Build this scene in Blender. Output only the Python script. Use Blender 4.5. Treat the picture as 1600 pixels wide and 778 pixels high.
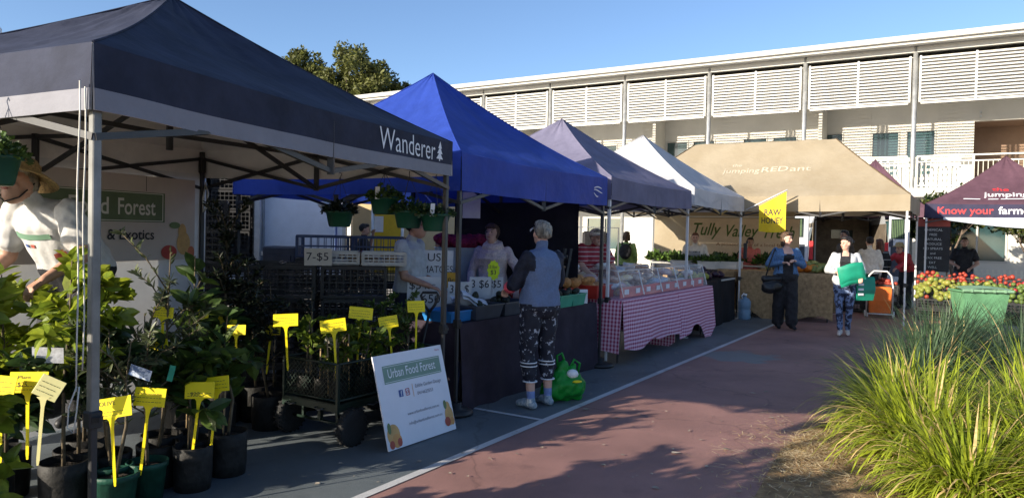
import bpy, bmesh, math, random
import numpy as np
from mathutils import Vector, Matrix, noise

for o in list(bpy.data.objects):
    bpy.data.objects.remove(o)
SC = bpy.context.scene
COL = SC.collection
R = math.radians
random.seed(7)

# ------------------------------------------------------------------ camera
EYE = 1.55
cam = bpy.data.cameras.new('camera')
cam.sensor_width = 36.0
cam.lens = 36.0 * 1155.0 / 1600.0
cam.clip_start = 0.05
cam.clip_end = 2000.0
camo = bpy.data.objects.new('camera', cam)
COL.objects.link(camo)
fw = Vector((0, math.cos(R(-1.24)), math.sin(R(-1.24))))
r0 = Vector((1, 0, 0)); u0 = r0.cross(fw)
rt = r0 * math.cos(R(1.2)) + u0 * math.sin(R(1.2)); up = rt.cross(fw)
mw = Matrix((rt, up, -fw)).transposed().to_4x4()
mw.translation = (0, 0, EYE)
camo.matrix_world = mw
SC.camera = camo

# ------------------------------------------------------------------ sky, sun, exposure
SUN_EL = R(18)
SUN_DIR = Vector((-0.835, -0.55, 0)).normalized()      # towards the sun, flat
sund = (SUN_DIR * math.cos(SUN_EL) + Vector((0, 0, math.sin(SUN_EL)))).normalized()
W = bpy.data.worlds.new('World'); SC.world = W; W.use_nodes = True
nt = W.node_tree
for n in list(nt.nodes): nt.nodes.remove(n)
sky = nt.nodes.new('ShaderNodeTexSky'); sky.sky_type = 'NISHITA'; sky.sun_disc = False
sky.sun_elevation = SUN_EL
sky.sun_rotation = math.atan2(sund.x, sund.y)
sky.air_density = 0.75; sky.dust_density = 0.8; sky.ozone_density = 2.8
bg = nt.nodes.new('ShaderNodeBackground'); bg.inputs[1].default_value = 0.092
wo = nt.nodes.new('ShaderNodeOutputWorld')
nt.links.new(sky.outputs[0], bg.inputs[0]); nt.links.new(bg.outputs[0], wo.inputs[0])
sl = bpy.data.lights.new('sun', 'SUN'); sl.energy = 3.9; sl.angle = R(0.5); sl.color = (1.0, 0.89, 0.72)
so = bpy.data.objects.new('sun', sl); COL.objects.link(so)
so.rotation_euler = (-sund).to_track_quat('-Z', 'Y').to_euler()
so.location = sund * 60
SC.view_settings.view_transform = 'Standard'; SC.view_settings.look = 'None'
SC.view_settings.exposure = 1.36; SC.view_settings.gamma = 1.0
SC.view_settings.use_curve_mapping = False
SC.render.engine = 'CYCLES'
SC.cycles.max_bounces = 8; SC.cycles.transparent_max_bounces = 24

# ------------------------------------------------------------------ helpers: materials
MATS = {}
def M(name, col, rough=0.65, var=0.12, scale=6.0, bump=0.0, bscale=60.0, metal=0.0, trans=0.0, col2=None, spec=0.5,
      transm=0.0, alpha=1.0, coat=0.0, stretch=None, lo=0.35, hi=0.65, sheen=0.0, ior=1.45):
    if name in MATS: return MATS[name]
    m = bpy.data.materials.new(name); m.use_nodes = True; MATS[name] = m
    t = m.node_tree; N = t.nodes; Lk = t.links
    b = N['Principled BSDF']; out = N['Material Output']
    b.inputs['Roughness'].default_value = rough; b.inputs['Metallic'].default_value = metal
    b.inputs['Specular IOR Level'].default_value = spec
    b.inputs['Coat Weight'].default_value = coat
    b.inputs['Transmission Weight'].default_value = transm
    b.inputs['IOR'].default_value = ior
    b.inputs['Alpha'].default_value = alpha
    b.inputs['Sheen Weight'].default_value = sheen
    tc = N.new('ShaderNodeTexCoord'); mp = N.new('ShaderNodeMapping')
    if stretch: mp.inputs['Scale'].default_value = stretch
    Lk.new(tc.outputs['Object'], mp.inputs[0])
    c1 = tuple(col) + (1,)
    if col2 is None:
        c2 = tuple(max(0, c * (1 - 2 * var)) for c in col) + (1,)
        c1 = tuple(min(1, c * (1 + var)) for c in col) + (1,)
    else:
        c2 = tuple(col2) + (1,)
    colout = None
    if var > 0 or col2 is not None:
        nz = N.new('ShaderNodeTexNoise'); nz.inputs['Scale'].default_value = scale
        nz.inputs['Detail'].default_value = 6; nz.inputs['Roughness'].default_value = 0.62
        Lk.new(mp.outputs[0], nz.inputs['Vector'])
        cr = N.new('ShaderNodeValToRGB'); cr.color_ramp.elements[0].position = lo; cr.color_ramp.elements[1].position = hi
        cr.color_ramp.elements[0].color = c2; cr.color_ramp.elements[1].color = c1
        Lk.new(nz.outputs[0], cr.inputs[0]); Lk.new(cr.outputs[0], b.inputs['Base Color']); colout = cr.outputs[0]
    else:
        b.inputs['Base Color'].default_value = c1
    if bump > 0:
        n2 = N.new('ShaderNodeTexNoise'); n2.inputs['Scale'].default_value = bscale; n2.inputs['Detail'].default_value = 5
        Lk.new(mp.outputs[0], n2.inputs['Vector'])
        bp = N.new('ShaderNodeBump'); bp.inputs['Strength'].default_value = bump; bp.inputs['Distance'].default_value = 0.02
        Lk.new(n2.outputs[0], bp.inputs['Height']); Lk.new(bp.outputs[0], b.inputs['Normal'])
    if trans > 0:
        tr = N.new('ShaderNodeBsdfTranslucent'); mx = N.new('ShaderNodeMixShader'); mx.inputs[0].default_value = trans
        if colout is not None: Lk.new(colout, tr.inputs[0])
        else: tr.inputs[0].default_value = c1
        Lk.new(b.outputs[0], mx.inputs[1]); Lk.new(tr.outputs[0], mx.inputs[2]); Lk.new(mx.outputs[0], out.inputs[0])
    return m

def nodes_of(m):
    t = m.node_tree; return t.nodes, t.links, t.nodes['Principled BSDF']

# ------------------------------------------------------------------ helpers: mesh building
class MB:
    def __init__(s): s.v = []; s.f = []; s.m = []; s.sm = []
    def quad(s, a, b, c, d, mi=0):
        k = len(s.v); s.v += [tuple(a), tuple(b), tuple(c), tuple(d)]; s.f.append((k, k+1, k+2, k+3)); s.m.append(mi); s.sm.append(0)
    def poly(s, pts, mi=0):
        k = len(s.v); s.v += [tuple(p) for p in pts]; s.f.append(tuple(range(k, k+len(pts)))); s.m.append(mi); s.sm.append(0)
    def box(s, c, sz, mi=0, mat=None, bev=0.0):
        hx, hy, hz = sz[0]/2, sz[1]/2, sz[2]/2
        if bev > 0:
            b = min(bev, hx*.9, hy*.9, hz*.9)
            P = []
            for (sx, sy, szz) in [(x, y, z) for x in (-1, 1) for y in (-1, 1) for z in (-1, 1)]:
                P.append(((sx*(hx-b), sy*(hy-b), szz*hz), (sx*(hx-b), sy*hy, szz*(hz-b)), (sx*hx, sy*(hy-b), szz*(hz-b))))
            pts = [q for t in P for q in t]
            bm = bmesh.new()
            for q in pts: bm.verts.new(q)
            bmesh.ops.convex_hull(bm, input=bm.verts)
            bm.verts.ensure_lookup_table(); bm.verts.index_update()
            T = Matrix.Translation(c) @ (mat.to_4x4() if mat else Matrix())
            k = len(s.v); s.v += [tuple(T @ v.co) for v in bm.verts]
            for f in bm.faces: s.f.append(tuple(k + v.index for v in f.verts)); s.m.append(mi); s.sm.append(0)
            bm.free(); return
        P = [Vector((x*hx, y*hy, z*hz)) for x, y, z in ((-1,-1,-1),(1,-1,-1),(1,1,-1),(-1,1,-1),(-1,-1,1),(1,-1,1),(1,1,1),(-1,1,1))]
        if mat: P = [mat @ p for p in P]
        k = len(s.v); s.v += [tuple(p + Vector(c)) for p in P]
        for q in ((0,3,2,1),(4,5,6,7),(0,1,5,4),(1,2,6,5),(2,3,7,6),(3,0,4,7)):
            s.f.append(tuple(k+i for i in q)); s.m.append(mi); s.sm.append(0)
    def bar(s, a, b, w, h=None, mi=0, upv=(0, 0, 1)):
        a = Vector(a); b = Vector(b); h = h or w
        z = (b-a); L = z.length; z.normalize(); x = z.cross(Vector(upv))
        if x.length < 1e-4: x = z.cross(Vector((1, 0, 0)))
        x.normalize(); y = x.cross(z)
        m = Matrix((x, y, z)).transposed()
        s.box((a+b)/2, (w, h, L), mi, m)
    def tube(s, pts, rad, n=8, mi=0, caps=True):
        pts = [Vector(p) for p in pts]
        if not hasattr(rad, '__len__'): rad = [rad]*len(pts)
        k0 = len(s.v); px = None
        for i, p in enumerate(pts):
            t = (pts[min(i+1, len(pts)-1)] - pts[max(i-1, 0)])
            if t.length < 1e-9: t = Vector((0, 0, 1))
            t.normalize()
            if px is None:
                px = t.cross(Vector((0, 0, 1)))
                if px.length < 1e-3: px = t.cross(Vector((1, 0, 0)))
            px = (px - t*px.dot(t)); px.normalize(); py = t.cross(px)
            for j in range(n):
                a = 2*math.pi*j/n
                s.v.append(tuple(p + (px*math.cos(a) + py*math.sin(a))*rad[i]))
        for i in range(len(pts)-1):
            for j in range(n):
                a = k0+i*n+j; b = k0+i*n+(j+1) % n
                s.f.append((a, b, b+n, a+n)); s.m.append(mi); s.sm.append(1)
        if caps:
            s.f.append(tuple(k0+j for j in reversed(range(n)))); s.m.append(mi); s.sm.append(0)
            e = k0+(len(pts)-1)*n
            s.f.append(tuple(e+j for j in range(n))); s.m.append(mi); s.sm.append(0)
    def lathe(s, prof, n=20, c=(0, 0, 0), mi=0, mat=None, sx=1, sy=1):
        k0 = len(s.v); c = Vector(c)
        for (r, z) in prof:
            for j in range(n):
                a = 2*math.pi*j/n
                p = Vector((r*math.cos(a)*sx, r*math.sin(a)*sy, z))
                if mat: p = mat @ p
                s.v.append(tuple(p+c))
        for i in range(len(prof)-1):
            for j in range(n):
                a = k0+i*n+j; b = k0+i*n+(j+1) % n
                s.f.append((a, b, b+n, a+n)); s.m.append(mi); s.sm.append(1)
        if prof[0][0] > 1e-6: s.f.append(tuple(k0+j for j in reversed(range(n)))); s.m.append(mi); s.sm.append(0)
        if prof[-1][0] > 1e-6:
            e = k0+(len(prof)-1)*n
            s.f.append(tuple(e+j for j in range(n))); s.m.append(mi); s.sm.append(0)
    def ball(s, c, r, n=10, mi=0, mat=None):
        rx, ry, rz = r if hasattr(r, '__len__') else (r, r, r)
        pr = []
        m = max(5, n//2+1)
        k0 = len(s.v); c = Vector(c)
        for i in range(m+1):
            th = math.pi*i/m
            for j in range(n):
                a = 2*math.pi*j/n
                p = Vector((rx*math.sin(th)*math.cos(a), ry*math.sin(th)*math.sin(a), -rz*math.cos(th)))
                if mat: p = mat @ p
                s.v.append(tuple(p+c))
        for i in range(m):
            for j in range(n):
                a = k0+i*n+j; b = k0+i*n+(j+1) % n
                s.f.append((a, b, b+n, a+n)); s.m.append(mi); s.sm.append(1)
    def grid(s, P, mi=0, smooth=1):
        k = len(s.v); nr = len(P); nc = len(P[0])
        for row in P: s.v += [tuple(p) for p in row]
        for i in range(nr-1):
            for j in range(nc-1):
                a = k+i*nc+j
                s.f.append((a, a+1, a+nc+1, a+nc)); s.m.append(mi); s.sm.append(smooth)
    def mesh(s, name, mats):
        me = bpy.data.meshes.new(name)
        me.from_pydata(s.v, [], s.f)
        if not isinstance(mats, (list, tuple)): mats = [mats]
        for m in mats: me.materials.append(m)
        me.polygons.foreach_set('material_index', s.m)
        me.polygons.foreach_set('use_smooth', [bool(x) for x in s.sm])
        me.update(); return me
    def build(s, name, mats, parent=None, loc=None, rotz=0.0):
        return link(name, s.mesh(name, mats), parent, loc, rotz)

def link(name, me, parent=None, loc=None, rotz=0.0, rot=None, scale=None):
    o = bpy.data.objects.new(name, me); COL.objects.link(o)
    if parent: o.parent = parent
    if loc is not None: o.location = loc
    if rot is not None: o.rotation_euler = rot
    elif rotz: o.rotation_euler = (0, 0, rotz)
    if scale is not None: o.scale = scale if hasattr(scale, '__len__') else (scale,)*3
    return o

def tag(o, label=None, cat=None, group=None, kind=None):
    if label: o['label'] = label
    if cat: o['category'] = cat
    if group: o['group'] = group
    if kind: o['kind'] = kind
    return o

def thing(name, label, cat, loc=(0, 0, 0), rotz=0.0, group=None):
    o = bpy.data.objects.new(name, None); COL.objects.link(o)
    o.location = loc; o.rotation_euler = (0, 0, rotz)
    o.empty_display_size = 0.1
    return tag(o, label, cat, group)

def dup(root, loc, rotz=None, label=None, group=None, scale=None):
    r = root.copy(); COL.objects.link(r); r.location = loc
    if rotz is not None: r.rotation_euler = (0, 0, rotz)
    if scale is not None: r.scale = (scale,)*3
    if label: r['label'] = label
    if group: r['group'] = group
    for ch in list(root.children):
        c = ch.copy(); COL.objects.link(c); c.parent = r
        for g in list(ch.children):
            d = g.copy(); COL.objects.link(d); d.parent = c
    return r

def lerp(a, b, t): return a + (b-a)*t
def V(*a): return Vector(a)

# text as mesh lettering standing a few millimetres proud of its surface
def lettering(txt, parent, org, xd, yd, mat, height=0.1, width=None, bold=0.0, shear=0.0, depth=0.002, name='lettering', align='LEFT'):
    cu = bpy.data.curves.new('txt', 'FONT'); cu.body = txt; cu.size = 1.0; cu.extrude = 0.0; cu.offset = bold; cu.shear = shear
    cu.align_x = 'LEFT'; cu.resolution_u = 3
    ob = bpy.data.objects.new('txt', cu); COL.objects.link(ob)
    dg = bpy.context.evaluated_depsgraph_get(); dg.update()
    me = bpy.data.meshes.new_from_object(ob.evaluated_get(dg))
    bpy.data.objects.remove(ob); bpy.data.curves.remove(cu)
    xs = [v.co.x for v in me.vertices]; ys = [v.co.y for v in me.vertices]
    x0, x1 = min(xs), max(xs)
    k = height/0.73; kx = k if width is None else width/(x1-x0)
    xd = Vector(xd).normalized(); yd = Vector(yd); yd = (yd - xd*yd.dot(xd)).normalized(); nd = xd.cross(yd)
    org = Vector(org); off = {'LEFT': 0, 'CENTER': (x1-x0)/2, 'RIGHT': x1-x0}[align]
    for v in me.vertices:
        v.co = org + xd*((v.co.x-x0-off)*kx) + yd*(v.co.y*k) + nd*depth
    me.materials.clear(); me.materials.append(mat); me.name = name
    return link(name, me, parent)

from mathutils.bvhtree import BVHTree
def drape(o, targets, nd, off=0.008):
    """lay lettering onto the cloth it is printed on"""
    trees = [BVHTree.FromPolygons([v.co for v in t.data.vertices], [p.vertices[:] for p in t.data.polygons]) for t in targets]
    nd = Vector(nd).normalized()
    for v in o.data.vertices:
        best = None
        for t in trees:
            h = t.ray_cast(v.co+nd*0.6, -nd, 1.5)
            if h[0] is not None and (best is None or (h[0]-v.co).dot(nd) > (best-v.co).dot(nd)): best = h[0]
        if best is not None: v.co = best+nd*off
    return o
def kids(t, nm): return [c for c in t.children if c.name.split('.')[0] == nm]

# the stall row's own frame: s runs along the painted line, d runs back from it
O2 = Vector((-0.44, 6.19)); U2 = Vector((0.527, 0.85)).normalized(); V2 = Vector((-U2.y, U2.x))
ROW = math.atan2(U2.y, U2.x)
def P(s, d, z=0.0):
    q = O2 + U2*s + V2*d
    return Vector((q.x, q.y, z))
U3 = Vector((U2.x, U2.y, 0)); V3 = Vector((V2.x, V2.y, 0)); Z3 = Vector((0, 0, 1))
# ------------------------------------------------------------------ the setting: ground
def sheet(name, pts, z, mat, nx=1):
    mb = MB(); mb.poly([(p[0], p[1], z) for p in pts]); return tag(mb.build(name, mat), kind='structure')

m_asph = M('asphalt', (0.36, 0.34, 0.31), 0.9, 0.12, 3.0, 0.25, 120)
def paint_mat(name, col, worn, patch=None, patchcol=None, rough=0.62):
    m = M(name, col, rough, 0.10, 1.2, 0.35, 260)
    N, L, b = nodes_of(m)
    src = b.inputs['Base Color'].links[0].from_socket
    tc = [n for n in N if n.type == 'TEX_COORD'][0]
    nz = N.new('ShaderNodeTexNoise'); nz.inputs['Scale'].default_value = 14; nz.inputs['Detail'].default_value = 8; nz.inputs['Roughness'].default_value = 0.75
    L.new(tc.outputs['Object'], nz.inputs['Vector'])
    cr = N.new('ShaderNodeValToRGB'); cr.color_ramp.elements[0].position = 0.60; cr.color_ramp.elements[1].position = 0.78
    L.new(nz.outputs[0], cr.inputs[0])
    mx = N.new('ShaderNodeMixRGB'); mx.inputs[2].default_value = tuple(worn)+(1,)
    L.new(cr.outputs[0], mx.inputs[0]); L.new(src, mx.inputs[1]); last = mx.outputs[0]
    if patch:
        mp = N.new('ShaderNodeMapping'); mp.vector_type = 'POINT'
        mp.inputs['Location'].default_value = (-patch[0]/patch[2], -patch[1]/patch[3], 0); mp.inputs['Scale'].default_value = (1/patch[2], 1/patch[3], 0)
        L.new(tc.outputs['Object'], mp.inputs[0])
        ln = N.new('ShaderNodeVectorMath'); ln.operation = 'LENGTH'; L.new(mp.outputs[0], ln.inputs[0])
        ad = N.new('ShaderNodeMath'); ad.operation = 'ADD'; L.new(ln.outputs['Value'], ad.inputs[0])
        n3 = N.new('ShaderNodeTexNoise'); n3.inputs['Scale'].default_value = 2.5; n3.inputs['Detail'].default_value = 5
        L.new(tc.outputs['Object'], n3.inputs['Vector']); L.new(n3.outputs[0], ad.inputs[1])
        c2 = N.new('ShaderNodeValToRGB'); c2.color_ramp.elements[0].position = 0.9; c2.color_ramp.elements[1].position = 1.6
        c2.color_ramp.elements[0].color = (0.8,)*3+(1,); c2.color_ramp.elements[1].color = (0, 0, 0, 1)
        L.new(ad.outputs[0], c2.inputs[0])
        m2 = N.new('ShaderNodeMixRGB'); m2.inputs[2].default_value = tuple(patchcol)+(1,)
        L.new(c2.outputs[0], m2.inputs[0]); L.new(last, m2.inputs[1]); last = m2.outputs[0]
    # fine stone grain and broad soft stains
    for (sc_, lo_, hi_, c_, f_) in ((220, .35, .75, (1.35, 1.32, 1.3), .0), (0.55, .45, .75, (.72, .73, .76), 0), (3.2, .62, .72, (.80, .80, .82), 0)):
        ng = N.new('ShaderNodeTexNoise'); ng.inputs['Scale'].default_value = sc_; ng.inputs['Detail'].default_value = 4; L.new(tc.outputs['Object'], ng.inputs['Vector'])
        rg = N.new('ShaderNodeValToRGB'); rg.color_ramp.elements[0].position = lo_; rg.color_ramp.elements[1].position = hi_
        rg.color_ramp.elements[0].color = (1, 1, 1, 1) if sc_ < 100 else (.72, .72, .73, 1); rg.color_ramp.elements[1].color = tuple(c_)+(1,)
        L.new(ng.outputs[0], rg.inputs[0]); mm = N.new('ShaderNodeMixRGB'); mm.blend_type = 'MULTIPLY'; mm.inputs[0].default_value = 1.0
        L.new(last, mm.inputs[1]); L.new(rg.outputs[0], mm.inputs[2]); last = mm.outputs[0]
    # hairline cracks
    vw = N.new('ShaderNodeTexVoronoi'); vw.feature = 'DISTANCE_TO_EDGE'; vw.inputs['Scale'].default_value = 0.42
    nw = N.new('ShaderNodeTexNoise'); nw.inputs['Scale'].default_value = 2.2; nw.inputs['Detail'].default_value = 6; L.new(tc.outputs['Object'], nw.inputs['Vector'])
    aw = N.new('ShaderNodeMixRGB'); aw.blend_type = 'ADD'; aw.inputs[0].default_value = 0.55; L.new(tc.outputs['Object'], aw.inputs[1]); L.new(nw.outputs['Color'], aw.inputs[2]); L.new(aw.outputs[0], vw.inputs['Vector'])
    cw = N.new('ShaderNodeValToRGB'); cw.color_ramp.elements[0].position = 0.0015; cw.color_ramp.elements[1].position = 0.005; cw.color_ramp.elements[0].color = (.68, .68, .68, 1); cw.color_ramp.elements[1].color = (1, 1, 1, 1)
    L.new(vw.outputs['Distance'], cw.inputs[0]); mc = N.new('ShaderNodeMixRGB'); mc.blend_type = 'MULTIPLY'; mc.inputs[0].default_value = 1; L.new(last, mc.inputs[1]); L.new(cw.outputs[0], mc.inputs[2])
    L.new(mc.outputs[0], b.inputs['Base Color'])
    return m
m_red = paint_mat('court_red', (0.325, 0.18, 0.158), (0.26, 0.18, 0.16), patch=(3.0, 9.6, 1.0, 1.0), patchcol=(0.18, 0.23, 0.235))
m_teal = paint_mat('court_teal', (0.13, 0.155, 0.17), (0.19, 0.195, 0.20))
m_line = paint_mat('court_line', (0.58, 0.59, 0.60), (0.20, 0.17, 0.17))
m_conc = M('concrete', (0.42, 0.39, 0.35), 0.85, 0.12, 2.0, 0.2, 90)

g = MB(); g.grid([[(-300+60*i, -120+60*j, 0) for i in range(11)] for j in range(11)], smooth=0)
tag(g.build('ground', m_asph), kind='structure')
sheet('court_surface', [P(-9, -0.65), P(-9, -12), P(14.6, -12), P(14.6, -0.65)], 0.004, m_red)
sheet('court_edge', [P(-9, -0.65), P(14.6, -0.65), P(14.6, 6.5), P(-9, 6.5)], 0.0045, m_teal)
def line(a, b, w=0.05):
    a = V(a[0], a[1], 0); b = V(b[0], b[1], 0); d = (b-a).normalized(); n = V(-d.y, d.x, 0)*w/2
    return sheet('court_line', [a-n, b-n, b+n, a+n], 0.009, m_line)
line(P(-9, -0.68), P(14.6, -0.68), 0.065)
line(P(0.30, -0.65), P(0.30, 2.2), 0.05)
line(P(10.2, -0.65), P(10.2, 5), 0.05)
line(P(10.2, -0.8), P(14.4, -2.3), 0.05)
sheet('pavement', [P(10.6, -3.25), P(10.6, -14), P(16.6, -14), P(16.6, -3.25)], 0.0135, m_conc)
# ------------------------------------------------------------------ school building behind the stalls
m_wall = M('building_wall', (0.58, 0.56, 0.51), 0.7, 0.05, 0.7)
m_trim = M('building_trim', (0.47, 0.46, 0.43), 0.5, 0.04, 1.0)
m_slat = M('louvre_white', (0.54, 0.535, 0.51), 0.45, 0.03, 2.0)
m_steel = M('galvanised_steel', (0.46, 0.47, 0.47), 0.42, 0.12, 5, metal=0.6)
m_glass = M('window_glass', (0.035, 0.075, 0.08), 0.08, 0.2, 0.6, spec=0.8)
m_soff = M('soffit', (0.55, 0.54, 0.50), 0.8, 0.05, 1)
m_recess = M('recess_brown', (0.30, 0.20, 0.14), 0.8, 0.1, 1)
m_rail = M('rail_cream', (0.70, 0.67, 0.58), 0.5, 0.04, 2)
m_perf = M('perforated_screen', (0.50, 0.50, 0.46), 0.5, 0.25, 40)
BAY = 3.35
B0 = Vector((12.87, 23.93, 0))
BR = -V3                      # to the right along the facade
BD = U3                       # deeper into the building
bl = thing('school_building', 'long two storey cream school building with white louvred sunscreens behind the stalls', 'building', B0)
def bp(i, d, z): return BR*(i*BAY) + BD*d + Z3*z       # i in bays to the right of column 0
BM = Matrix((BR, BD, Z3)).transposed()
def bbox(mb, i0, i1, d0, d1, z0, z1, mi=0):
    c = (bp(i0, d0, z0)+bp(i1, d1, z1))/2
    mb.box(c, (abs(i1-i0)*BAY, abs(d1-d0), abs(z1-z0)), mi, BM)
def bpart(name, mat, *boxes, parent=None):
    mb = MB()
    for b in boxes: bbox(mb, *b)
    return mb.build(name, mat, parent or bl)
I0, I1 = -9, 3
ZD, ZL0, ZL1, ZE = 3.25, 6.02, 7.45, 7.82
WD = 4.4     # veranda depth
# window and door openings on the upper wall: (i0, i1, z0, z1)
OPEN = []
for i in range(I0, I1):
    if i == 0: continue
    if i == -1: OPEN += [(-0.506, -0.215, 3.9, 5.70), (-0.156, 0.141, 3.9, 5.70)]
    elif i > 0: continue
    else: OPEN += [(i+0.035, i+0.337, 3.9, 5.72), (i+0.393, i+0.69, 3.9, 5.72)]
OPEN.append((-1.065, -0.80, 5.39, 5.74))
OPEN.append((0.497, 2.2, ZD, 5.92))
# upper wall cut round the openings
mb = MB(); cur = float(I0)
for (a, b, z0, z1) in sorted(OPEN):
    bbox(mb, cur, a, WD, WD+0.2, ZD, 7.6)
    if z0 > ZD: bbox(mb, a, b, WD, WD+0.2, ZD, z0)
    bbox(mb, a, b, WD, WD+0.2, z1, 7.6)
    cur = b
bbox(mb, cur, I1, WD, WD+0.2, ZD, 7.6)
mb.build('upper_wall', m_wall, bl)
# horizontal boards proud of the wall
bme = MB(); bme.box((0, 0, 0), (1, 0.012, 0.145), 0, BM); bme = bme.mesh('cladding_board', m_wall)
mb = MB()
for (a, b, z0, z1) in [(-4+0.70, -3+0.025, 3.3, 7.3), (-3+0.70, -2+0.025, 3.3, 7.3), (-2+0.70, -1.075, 3.3, 7.3), (-0.79, -0.516, 3.3, 7.3), (0.151, 0.487, 3.3, 7.3)]:
    z = z0
    while z < z1:
        c = bp((a+b)/2, WD-0.006, z+0.07)
        o = link('cladding_board', bme, bl, c)
        o.matrix_local = Matrix.Translation(c) @ BM.to_4x4() @ Matrix.Diagonal(((b-a)*BAY, 1, 1, 1)) @ BM.to_4x4().inverted()
        z += 0.155
for (a, b, z0, z1) in OPEN:
    if z0 == ZD:
        bpart('recess', m_recess, (a, b, WD+1.9, WD+2.0, ZD, 5.92), (a, b, WD+0.2, WD+1.9, 5.92, 5.97), (a-0.03, a, WD+0.2, WD+1.9, ZD, 5.92))
        continue
    w = MB(); f = 0.05/BAY
    bbox(w, a, a+f, WD-0.03, WD+0.1, z0, z1); bbox(w, b-f, b, WD-0.03, WD+0.1, z0, z1)
    bbox(w, a+f, b-f, WD-0.03, WD+0.1, z0, z0+0.05); bbox(w, a+f, b-f, WD-0.03, WD+0.1, z1-0.05, z1)
    if z1-z0 > 1: bbox(w, a+f, b-f, WD-0.027, WD+0.1, z0+0.75, z0+0.79)
    wo_ = w.build('window', m_trim, bl)
    if z1-z0 > 1:
        bpart('pane', m_glass, (a+f, b-f, WD+0.04, WD+0.05, z0+0.79, z1-0.05), parent=wo_)
        bpart('pane', m_glass, (a+f, b-f, WD+0.04, WD+0.05, z0+0.05, z0+0.75), parent=wo_)
    else: bpart('pane', m_glass, (a+f, b-f, WD+0.04, WD+0.05, z0+0.05, z1-0.05), parent=wo_)
bpart('deck_slab', m_trim, (I0, I1, -0.25, 8.5, ZD-0.28, ZD))
bpart('back_wall', m_wall, (I0, I1, 8.9, 9, 0, 7.6))
bpart('end_wall', m_wall, (I0-0.03, I0, WD, 9, 0, 7.6)); bpart('end_wall', m_wall, (I1, I1+0.03, WD, 9, 0, 7.6))
# ground floor: wall with wide glazed bays
mb = MB(); gops = []
for i in range(I0, I1):
    gops.append((i+0.3, i+0.8, 0.0 if i % 2 else 0.9, 2.3))
cur = float(I0)
for (a, b, z0, z1) in gops:
    bbox(mb, cur, a, 1.6, 1.8, 0, ZD-0.28)
    if z0 > 0: bbox(mb, a, b, 1.6, 1.8, 0, z0)
    bbox(mb, a, b, 1.6, 1.8, z1, ZD-0.28); cur = b
bbox(mb, cur, I1, 1.6, 1.8, 0, ZD-0.28)
mb.build('lower_wall', m_wall, bl)
for (a, b, z0, z1) in gops:
    w = MB(); f = 0.06/BAY; c = (a+b)/2
    for x in (a, c-f/2, b-f): bbox(w, x, x+f, 1.57, 1.7, z0, z1)
    bbox(w, a+f, b-f, 1.58, 1.7, z1-0.06, z1); bbox(w, a+f, b-f, 1.58, 1.7, z0, z0+0.06)
    wo_ = w.build('window', m_trim, bl)
    bpart('pane', m_glass, (a+f, c-f/2, 1.64, 1.65, z0+0.06, z1-0.06), parent=wo_)
    bpart('pane', m_glass, (c+f/2, b-f, 1.64, 1.65, z0+0.06, z1-0.06), parent=wo_)
# roof: thin sheet with a deep fascia and gutter, rising slightly to the front
r = MB()
A = [bp(I0-0.1, -0.45, ZE), bp(I1+0.1, -0.45, ZE), bp(I1+0.1, 9.3, ZE-0.1), bp(I0-0.1, 9.3, ZE-0.1)]
r.poly([p+Z3*0.22 for p in A]); r.poly([p for p in reversed(A)])
for k in range(4):
    a, b = A[k], A[(k+1) % 4]; r.quad(a, b, b+Z3*0.22, a+Z3*0.22)
rf = r.build('roof', m_soff, bl)
bpart('fascia', m_trim, (I0-0.12, I1+0.12, -0.50, -0.455, ZE-0.03, ZE+0.24), parent=rf)
g = MB(); gp = [(-0.505, ZE+0.05), (-0.62, ZE+0.06), (-0.64, ZE+0.20), (-0.61, ZE+0.235), (-0.505, ZE+0.235)]
for k in range(len(gp)-1):
    g.quad(bp(I0-0.12, *gp[k]), bp(I1+0.12, *gp[k]), bp(I1+0.12, *gp[k+1]), bp(I0-0.12, *gp[k+1]))
g.build('gutter', m_trim, rf)
bpart('head_beam', m_trim, (I0, I1, -0.06, 0.10, ZL1+0.16, ZE-0.005))
# columns
for i in range(I0, I1+1):
    c = MB(); c.tube([bp(i, 0.0, 0), bp(i, 0.0, ZE-0.01)], 0.075, 14); c.build('column', m_steel, bl)
# louvre screens: slat by slat
sm = MB(); sm.box((0, 0, 0), ((BAY-0.26)/2-0.02, 0.075, 0.050), 0, BM @ Matrix.Rotation(R(-18), 3, 'X')); sm = sm.mesh('louvre_slat', m_slat)
for i in range(I0, I1):
    fr = MB()
    for (x0, x1) in ((0.035, 0.053), (0.491, 0.509), (0.947, 0.965)): bbox(fr, i+x0, i+x1, -0.045, 0.045, ZL0, ZL1+0.05)
    bbox(fr, i+0.053, i+0.947, -0.035, 0.035, ZL0-0.06, ZL0)
    s_ = fr.build('louvre_screen', m_slat, bl)
    for k in range(14):
        z = ZL0 + 0.045 + k*0.104
        for h in (0.2725, 0.7275): link('louvre_slat', sm, s_, bp(i+h, 0, z))
# veranda partitions, soffit and services
for i in (-5, -3, -1): bpart('partition', m_wall, (i-0.02, i+0.02, WD-1.2, WD, ZD, 7.45))
bpart('veranda_ceiling', m_soff, (I0, I1, 0.12, WD, 7.46, 7.5))
for k, z in enumerate((6.05, 6.2)):
    bpart('security_light', m_steel, (0.54, 0.56, WD-0.14, WD, z, z+0.07))
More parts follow.
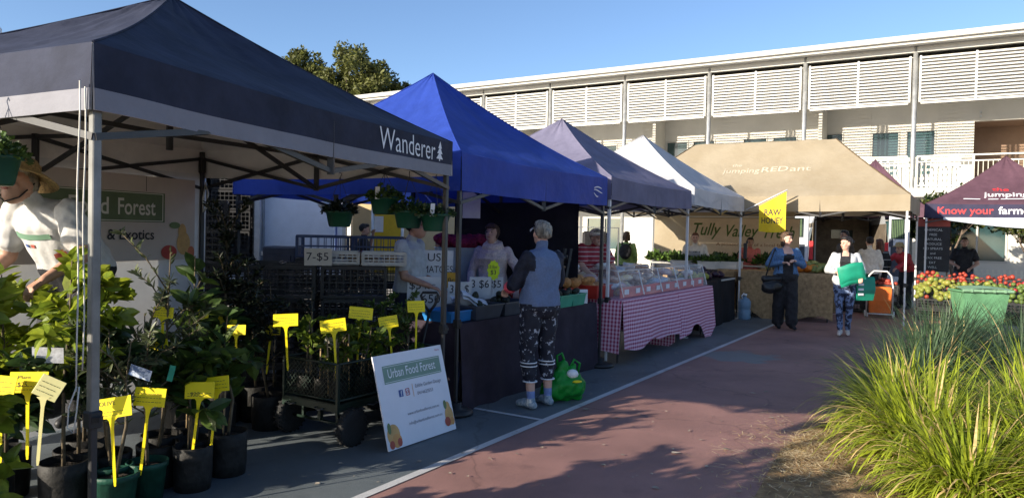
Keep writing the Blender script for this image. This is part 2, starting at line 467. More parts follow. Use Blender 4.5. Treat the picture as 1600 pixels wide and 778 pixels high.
# balustrade on the right-hand bays
for i in range(-1, I1):
    h = MB()
    h.bar(bp(i+0.04, -0.12, ZD+1.02), bp(i+0.96, -0.12, ZD+1.02), 0.06, 0.045); h.bar(bp(i+0.04, -0.12, ZD+0.84), bp(i+0.96, -0.12, ZD+0.84), 0.035)
    h.bar(bp(i+0.04, -0.12, ZD+0.08), bp(i+0.96, -0.12, ZD+0.08), 0.035)
    for x in (0.04, 0.5, 0.96): h.bar(bp(i+x, -0.12, ZD), bp(i+x, -0.12, ZD+1.0), 0.05)
    ra = h.build('balustrade', m_rail, bl)
    bb = MB(); bb.bar((0, 0, 0.10), (0, 0, 0.82), 0.016); bb = bb.mesh('baluster', m_rail)
    for k in range(1, 24):
        if k == 12: continue
        link('baluster', bb, ra, bp(i+0.04+0.92*k/24, -0.12, ZD))
# perforated screen panels with square cut-outs behind the railing
for (a, b) in ((-0.42, -0.02), (0.04, 0.40)):
    pz = MB(); n, m_ = 6, 5
    for r_ in range(m_+1): bbox(pz, a, b, 0.30, 0.33, ZD+0.04+r_*0.18, ZD+0.12+r_*0.18)
    for c_ in range(n+1):
        x = lerp(a, b-0.02, c_/n); bbox(pz, x, x+0.02, 0.303, 0.327, ZD+0.04, ZD+1.0)
    pz.build('perforated_panel', m_perf, bl)

# ------------------------------------------------------------------ tree behind the roof
def leafcard(mb, c, size, nrm=None, mi=0, w=0.5, rnd=random):
    d = V(rnd.uniform(-1, 1), rnd.uniform(-1, 1), rnd.uniform(-0.5, 0.9)).normalized() if nrm is None else nrm
    s_ = d.cross(V(rnd.uniform(-1, 1), rnd.uniform(-1, 1), rnd.uniform(-1, 1))).normalized()
    a = c; b = c + d*size*0.5 + s_*size*w*0.5; e = c + d*size; f = c + d*size*0.5 - s_*size*w*0.5
    mb.quad(a, b, e, f, mi)
def tree(name, label, loc, H, clumps, leafmats, bark, nleaf, lsize, trunk_r=0.25, group=None, seed=1):
    rn = random.Random(seed); t = thing(name, label, 'tree', loc, 0, group)
    tb = MB()
    base = V(0, 0, 0); fork = V(rn.uniform(-.2, .2), 0, H*0.35)
    tb.tube([base, fork*0.5+V(.05, 0, 0), fork], [trunk_r*1.25, trunk_r, trunk_r*0.8], 10)
    for c, r in clumps:
        c = V(*c); mid = lerp(fork, c, 0.5)+V(rn.uniform(-.2, .2), rn.uniform(-.2, .2), -0.1*r)
        tb.tube([fork, mid, c], [trunk_r*0.5, trunk_r*0.3, trunk_r*0.1], 7)
        for k in range(5):
            e = c + V(rn.gauss(0, 1), rn.gauss(0, 1), rn.gauss(0, .7)).normalized()*r*0.85
            tb.tube([mid, lerp(mid, e, .6)+V(0, 0, .1), e], [trunk_r*0.16, trunk_r*0.1, trunk_r*0.03], 5)
    tb.build('trunk', bark, t)
    cb = MB(); tot = sum(r**2 for _, r in clumps)
    for c, r in clumps:
        c = V(*c); subs = []
        for k in range(int(14+10*r)):
            d = V(rn.gauss(0, 1), rn.gauss(0, 1), rn.gauss(0, 1)).normalized()*r*rn.uniform(0.45, 1.0)
            d.z *= 0.75; subs.append((c+d, r*rn.uniform(0.16, 0.34)))
        n = int(nleaf*r*r/tot)
        for k in range(n):
            q, sr = rn.choice(subs)
            p = q + V(rn.gauss(0, 1), rn.gauss(0, 1), rn.gauss(0, .8)).normalized()*sr*rn.random()**0.4
            leafcard(cb, p, lsize*rn.uniform(.6, 1.3), None, rn.randrange(len(leafmats)), 0.55, rn)
    tag(cb.build('crown', leafmats, t), kind='stuff')
    return t
m_bark = M('bark', (0.16, 0.12, 0.09), 0.9, 0.3, 12, 0.5, 40)
m_tl1 = M('tree_leaf', (0.135, 0.145, 0.035), 0.6, 0.3, 2, trans=0.25); m_tl2 = M('tree_leaf_dark', (0.085, 0.095, 0.025), 0.6, 0.3, 2, trans=0.25)
tree('gum_tree', 'broad olive green tree rising behind the school roof', (-10.6, 47, 0), 14,
     [((-4.3, 0, 10.6), 1.5), ((-2.9, .2, 11.6), 1.5), ((-3.4, 0, 9.0), 1.7), ((-1.6, 0, 9.8), 2.0), ((0.4, 0.3, 11.2), 2.2), ((1.6, -.5, 10.0), 1.9), ((-0.6, -1, 8.9), 1.7), ((3.9, 0, 9.7), 1.5), ((5.6, .4, 9.1), 1.3), ((-2.8, .5, 10.5), 1.2), ((2.8, .8, 8.5), 1.5)],
     [m_tl1, m_tl1, m_tl2], m_bark, 46000, 0.25, 0.35)
# ------------------------------------------------------------------ market tents
def cloth(name, col, var=0.08, rough=0.75, trans=0.12, col2=None, scale=3.0, bump=0.5, lo=.35, hi=.65, sheen=0.0):
    return M(name, col, rough, var, scale, bump, 9.0, trans=trans, col2=col2, lo=lo, hi=hi, sheen=sheen, spec=0.2)
m_navy = cloth('cloth_navy', (0.030, 0.035, 0.060), 0.16, 0.75, 0.0)
m_grey = cloth('cloth_grey', (0.22, 0.22, 0.25), 0.05, 0.7, 0.0)
m_lin = cloth('cloth_lining_grey', (0.78, 0.75, 0.72), 0.05, 0.8, 0.10)
m_blue = cloth('cloth_blue', (0.040, 0.085, 0.44), 0.08, 0.5, 0.35)
m_bluelin = cloth('cloth_blue_lining', (0.34, 0.37, 0.52), 0.05, 0.8, 0.5)
m_lav = cloth('cloth_lavender', (0.22, 0.21, 0.31), 0.08, 0.7, 0.28)
m_white = cloth('cloth_white', (0.62, 0.63, 0.66), 0.04, 0.65, 0.35)
m_tan = cloth('cloth_tan', (0.44, 0.375, 0.275), 0.07, 0.8, 0.3, col2=(0.38, 0.315, 0.22), scale=1.3)
m_tanlin = cloth('cloth_tan_lining', (0.42, 0.36, 0.27), 0.06, 0.85, 0.2)
m_mar = cloth('cloth_maroon', (0.105, 0.055, 0.075), 0.1, 0.7, 0.06)
m_marn = cloth('cloth_maroon_navy', (0.040, 0.038, 0.075), 0.1, 0.7, 0.05)
m_blk = cloth('cloth_black', (0.018, 0.017, 0.020), 0.2, 0.75, 0.0)
m_pole = M('pole_aluminium', (0.50, 0.50, 0.48), 0.4, 0.08, 4, metal=0.55)
m_polew = M('pole_white', (0.66, 0.66, 0.66), 0.4, 0.05, 4)
m_frame = M('frame_black', (0.03, 0.03, 0.033), 0.45, 0.1, 4)
m_poled = M('pole_dark', (0.035, 0.035, 0.038), 0.45, 0.1, 4)
m_pole0 = M('pole_sunlit', (0.22, 0.22, 0.21), 0.5, 0.15, 6, metal=0.4)  # paler grey puts sunlight on the near leg above its dark lower half
m_rubber = M('black_plastic', (0.022, 0.022, 0.024), 0.5, 0.15, 8)
m_txtw = M('print_white', (0.78, 0.78, 0.80), 0.6, 0.0)
m_txtr = M('print_red', (0.62, 0.035, 0.04), 0.6, 0.0)
m_dark = M('print_black', (0.02, 0.02, 0.022), 0.6, 0.0)
m_rope = M('rope_white', (0.6, 0.58, 0.52), 0.8, 0.1, 30)

def tent(name, label, C, zb, vh, za, mo, ml, mv=None, strip=None, sh=0.0, ridge=0.0, frame=None, pole=None, wr=0.012, sag=0.05, seed=0,
         legs=(1, 1, 1, 1), base='plate', group='market gazebos', prof=0.2, mosides=None, bow=0.0, pole0=None, crump=0.02):
    """C: front-left, front-right, back-right, back-left corners (x, y). zb valance bottom, vh valance height, za peak."""
    C = [Vector((c[0], c[1], 0)) for c in C]
    ctr = sum(C, Vector())/4
    t = thing(name, label, 'gazebo', (ctr.x, ctr.y, 0), 0, group)
    C = [c-ctr for c in C]; mv = mv or mo; frame = frame or m_frame; pole = pole or m_pole
    zt = zb+vh
    long_ = (C[1]-C[0]).normalized()
    A1 = -long_*ridge/2; A2 = long_*ridge/2
    N, Q = 26, 20
    def surf(k, off):
        a, b = C[k], C[(k+1) % 4]
        t1, t2 = {0: (A1, A2), 1: (A2, A2), 2: (A2, A1), 3: (A1, A1)}[k]
        nrm = (b-a).normalized().cross(Z3)
        rows = []
        for j in range(Q+1):
            v = j/Q; row = []
            for i in range(N+1):
                u = i/N
                p = lerp(lerp(a, b, u), lerp(t1, t2, u), v)
                g = (1-prof)*v + prof*v*v
                z = zt + (za-zt)*g
                s_ = math.sin(math.pi*u)
                z -= sag*s_*math.sin(math.pi*min(1, v*1.05))
                w = noise.noise(V(p.x*2.2+seed, p.y*2.2, z*2.2))*wr + noise.noise(V(u*14+seed*3, v*3, k*7.7))*wr*0.7*s_
                # creases running down from the peak
                w += 0.010*math.sin(u*23+seed+3*noise.noise(V(u*3, v*2, seed)))*(v**2)*s_
                w += crump*noise.noise(V(p.x*7+seed, p.y*7, z*5))*v**1.5*min(1, 6*(1-v))
                z += w*(1 if 0 < i < N else 0.2)
                if j == 0: z = zt - 0.02*s_
                row.append(V(p.x, p.y, z-off))
            rows.append(row)
        return rows
    for k in range(4):
        mb = MB(); mb.grid(surf(k, 0)); mb.build('roof_panel', (mosides or [mo]*4)[k], t)
        if ml: mb = MB(); mb.grid([r_[::-1] for r_ in surf(k, 0.012)]); mb.build('roof_lining', ml, t)
        a, b = C[k], C[(k+1) % 4]; nrm = (b-a).normalized().cross(Z3)
        lay = [(zt-0.0, zb+sh, mv)] + ([(zb+sh, zb, strip)] if sh else [])
        for li, (z1, z0, mm) in enumerate(lay):
            rows = []
            for j in range(5):
                row = []
                for i in range(N*2+1):
                    u = i/(N*2); p = lerp(a, b, u); s_ = math.sin(math.pi*u)
                    v = j/4; zz = lerp(z1, z0, v) - (0.02*s_ if z1 == zt and j == 0 else 0.02*s_) + bow*s_
                    w = (zt-zz)/(vh+1e-6)
                    q = p + nrm*(0.004 + w*(0.012*noise.noise(V(u*9, seed, k)) + 0.010*math.sin(u*17+k+seed)))
                    row.append(V(q.x, q.y, zz))
                rows.append(row)
            mb = MB(); mb.grid([r_[::-1] for r_ in rows]); mb.build('valance' if li == 0 else 'valance_stripe', mm, t)
            if ml: mb = MB(); mb.grid([[p - nrm*0.008 for p in r_] for r_ in rows]); mb.build('valance_lining', ml, t)
    # stitched hip seams
    for k in range(4):
        a = C[k]; e = {0: A1, 1: A2, 2: A2, 3: A1}[k]; sb = MB(); pts = []
        for j in range(Q+1):
            v = j/Q; p = lerp(a, e, v); pts.append(V(p.x, p.y, zt+(za-zt)*((1-prof)*v+prof*v*v)+0.002))
        sb.tube(pts, 0.006, 5); sb.build('hip_seam', (mosides or [mo]*4)[k], t)
    # legs
    for k in range(4):
        if not legs[k]: continue
        c = C[k]; inw = -(c - lerp(A1, A2, .5)).normalized()*0.05
        mb = MB(); q = c+inw
        mb.box((q.x, q.y, (zt-0.03+0.75)/2), (0.036, 0.036, zt-0.03-0.75), 0, Matrix.Rotation(ROW, 3, 'Z'), 0.004)
        lg = mb.build('leg', pole0 if (pole0 and k == 0) else pole, t)
        mb = MB(); mb.box((q.x, q.y, 0.40), (0.026, 0.026, 0.80), 0, Matrix.Rotation(ROW, 3, 'Z'), 0.003); mb.build('inner_leg', pole, lg)
        mb = MB(); mb.box((q.x, q.y, 0.775), (0.055, 0.055, 0.07), 0, Matrix.Rotation(ROW, 3, 'Z'), 0.006); mb.box((q.x+.03, q.y-.02, 0.78), (0.03, 0.03, 0.02)); mb.build('height_catch', m_rubber, lg)
        mb = MB(); mb.box((q.x, q.y, zt-0.03-0.12), (0.05, 0.05, 0.14), 0, Matrix.Rotation(ROW, 3, 'Z'), 0.006); mb.build('corner_bracket', m_rubber, lg)
        mb = MB(); mb.box((q.x, q.y, 0.010), (0.09, 0.09, 0.008), 0, Matrix.Rotation(ROW, 3, 'Z'), 0.002); mb.build('foot_plate', pole, lg)
    # scissor trusses
    zh, zl = zt-0.09, zb-0.10
    def bar(a, b, n='truss_bar', w=0.022):
        mb = MB(); mb.bar(a, b, w, w*1.3); mb.build(n, frame, t)
    for k in range(4):
        a, b = C[k]*0.985, C[(k+1) % 4]*0.985; nseg = 4 if ridge and k in (0, 2) else 2
        for i in range(nseg):
            p, q = lerp(a, b, i/nseg), lerp(a, b, (i+1)/nseg)
            bar(V(p.x, p.y, zh), V(q.x, q.y, zl)); bar(V(p.x, p.y, zl), V(q.x, q.y, zh))
            if i: bar(V(p.x, p.y, zl-.02), V(p.x, p.y, zh+.02), 'truss_upright', 0.03)
        m_ = (a+b)/2
        e = lerp(A1, A2, 0.5)
        bar(V(m_.x, m_.y, zh), V(e.x, e.y, zl+0.25)); bar(V(m_.x, m_.y, zl), V(e.x, e.y, zh+0.28))
    for e in ([A1, A2] if ridge else [A1]):
        mb = MB(); mb.tube([V(e.x, e.y, zl+0.15), V(e.x, e.y, za-0.03)], 0.022, 10); mb.build('centre_post', frame, t)
    t['c'] = 0
    del t['c']
    return t, C, ctr

T1C = [(-1.64, 2.88), (-0.49, 5.88), (-2.85, 6.79), (-4.01, 3.79)]
t1, c1, k1 = tent('navy_gazebo', 'navy pyramid gazebo with grey stripe and white printed name at front left', T1C, 1.993, 0.262, 3.04,
                  m_navy, m_lin, m_navy, m_grey, 0.085, sag=0.06, wr=0.016, seed=1, pole=m_poled, pole0=m_pole0, crump=0.05)
# printed name and pine tree on the navy valance
fx = (c1[1]-c1[0]).normalized(); fn = fx.cross(Z3)
Wd = (c1[1]-c1[0]).length
drape(lettering('Wanderer', t1, c1[0]+fx*(Wd-1.11)+Z3*(1.993+0.092)+fn*0.026, fx, Z3, m_txtw, 0.155, 0.80, bold=-0.006), kids(t1, 'valance'), fn, 0.006)
pt = MB(); px0 = c1[0]+fx*(Wd-0.23)+Z3*(1.993+0.094)+fn*0.03
def pp(x, z): return px0+fx*x+Z3*z
for (w, z0, z1) in ((0.056, 0.015, 0.07), (0.044, 0.055, 0.11), (0.030, 0.095, 0.15)): pt.poly([pp(-w, z0), pp(w, z0), pp(0, z1)])
pt.quad(pp(-.008, 0), pp(.008, 0), pp(.008, .016), pp(-.008, .016))
drape(pt.build('pine_tree_print', m_txtw, t1), kids(t1, 'valance'), fn, 0.006)
# tie rope down the near leg
rp = MB(); q = c1[0]+V(-0.035, -0.03, 0)
rp.tube([q+V(.004*math.sin(i*.9), 0.005*math.cos(i), 2.10-0.1*i) for i in range(13)], 0.0032, 5)
rp.tube([q+V(.004*math.sin(i*.9)+.012, 0.02, 2.08-0.1*i) for i in range(12)], 0.003, 5)
rp.tube([q+V(0.0, 0.0, 0.92), q+V(-.03, 0, .84), q+V(-.035, 0, .76), q+V(-.01, 0, .74), q+V(0, 0, .82), q+V(.01, 0, .92)], 0.003, 5)
rp.build('tie_rope', m_rope, t1)
rp = MB(); q = c1[2]+V(0.05, -0.05, 0)
rp.tube([q+V(.0, 0, 1.95), q+V(.03, -.02, 1.85), q+V(.02, -.03, 1.72), q+V(-.01, -.02, 1.68), q+V(-.02, -.01, 1.8), q+V(0, 0, 1.93)], 0.009, 5); rp.build('tie_rope', m_rope, t1)

t2, c2, k2 = tent('blue_gazebo', 'royal blue pyramid gazebo with small white logo on its front corner', [P(0, 0), P(2.92, 0), P(2.92, 2.92), P(0, 2.92)], 1.895, 0.32, 3.29,
                  m_blue, None, seed=2, sag=0.05, pole=m_poled, prof=0.25)
fx = U3; fn = -V3
o_ = c2[1]-fx*0.36+fn*0.024
for k, (w, z) in enumerate(((0.20, 2.075), (0.22, 2.04), (0.12, 2.00))):
    mb = MB(); n = 9
    up_ = [o_+fx*(w*i/n)+Z3*(z+0.018*math.sin(i/n*3.1+k)+0.008) for i in range(n+1)]
    dn = [o_+fx*(w*i/n)+Z3*(z+0.018*math.sin(i/n*3.1+k)-0.006*math.sin(math.pi*i/n)) for i in range(n+1)]
    mb.grid([dn, up_]); drape(mb.build('logo_print', m_txtw, t2), kids(t2, 'valance'), fn, 0.006)
# black side curtain of the blue stall
def curtain(name, a, b, z0, z1, mat, parent=None, n=60, amp=0.03, freq=9, off=Vector(), seed=0):
    a = Vector(a); b = Vector(b); d = (b-a); nrm = d.normalized().cross(Z3); rows = []
    for j in range(9):
        z = lerp(z0, z1, j/8); row = []
        for i in range(n+1):
            u = i/n; w = amp*(math.sin(u*freq*d.length+2*noise.noise(V(u*4, seed, 0)))*0.6+noise.noise(V(u*7, z*1.2, seed)))*(1-0.55*j/8)
            p = a+d*u+nrm*w; row.append(V(p.x, p.y, z)-off)
        rows.append(row)
    mb = MB(); mb.grid(rows); return mb.build(name, mat, parent)
tag(curtain('side_curtain', P(2.86, 0.33), P(2.86, 2.15), 0.05, 1.93, m_blk), 'black cloth curtain hung behind the woman in the pink jumper', 'curtain')

t3, c3, k3 = tent('lavender_gazebo', 'grey lavender pyramid gazebo between the blue and white gazebos', [P(3.04, 0), P(5.98, 0), P(5.98, 2.94), P(3.04, 2.94)], 1.97, 0.27, 3.22,
                  m_lav, None, seed=3, sag=0.05, pole=m_polew, wr=0.014, prof=0.25)
t4, c4, k4 = tent('white_gazebo', 'white pyramid gazebo last in the row beside the tan gazebo', [P(6.32, 0.06), P(9.28, 0.06), P(9.28, 3.02), P(6.32, 3.02)], 2.05, 0.27, 3.39,
                  m_white, None, seed=4, sag=0.05, pole=m_polew, legs=(0, 1, 1, 1))
TA = [P(9.63, 3.08), P(9.63, -2.72), P(12.53, -2.72), P(12.53, 3.08)]
t5, c5, k5 = tent('tan_gazebo', 'long sun faded tan gazebo with hipped roof and faint printed name', TA, 2.08, 0.29, 3.58, m_tan, None, ridge=2.9, seed=5, sag=0.07, wr=0.018,
                  pole=m_polew, prof=0.12, legs=(1, 1, 1, 1))
# seams down the front hips and the faint printed name
for k, a in ((1, 1), (0, -1)):
    sm_ = MB(); top = (c5[1]-c5[0]).normalized()*1.45*a
    pts = [lerp(V(c5[k].x, c5[k].y, 2.37), V(top.x, top.y, 3.58), i/8) for i in range(9)]
    pts = [V(p.x, p.y, 2.37+(3.58-2.37)*(0.88*i/8+0.12*(i/8)**2)+0.008) for i, p in enumerate(pts)]
    sm_.tube(pts, 0.012, 5); sm_.build('hip_seam', M('seam_brown', (0.10, 0.07, 0.04), .8), t5)
fx = -V3; a0 = c5[0]; 
def roofpt(u, v): 
    p = lerp(lerp(c5[0], c5[1], u), lerp(-fx*1.45, fx*1.45, u), v); return V(p.x, p.y, 2.37+1.21*(0.88*v+0.12*v*v)-0.07*math.sin(math.pi*u)*math.sin(math.pi*min(1, v*1.05)))
o_ = roofpt(0.36, 0.50); yd = roofpt(0.36, 0.7)-roofpt(0.36, 0.40); nn = fx.cross(yd).normalized()
m_fade = M('print_faded', (0.50, 0.43, 0.33), .8, 0.05)
drape(lettering('jumping', t5, o_+nn*0.045, fx, yd, m_fade, 0.17, 0.74, bold=0.008), kids(t5, 'roof_panel'), nn, 0.007)
drape(lettering('RED', t5, o_+fx*0.78+nn*0.045, fx, yd, m_fade, 0.18, 0.52, bold=0.015), kids(t5, 'roof_panel'), nn, 0.007)
drape(lettering('ant', t5, o_+fx*1.33+nn*0.045, fx, yd, m_fade, 0.17, 0.40, bold=0.008), kids(t5, 'roof_panel'), nn, 0.007)
drape(lettering('the', t5, o_+fx*0.1+yd.normalized()*0.23+nn*0.045, fx, yd, m_fade, 0.09, 0.2, bold=0.02), kids(t5, 'roof_panel'), nn, 0.007)
# tan back wall of that gazebo and the grower's banner
tag(curtain('canvas_wall', P(12.45, 3.05), P(12.45, -0.25), 0.03, 2.15, m_tan, amp=0.02, freq=3), 'tan canvas back wall hung behind the white lettered banner', 'canvas wall')
MA = [P(13.1, -2.78), P(13.1, -5.70), P(16.0, -5.70), P(16.0, -2.78)]
t6, c6, k6 = tent('maroon_gazebo', 'maroon pyramid gazebo with red and white printed slogan at far right', MA, 2.06, 0.30, 3.47, m_mar, None, m_marn, seed=6, pole=m_polew, prof=0.3, legs=(1, 1, 1, 1))
fx = -V3; fn = -U3
drape(lettering('Know your', t6, c6[0]+fx*0.24+Z3*2.145+fn*0.028, fx, Z3, m_txtr, 0.155, 1.00, bold=0.014), kids(t6, 'valance'), fn, 0.006)
drape(lettering('farmer,', t6, c6[0]+fx*1.32+Z3*2.145+fn*0.028, fx, Z3, m_txtw, 0.155, 0.66, bold=0.014), kids(t6, 'valance'), fn, 0.006)
drape(lettering('know', t6, c6[0]+fx*2.08+Z3*2.145+fn*0.028, fx, Z3, m_txtr, 0.155, 0.52, bold=0.014), kids(t6, 'valance'), fn, 0.006)
def roofpt6(u, v):
    p = lerp(lerp(c6[0], c6[1], u), Vector(), v); return V(p.x, p.y, 2.36+1.11*(0.7*v+0.3*v*v)-0.05*math.sin(math.pi*u)*math.sin(math.pi*min(1, v*1.05)))
o_ = roofpt6(0.36, 0.22); yd = roofpt6(0.4, 0.3)-roofpt6(0.4, 0.15); nn = fx.cross(yd).normalized()
drape(lettering('jumping', t6, o_-fx*0.08+nn*0.06, fx, yd, m_txtw, 0.20, 0.78, bold=0.012), kids(t6, 'roof_panel'), nn, 0.007)
drape(lettering('RED', t6, o_+fx*0.74+nn*0.06, fx, yd, m_txtr, 0.20, 0.55, bold=0.015), kids(t6, 'roof_panel'), nn, 0.007)
drape(lettering('the', t6, o_+fx*0.02+yd.normalized()*0.25+nn*0.06, fx, yd, m_txtr, 0.12, 0.3, bold=0.015), kids(t6, 'roof_panel'), nn, 0.007)
for (x0, x1, ck) in ((-0.42, -0.12, 0), (0.02, 0.20, 0), (0.24, 0.75, 0), (0.8, 1.1, 0)):
    b_ = MB(); a = o_+fx*x0-yd.normalized()*0.14+nn*0.05; b_.quad(a, a+fx*(x1-x0), a+fx*(x1-x0)+yd.normalized()*0.035, a+yd.normalized()*0.035); drape(b_.build('strapline_print', m_txtw, t6), kids(t6, 'roof_panel'), nn, 0.007)
# pale awning cloth below its valance
aw = MB(); aw.grid([[c6[0]+fx*(0.35+2.55*i/12)+fn*(0.03+0.02*math.sin(i))+Z3*(2.07-(0.19*math.sin(math.pi*min(1, i/9)*.5+0.1)+0.03)*j/3) for i in range(13)] for j in range(4)][::-1]); aw.build('awning_cloth', M('cloth_paleblue', (0.55, 0.60, 0.70), .7, .05, trans=.3), t6)
t7, c7, k7 = tent('small_maroon_gazebo', 'dark maroon gazebo peak just showing behind the tan gazebo', [P(17.6, 0.2), P(17.6, -2.6), P(20.4, -2.6), P(20.4, 0.2)], 2.2, 0.28, 3.92, m_mar, m_grey, seed=8, pole=m_polew)

# weights at the feet
def disc_base(q, r, label, mat):
    mb = MB(); mb.lathe([(0.0, 0.012), (r, 0.012), (r, 0.035), (r*0.8, 0.055), (0.05, 0.06), (0.05, 0.11), (0.034, 0.11), (0.034, 0.06)], 24)
    o = mb.build('pole_weight', mat, None, q); return tag(o, label, 'pole weight')
disc_base(P(2.89, 0.03), 0.17, 'round black weight at the foot of the pole before the gingham cloth', m_rubber)
disc_base(P(0.03, 0.03), 0.15, 'round black weight on the ground beside the leaning white sign', m_rubber)
mb = MB(); mb.box((0, 0, 0.03), (0.34, 0.24, 0.045), bev=0.008); o = mb.build('paving_weight', M('terracotta', (0.36, 0.17, 0.09), .8), None, (6.97, 12.84, 0.005), ROW)
tag(o, 'reddish brown slab weighing down the tan gazebo front pole', 'slab')
# water drum weight
wd = thing('water_drum', 'pale blue water container strapped to the white gazebo pole', 'water container', P(9.23, -0.02))
mb = MB(); mb.lathe([(0.0, 0.0), (0.10, 0.005), (0.115, 0.03), (0.115, 0.18), (0.10, 0.20), (0.115, 0.22), (0.115, 0.34), (0.08, 0.40), (0.035, 0.42), (0.035, 0.46)], 20); mb.build('body', M('blue_plastic', (0.22, 0.36, 0.52), .35, .08, transm=0.2), wd)
mb = MB(); mb.lathe([(0.042, 0.45), (0.042, 0.49), (0.0, 0.49)], 14); mb.build('lid', m_txtw, wd)
mb = MB(); mb.tube([V(-.06, -.06, .40), V(-.09, -.09, .46), V(-.04, -.07, .50), V(-.02, -.03, .46)], 0.012, 7); mb.build('handle', m_txtw, wd)
# strap on the white gazebo pole
mb = MB(); mb.box((0, 0, 0.0), (0.05, 0.06, 0.30), bev=.01); mb.box((0.01, -0.03, 0.17), (0.06, 0.03, 0.05)); o = mb.build('pole_strap', m_rubber, None, P(9.25, 0.0, 1.30), ROW); tag(o, 'black folded strap hanging on the white gazebo pole', 'strap')
# ------------------------------------------------------------------ people: one continuous body grown round a posed skeleton
SKIN = {'fair': M('skin_fair', (0.62, 0.37, 0.28), 0.55, 0.08, 9), 'tan': M('skin_tan', (0.48, 0.27, 0.19), 0.55, 0.1, 9), 'dark': M('skin_dark', (0.20, 0.11, 0.08), 0.55, 0.1, 9)}
def hairm(n, c): return M('hair_'+n, c, 0.5, 0.35, 40, 0.6, 120, stretch=(1, 1, 0.2))
m_eye = M('eye_dark', (0.03, 0.02, 0.02), 0.2, 0.0); m_lip = M('lip', (0.36, 0.12, 0.10), 0.5, 0.05)
m_sole = M('shoe_sole', (0.5, 0.5, 0.5), 0.7, 0.1)
BASE = dict(pel=(0, 0, .95), wai=(0, 0.0, 1.10), che=(0, 0.0, 1.27), nek=(0, -.015, 1.43), hed=(0, .02, 1.585),
            shL=(.175, -.01, 1.385), shR=(-.175, -.01, 1.385), elL=(.225, -.03, 1.10), elR=(-.225, -.03, 1.10), wrL=(.235, .06, .87), wrR=(-.235, .06, .87),
            hiL=(.09, 0, .93), hiR=(-.09, 0, .93), knL=(.10, .015, .50), knR=(-.10, .015, .50), anL=(.105, -.03, .085), anR=(-.105, -.03, .085))
class Body:
    def __init__(s): s.mb = MB(); s.b = []           # bones: (region, a, b, ra, rb)
    def cap(s, a, b, ra, rb, reg, n=12):
        a = Vector(a); b = Vector(b); d = b-a; L = max(d.length, 1e-5); t = d/L
        pts, rad = [], []
        for k in range(5):
            an = math.pi/2*(1-k/4); pts.append(a-t*ra*math.sin(an)); rad.append(max(ra*math.cos(an), 1e-4))
        for k in range(5):
            an = math.pi/2*k/4; pts.append(b+t*rb*math.sin(an)); rad.append(max(rb*math.cos(an), 1e-4))
        s.mb.tube(pts, rad, n); s.b.append((reg, np.array(a), np.array(b), ra, rb))
    def ell(s, c, r, reg, mat=None, n=16):
        s.mb.ball(c, r, n, 0, mat); q = np.array(Vector(c)); rr = (min(r)+max(r))/2; s.b.append((reg, q, q, rr, rr))
    def loft(s, rings, reg, n=20):
        """rings: (centre, xaxis, rx, ry)"""
        k0 = len(s.mb.v); C = [Vector(r[0]) for r in rings]
        ex = []
        for i, (c, xa, rx, ry) in enumerate(rings):
            t = (C[min(i+1, len(C)-1)]-C[max(i-1, 0)]).normalized(); xa = (Vector(xa)-t*Vector(xa).dot(t)).normalized(); ya = t.cross(xa)
            for j in range(n):
                a = 2*math.pi*j/n; ca, sa = math.cos(a), math.sin(a)
                ca = math.copysign(abs(ca)**0.85, ca); sa = math.copysign(abs(sa)**0.85, sa)
                s.mb.v.append(tuple(C[i]+xa*(rx*ca)+ya*(ry*sa)))
        for i in range(len(rings)-1):
            for j in range(n):
                a = k0+i*n+j; b = k0+i*n+(j+1) % n; s.mb.f.append((a, b, b+n, a+n)); s.mb.m.append(0); s.mb.sm.append(1)
            s.b.append((reg, np.array(C[i]), np.array(C[i+1]), (rings[i][2]+rings[i][3])/2, (rings[i+1][2]+rings[i+1][3])/2))
        s.mb.f.append(tuple(k0+j for j in reversed(range(n)))); s.mb.m.append(0); s.mb.sm.append(0)
        e = k0+(len(rings)-1)*n; s.mb.f.append(tuple(e+j for j in range(n))); s.mb.m.append(0); s.mb.sm.append(0)

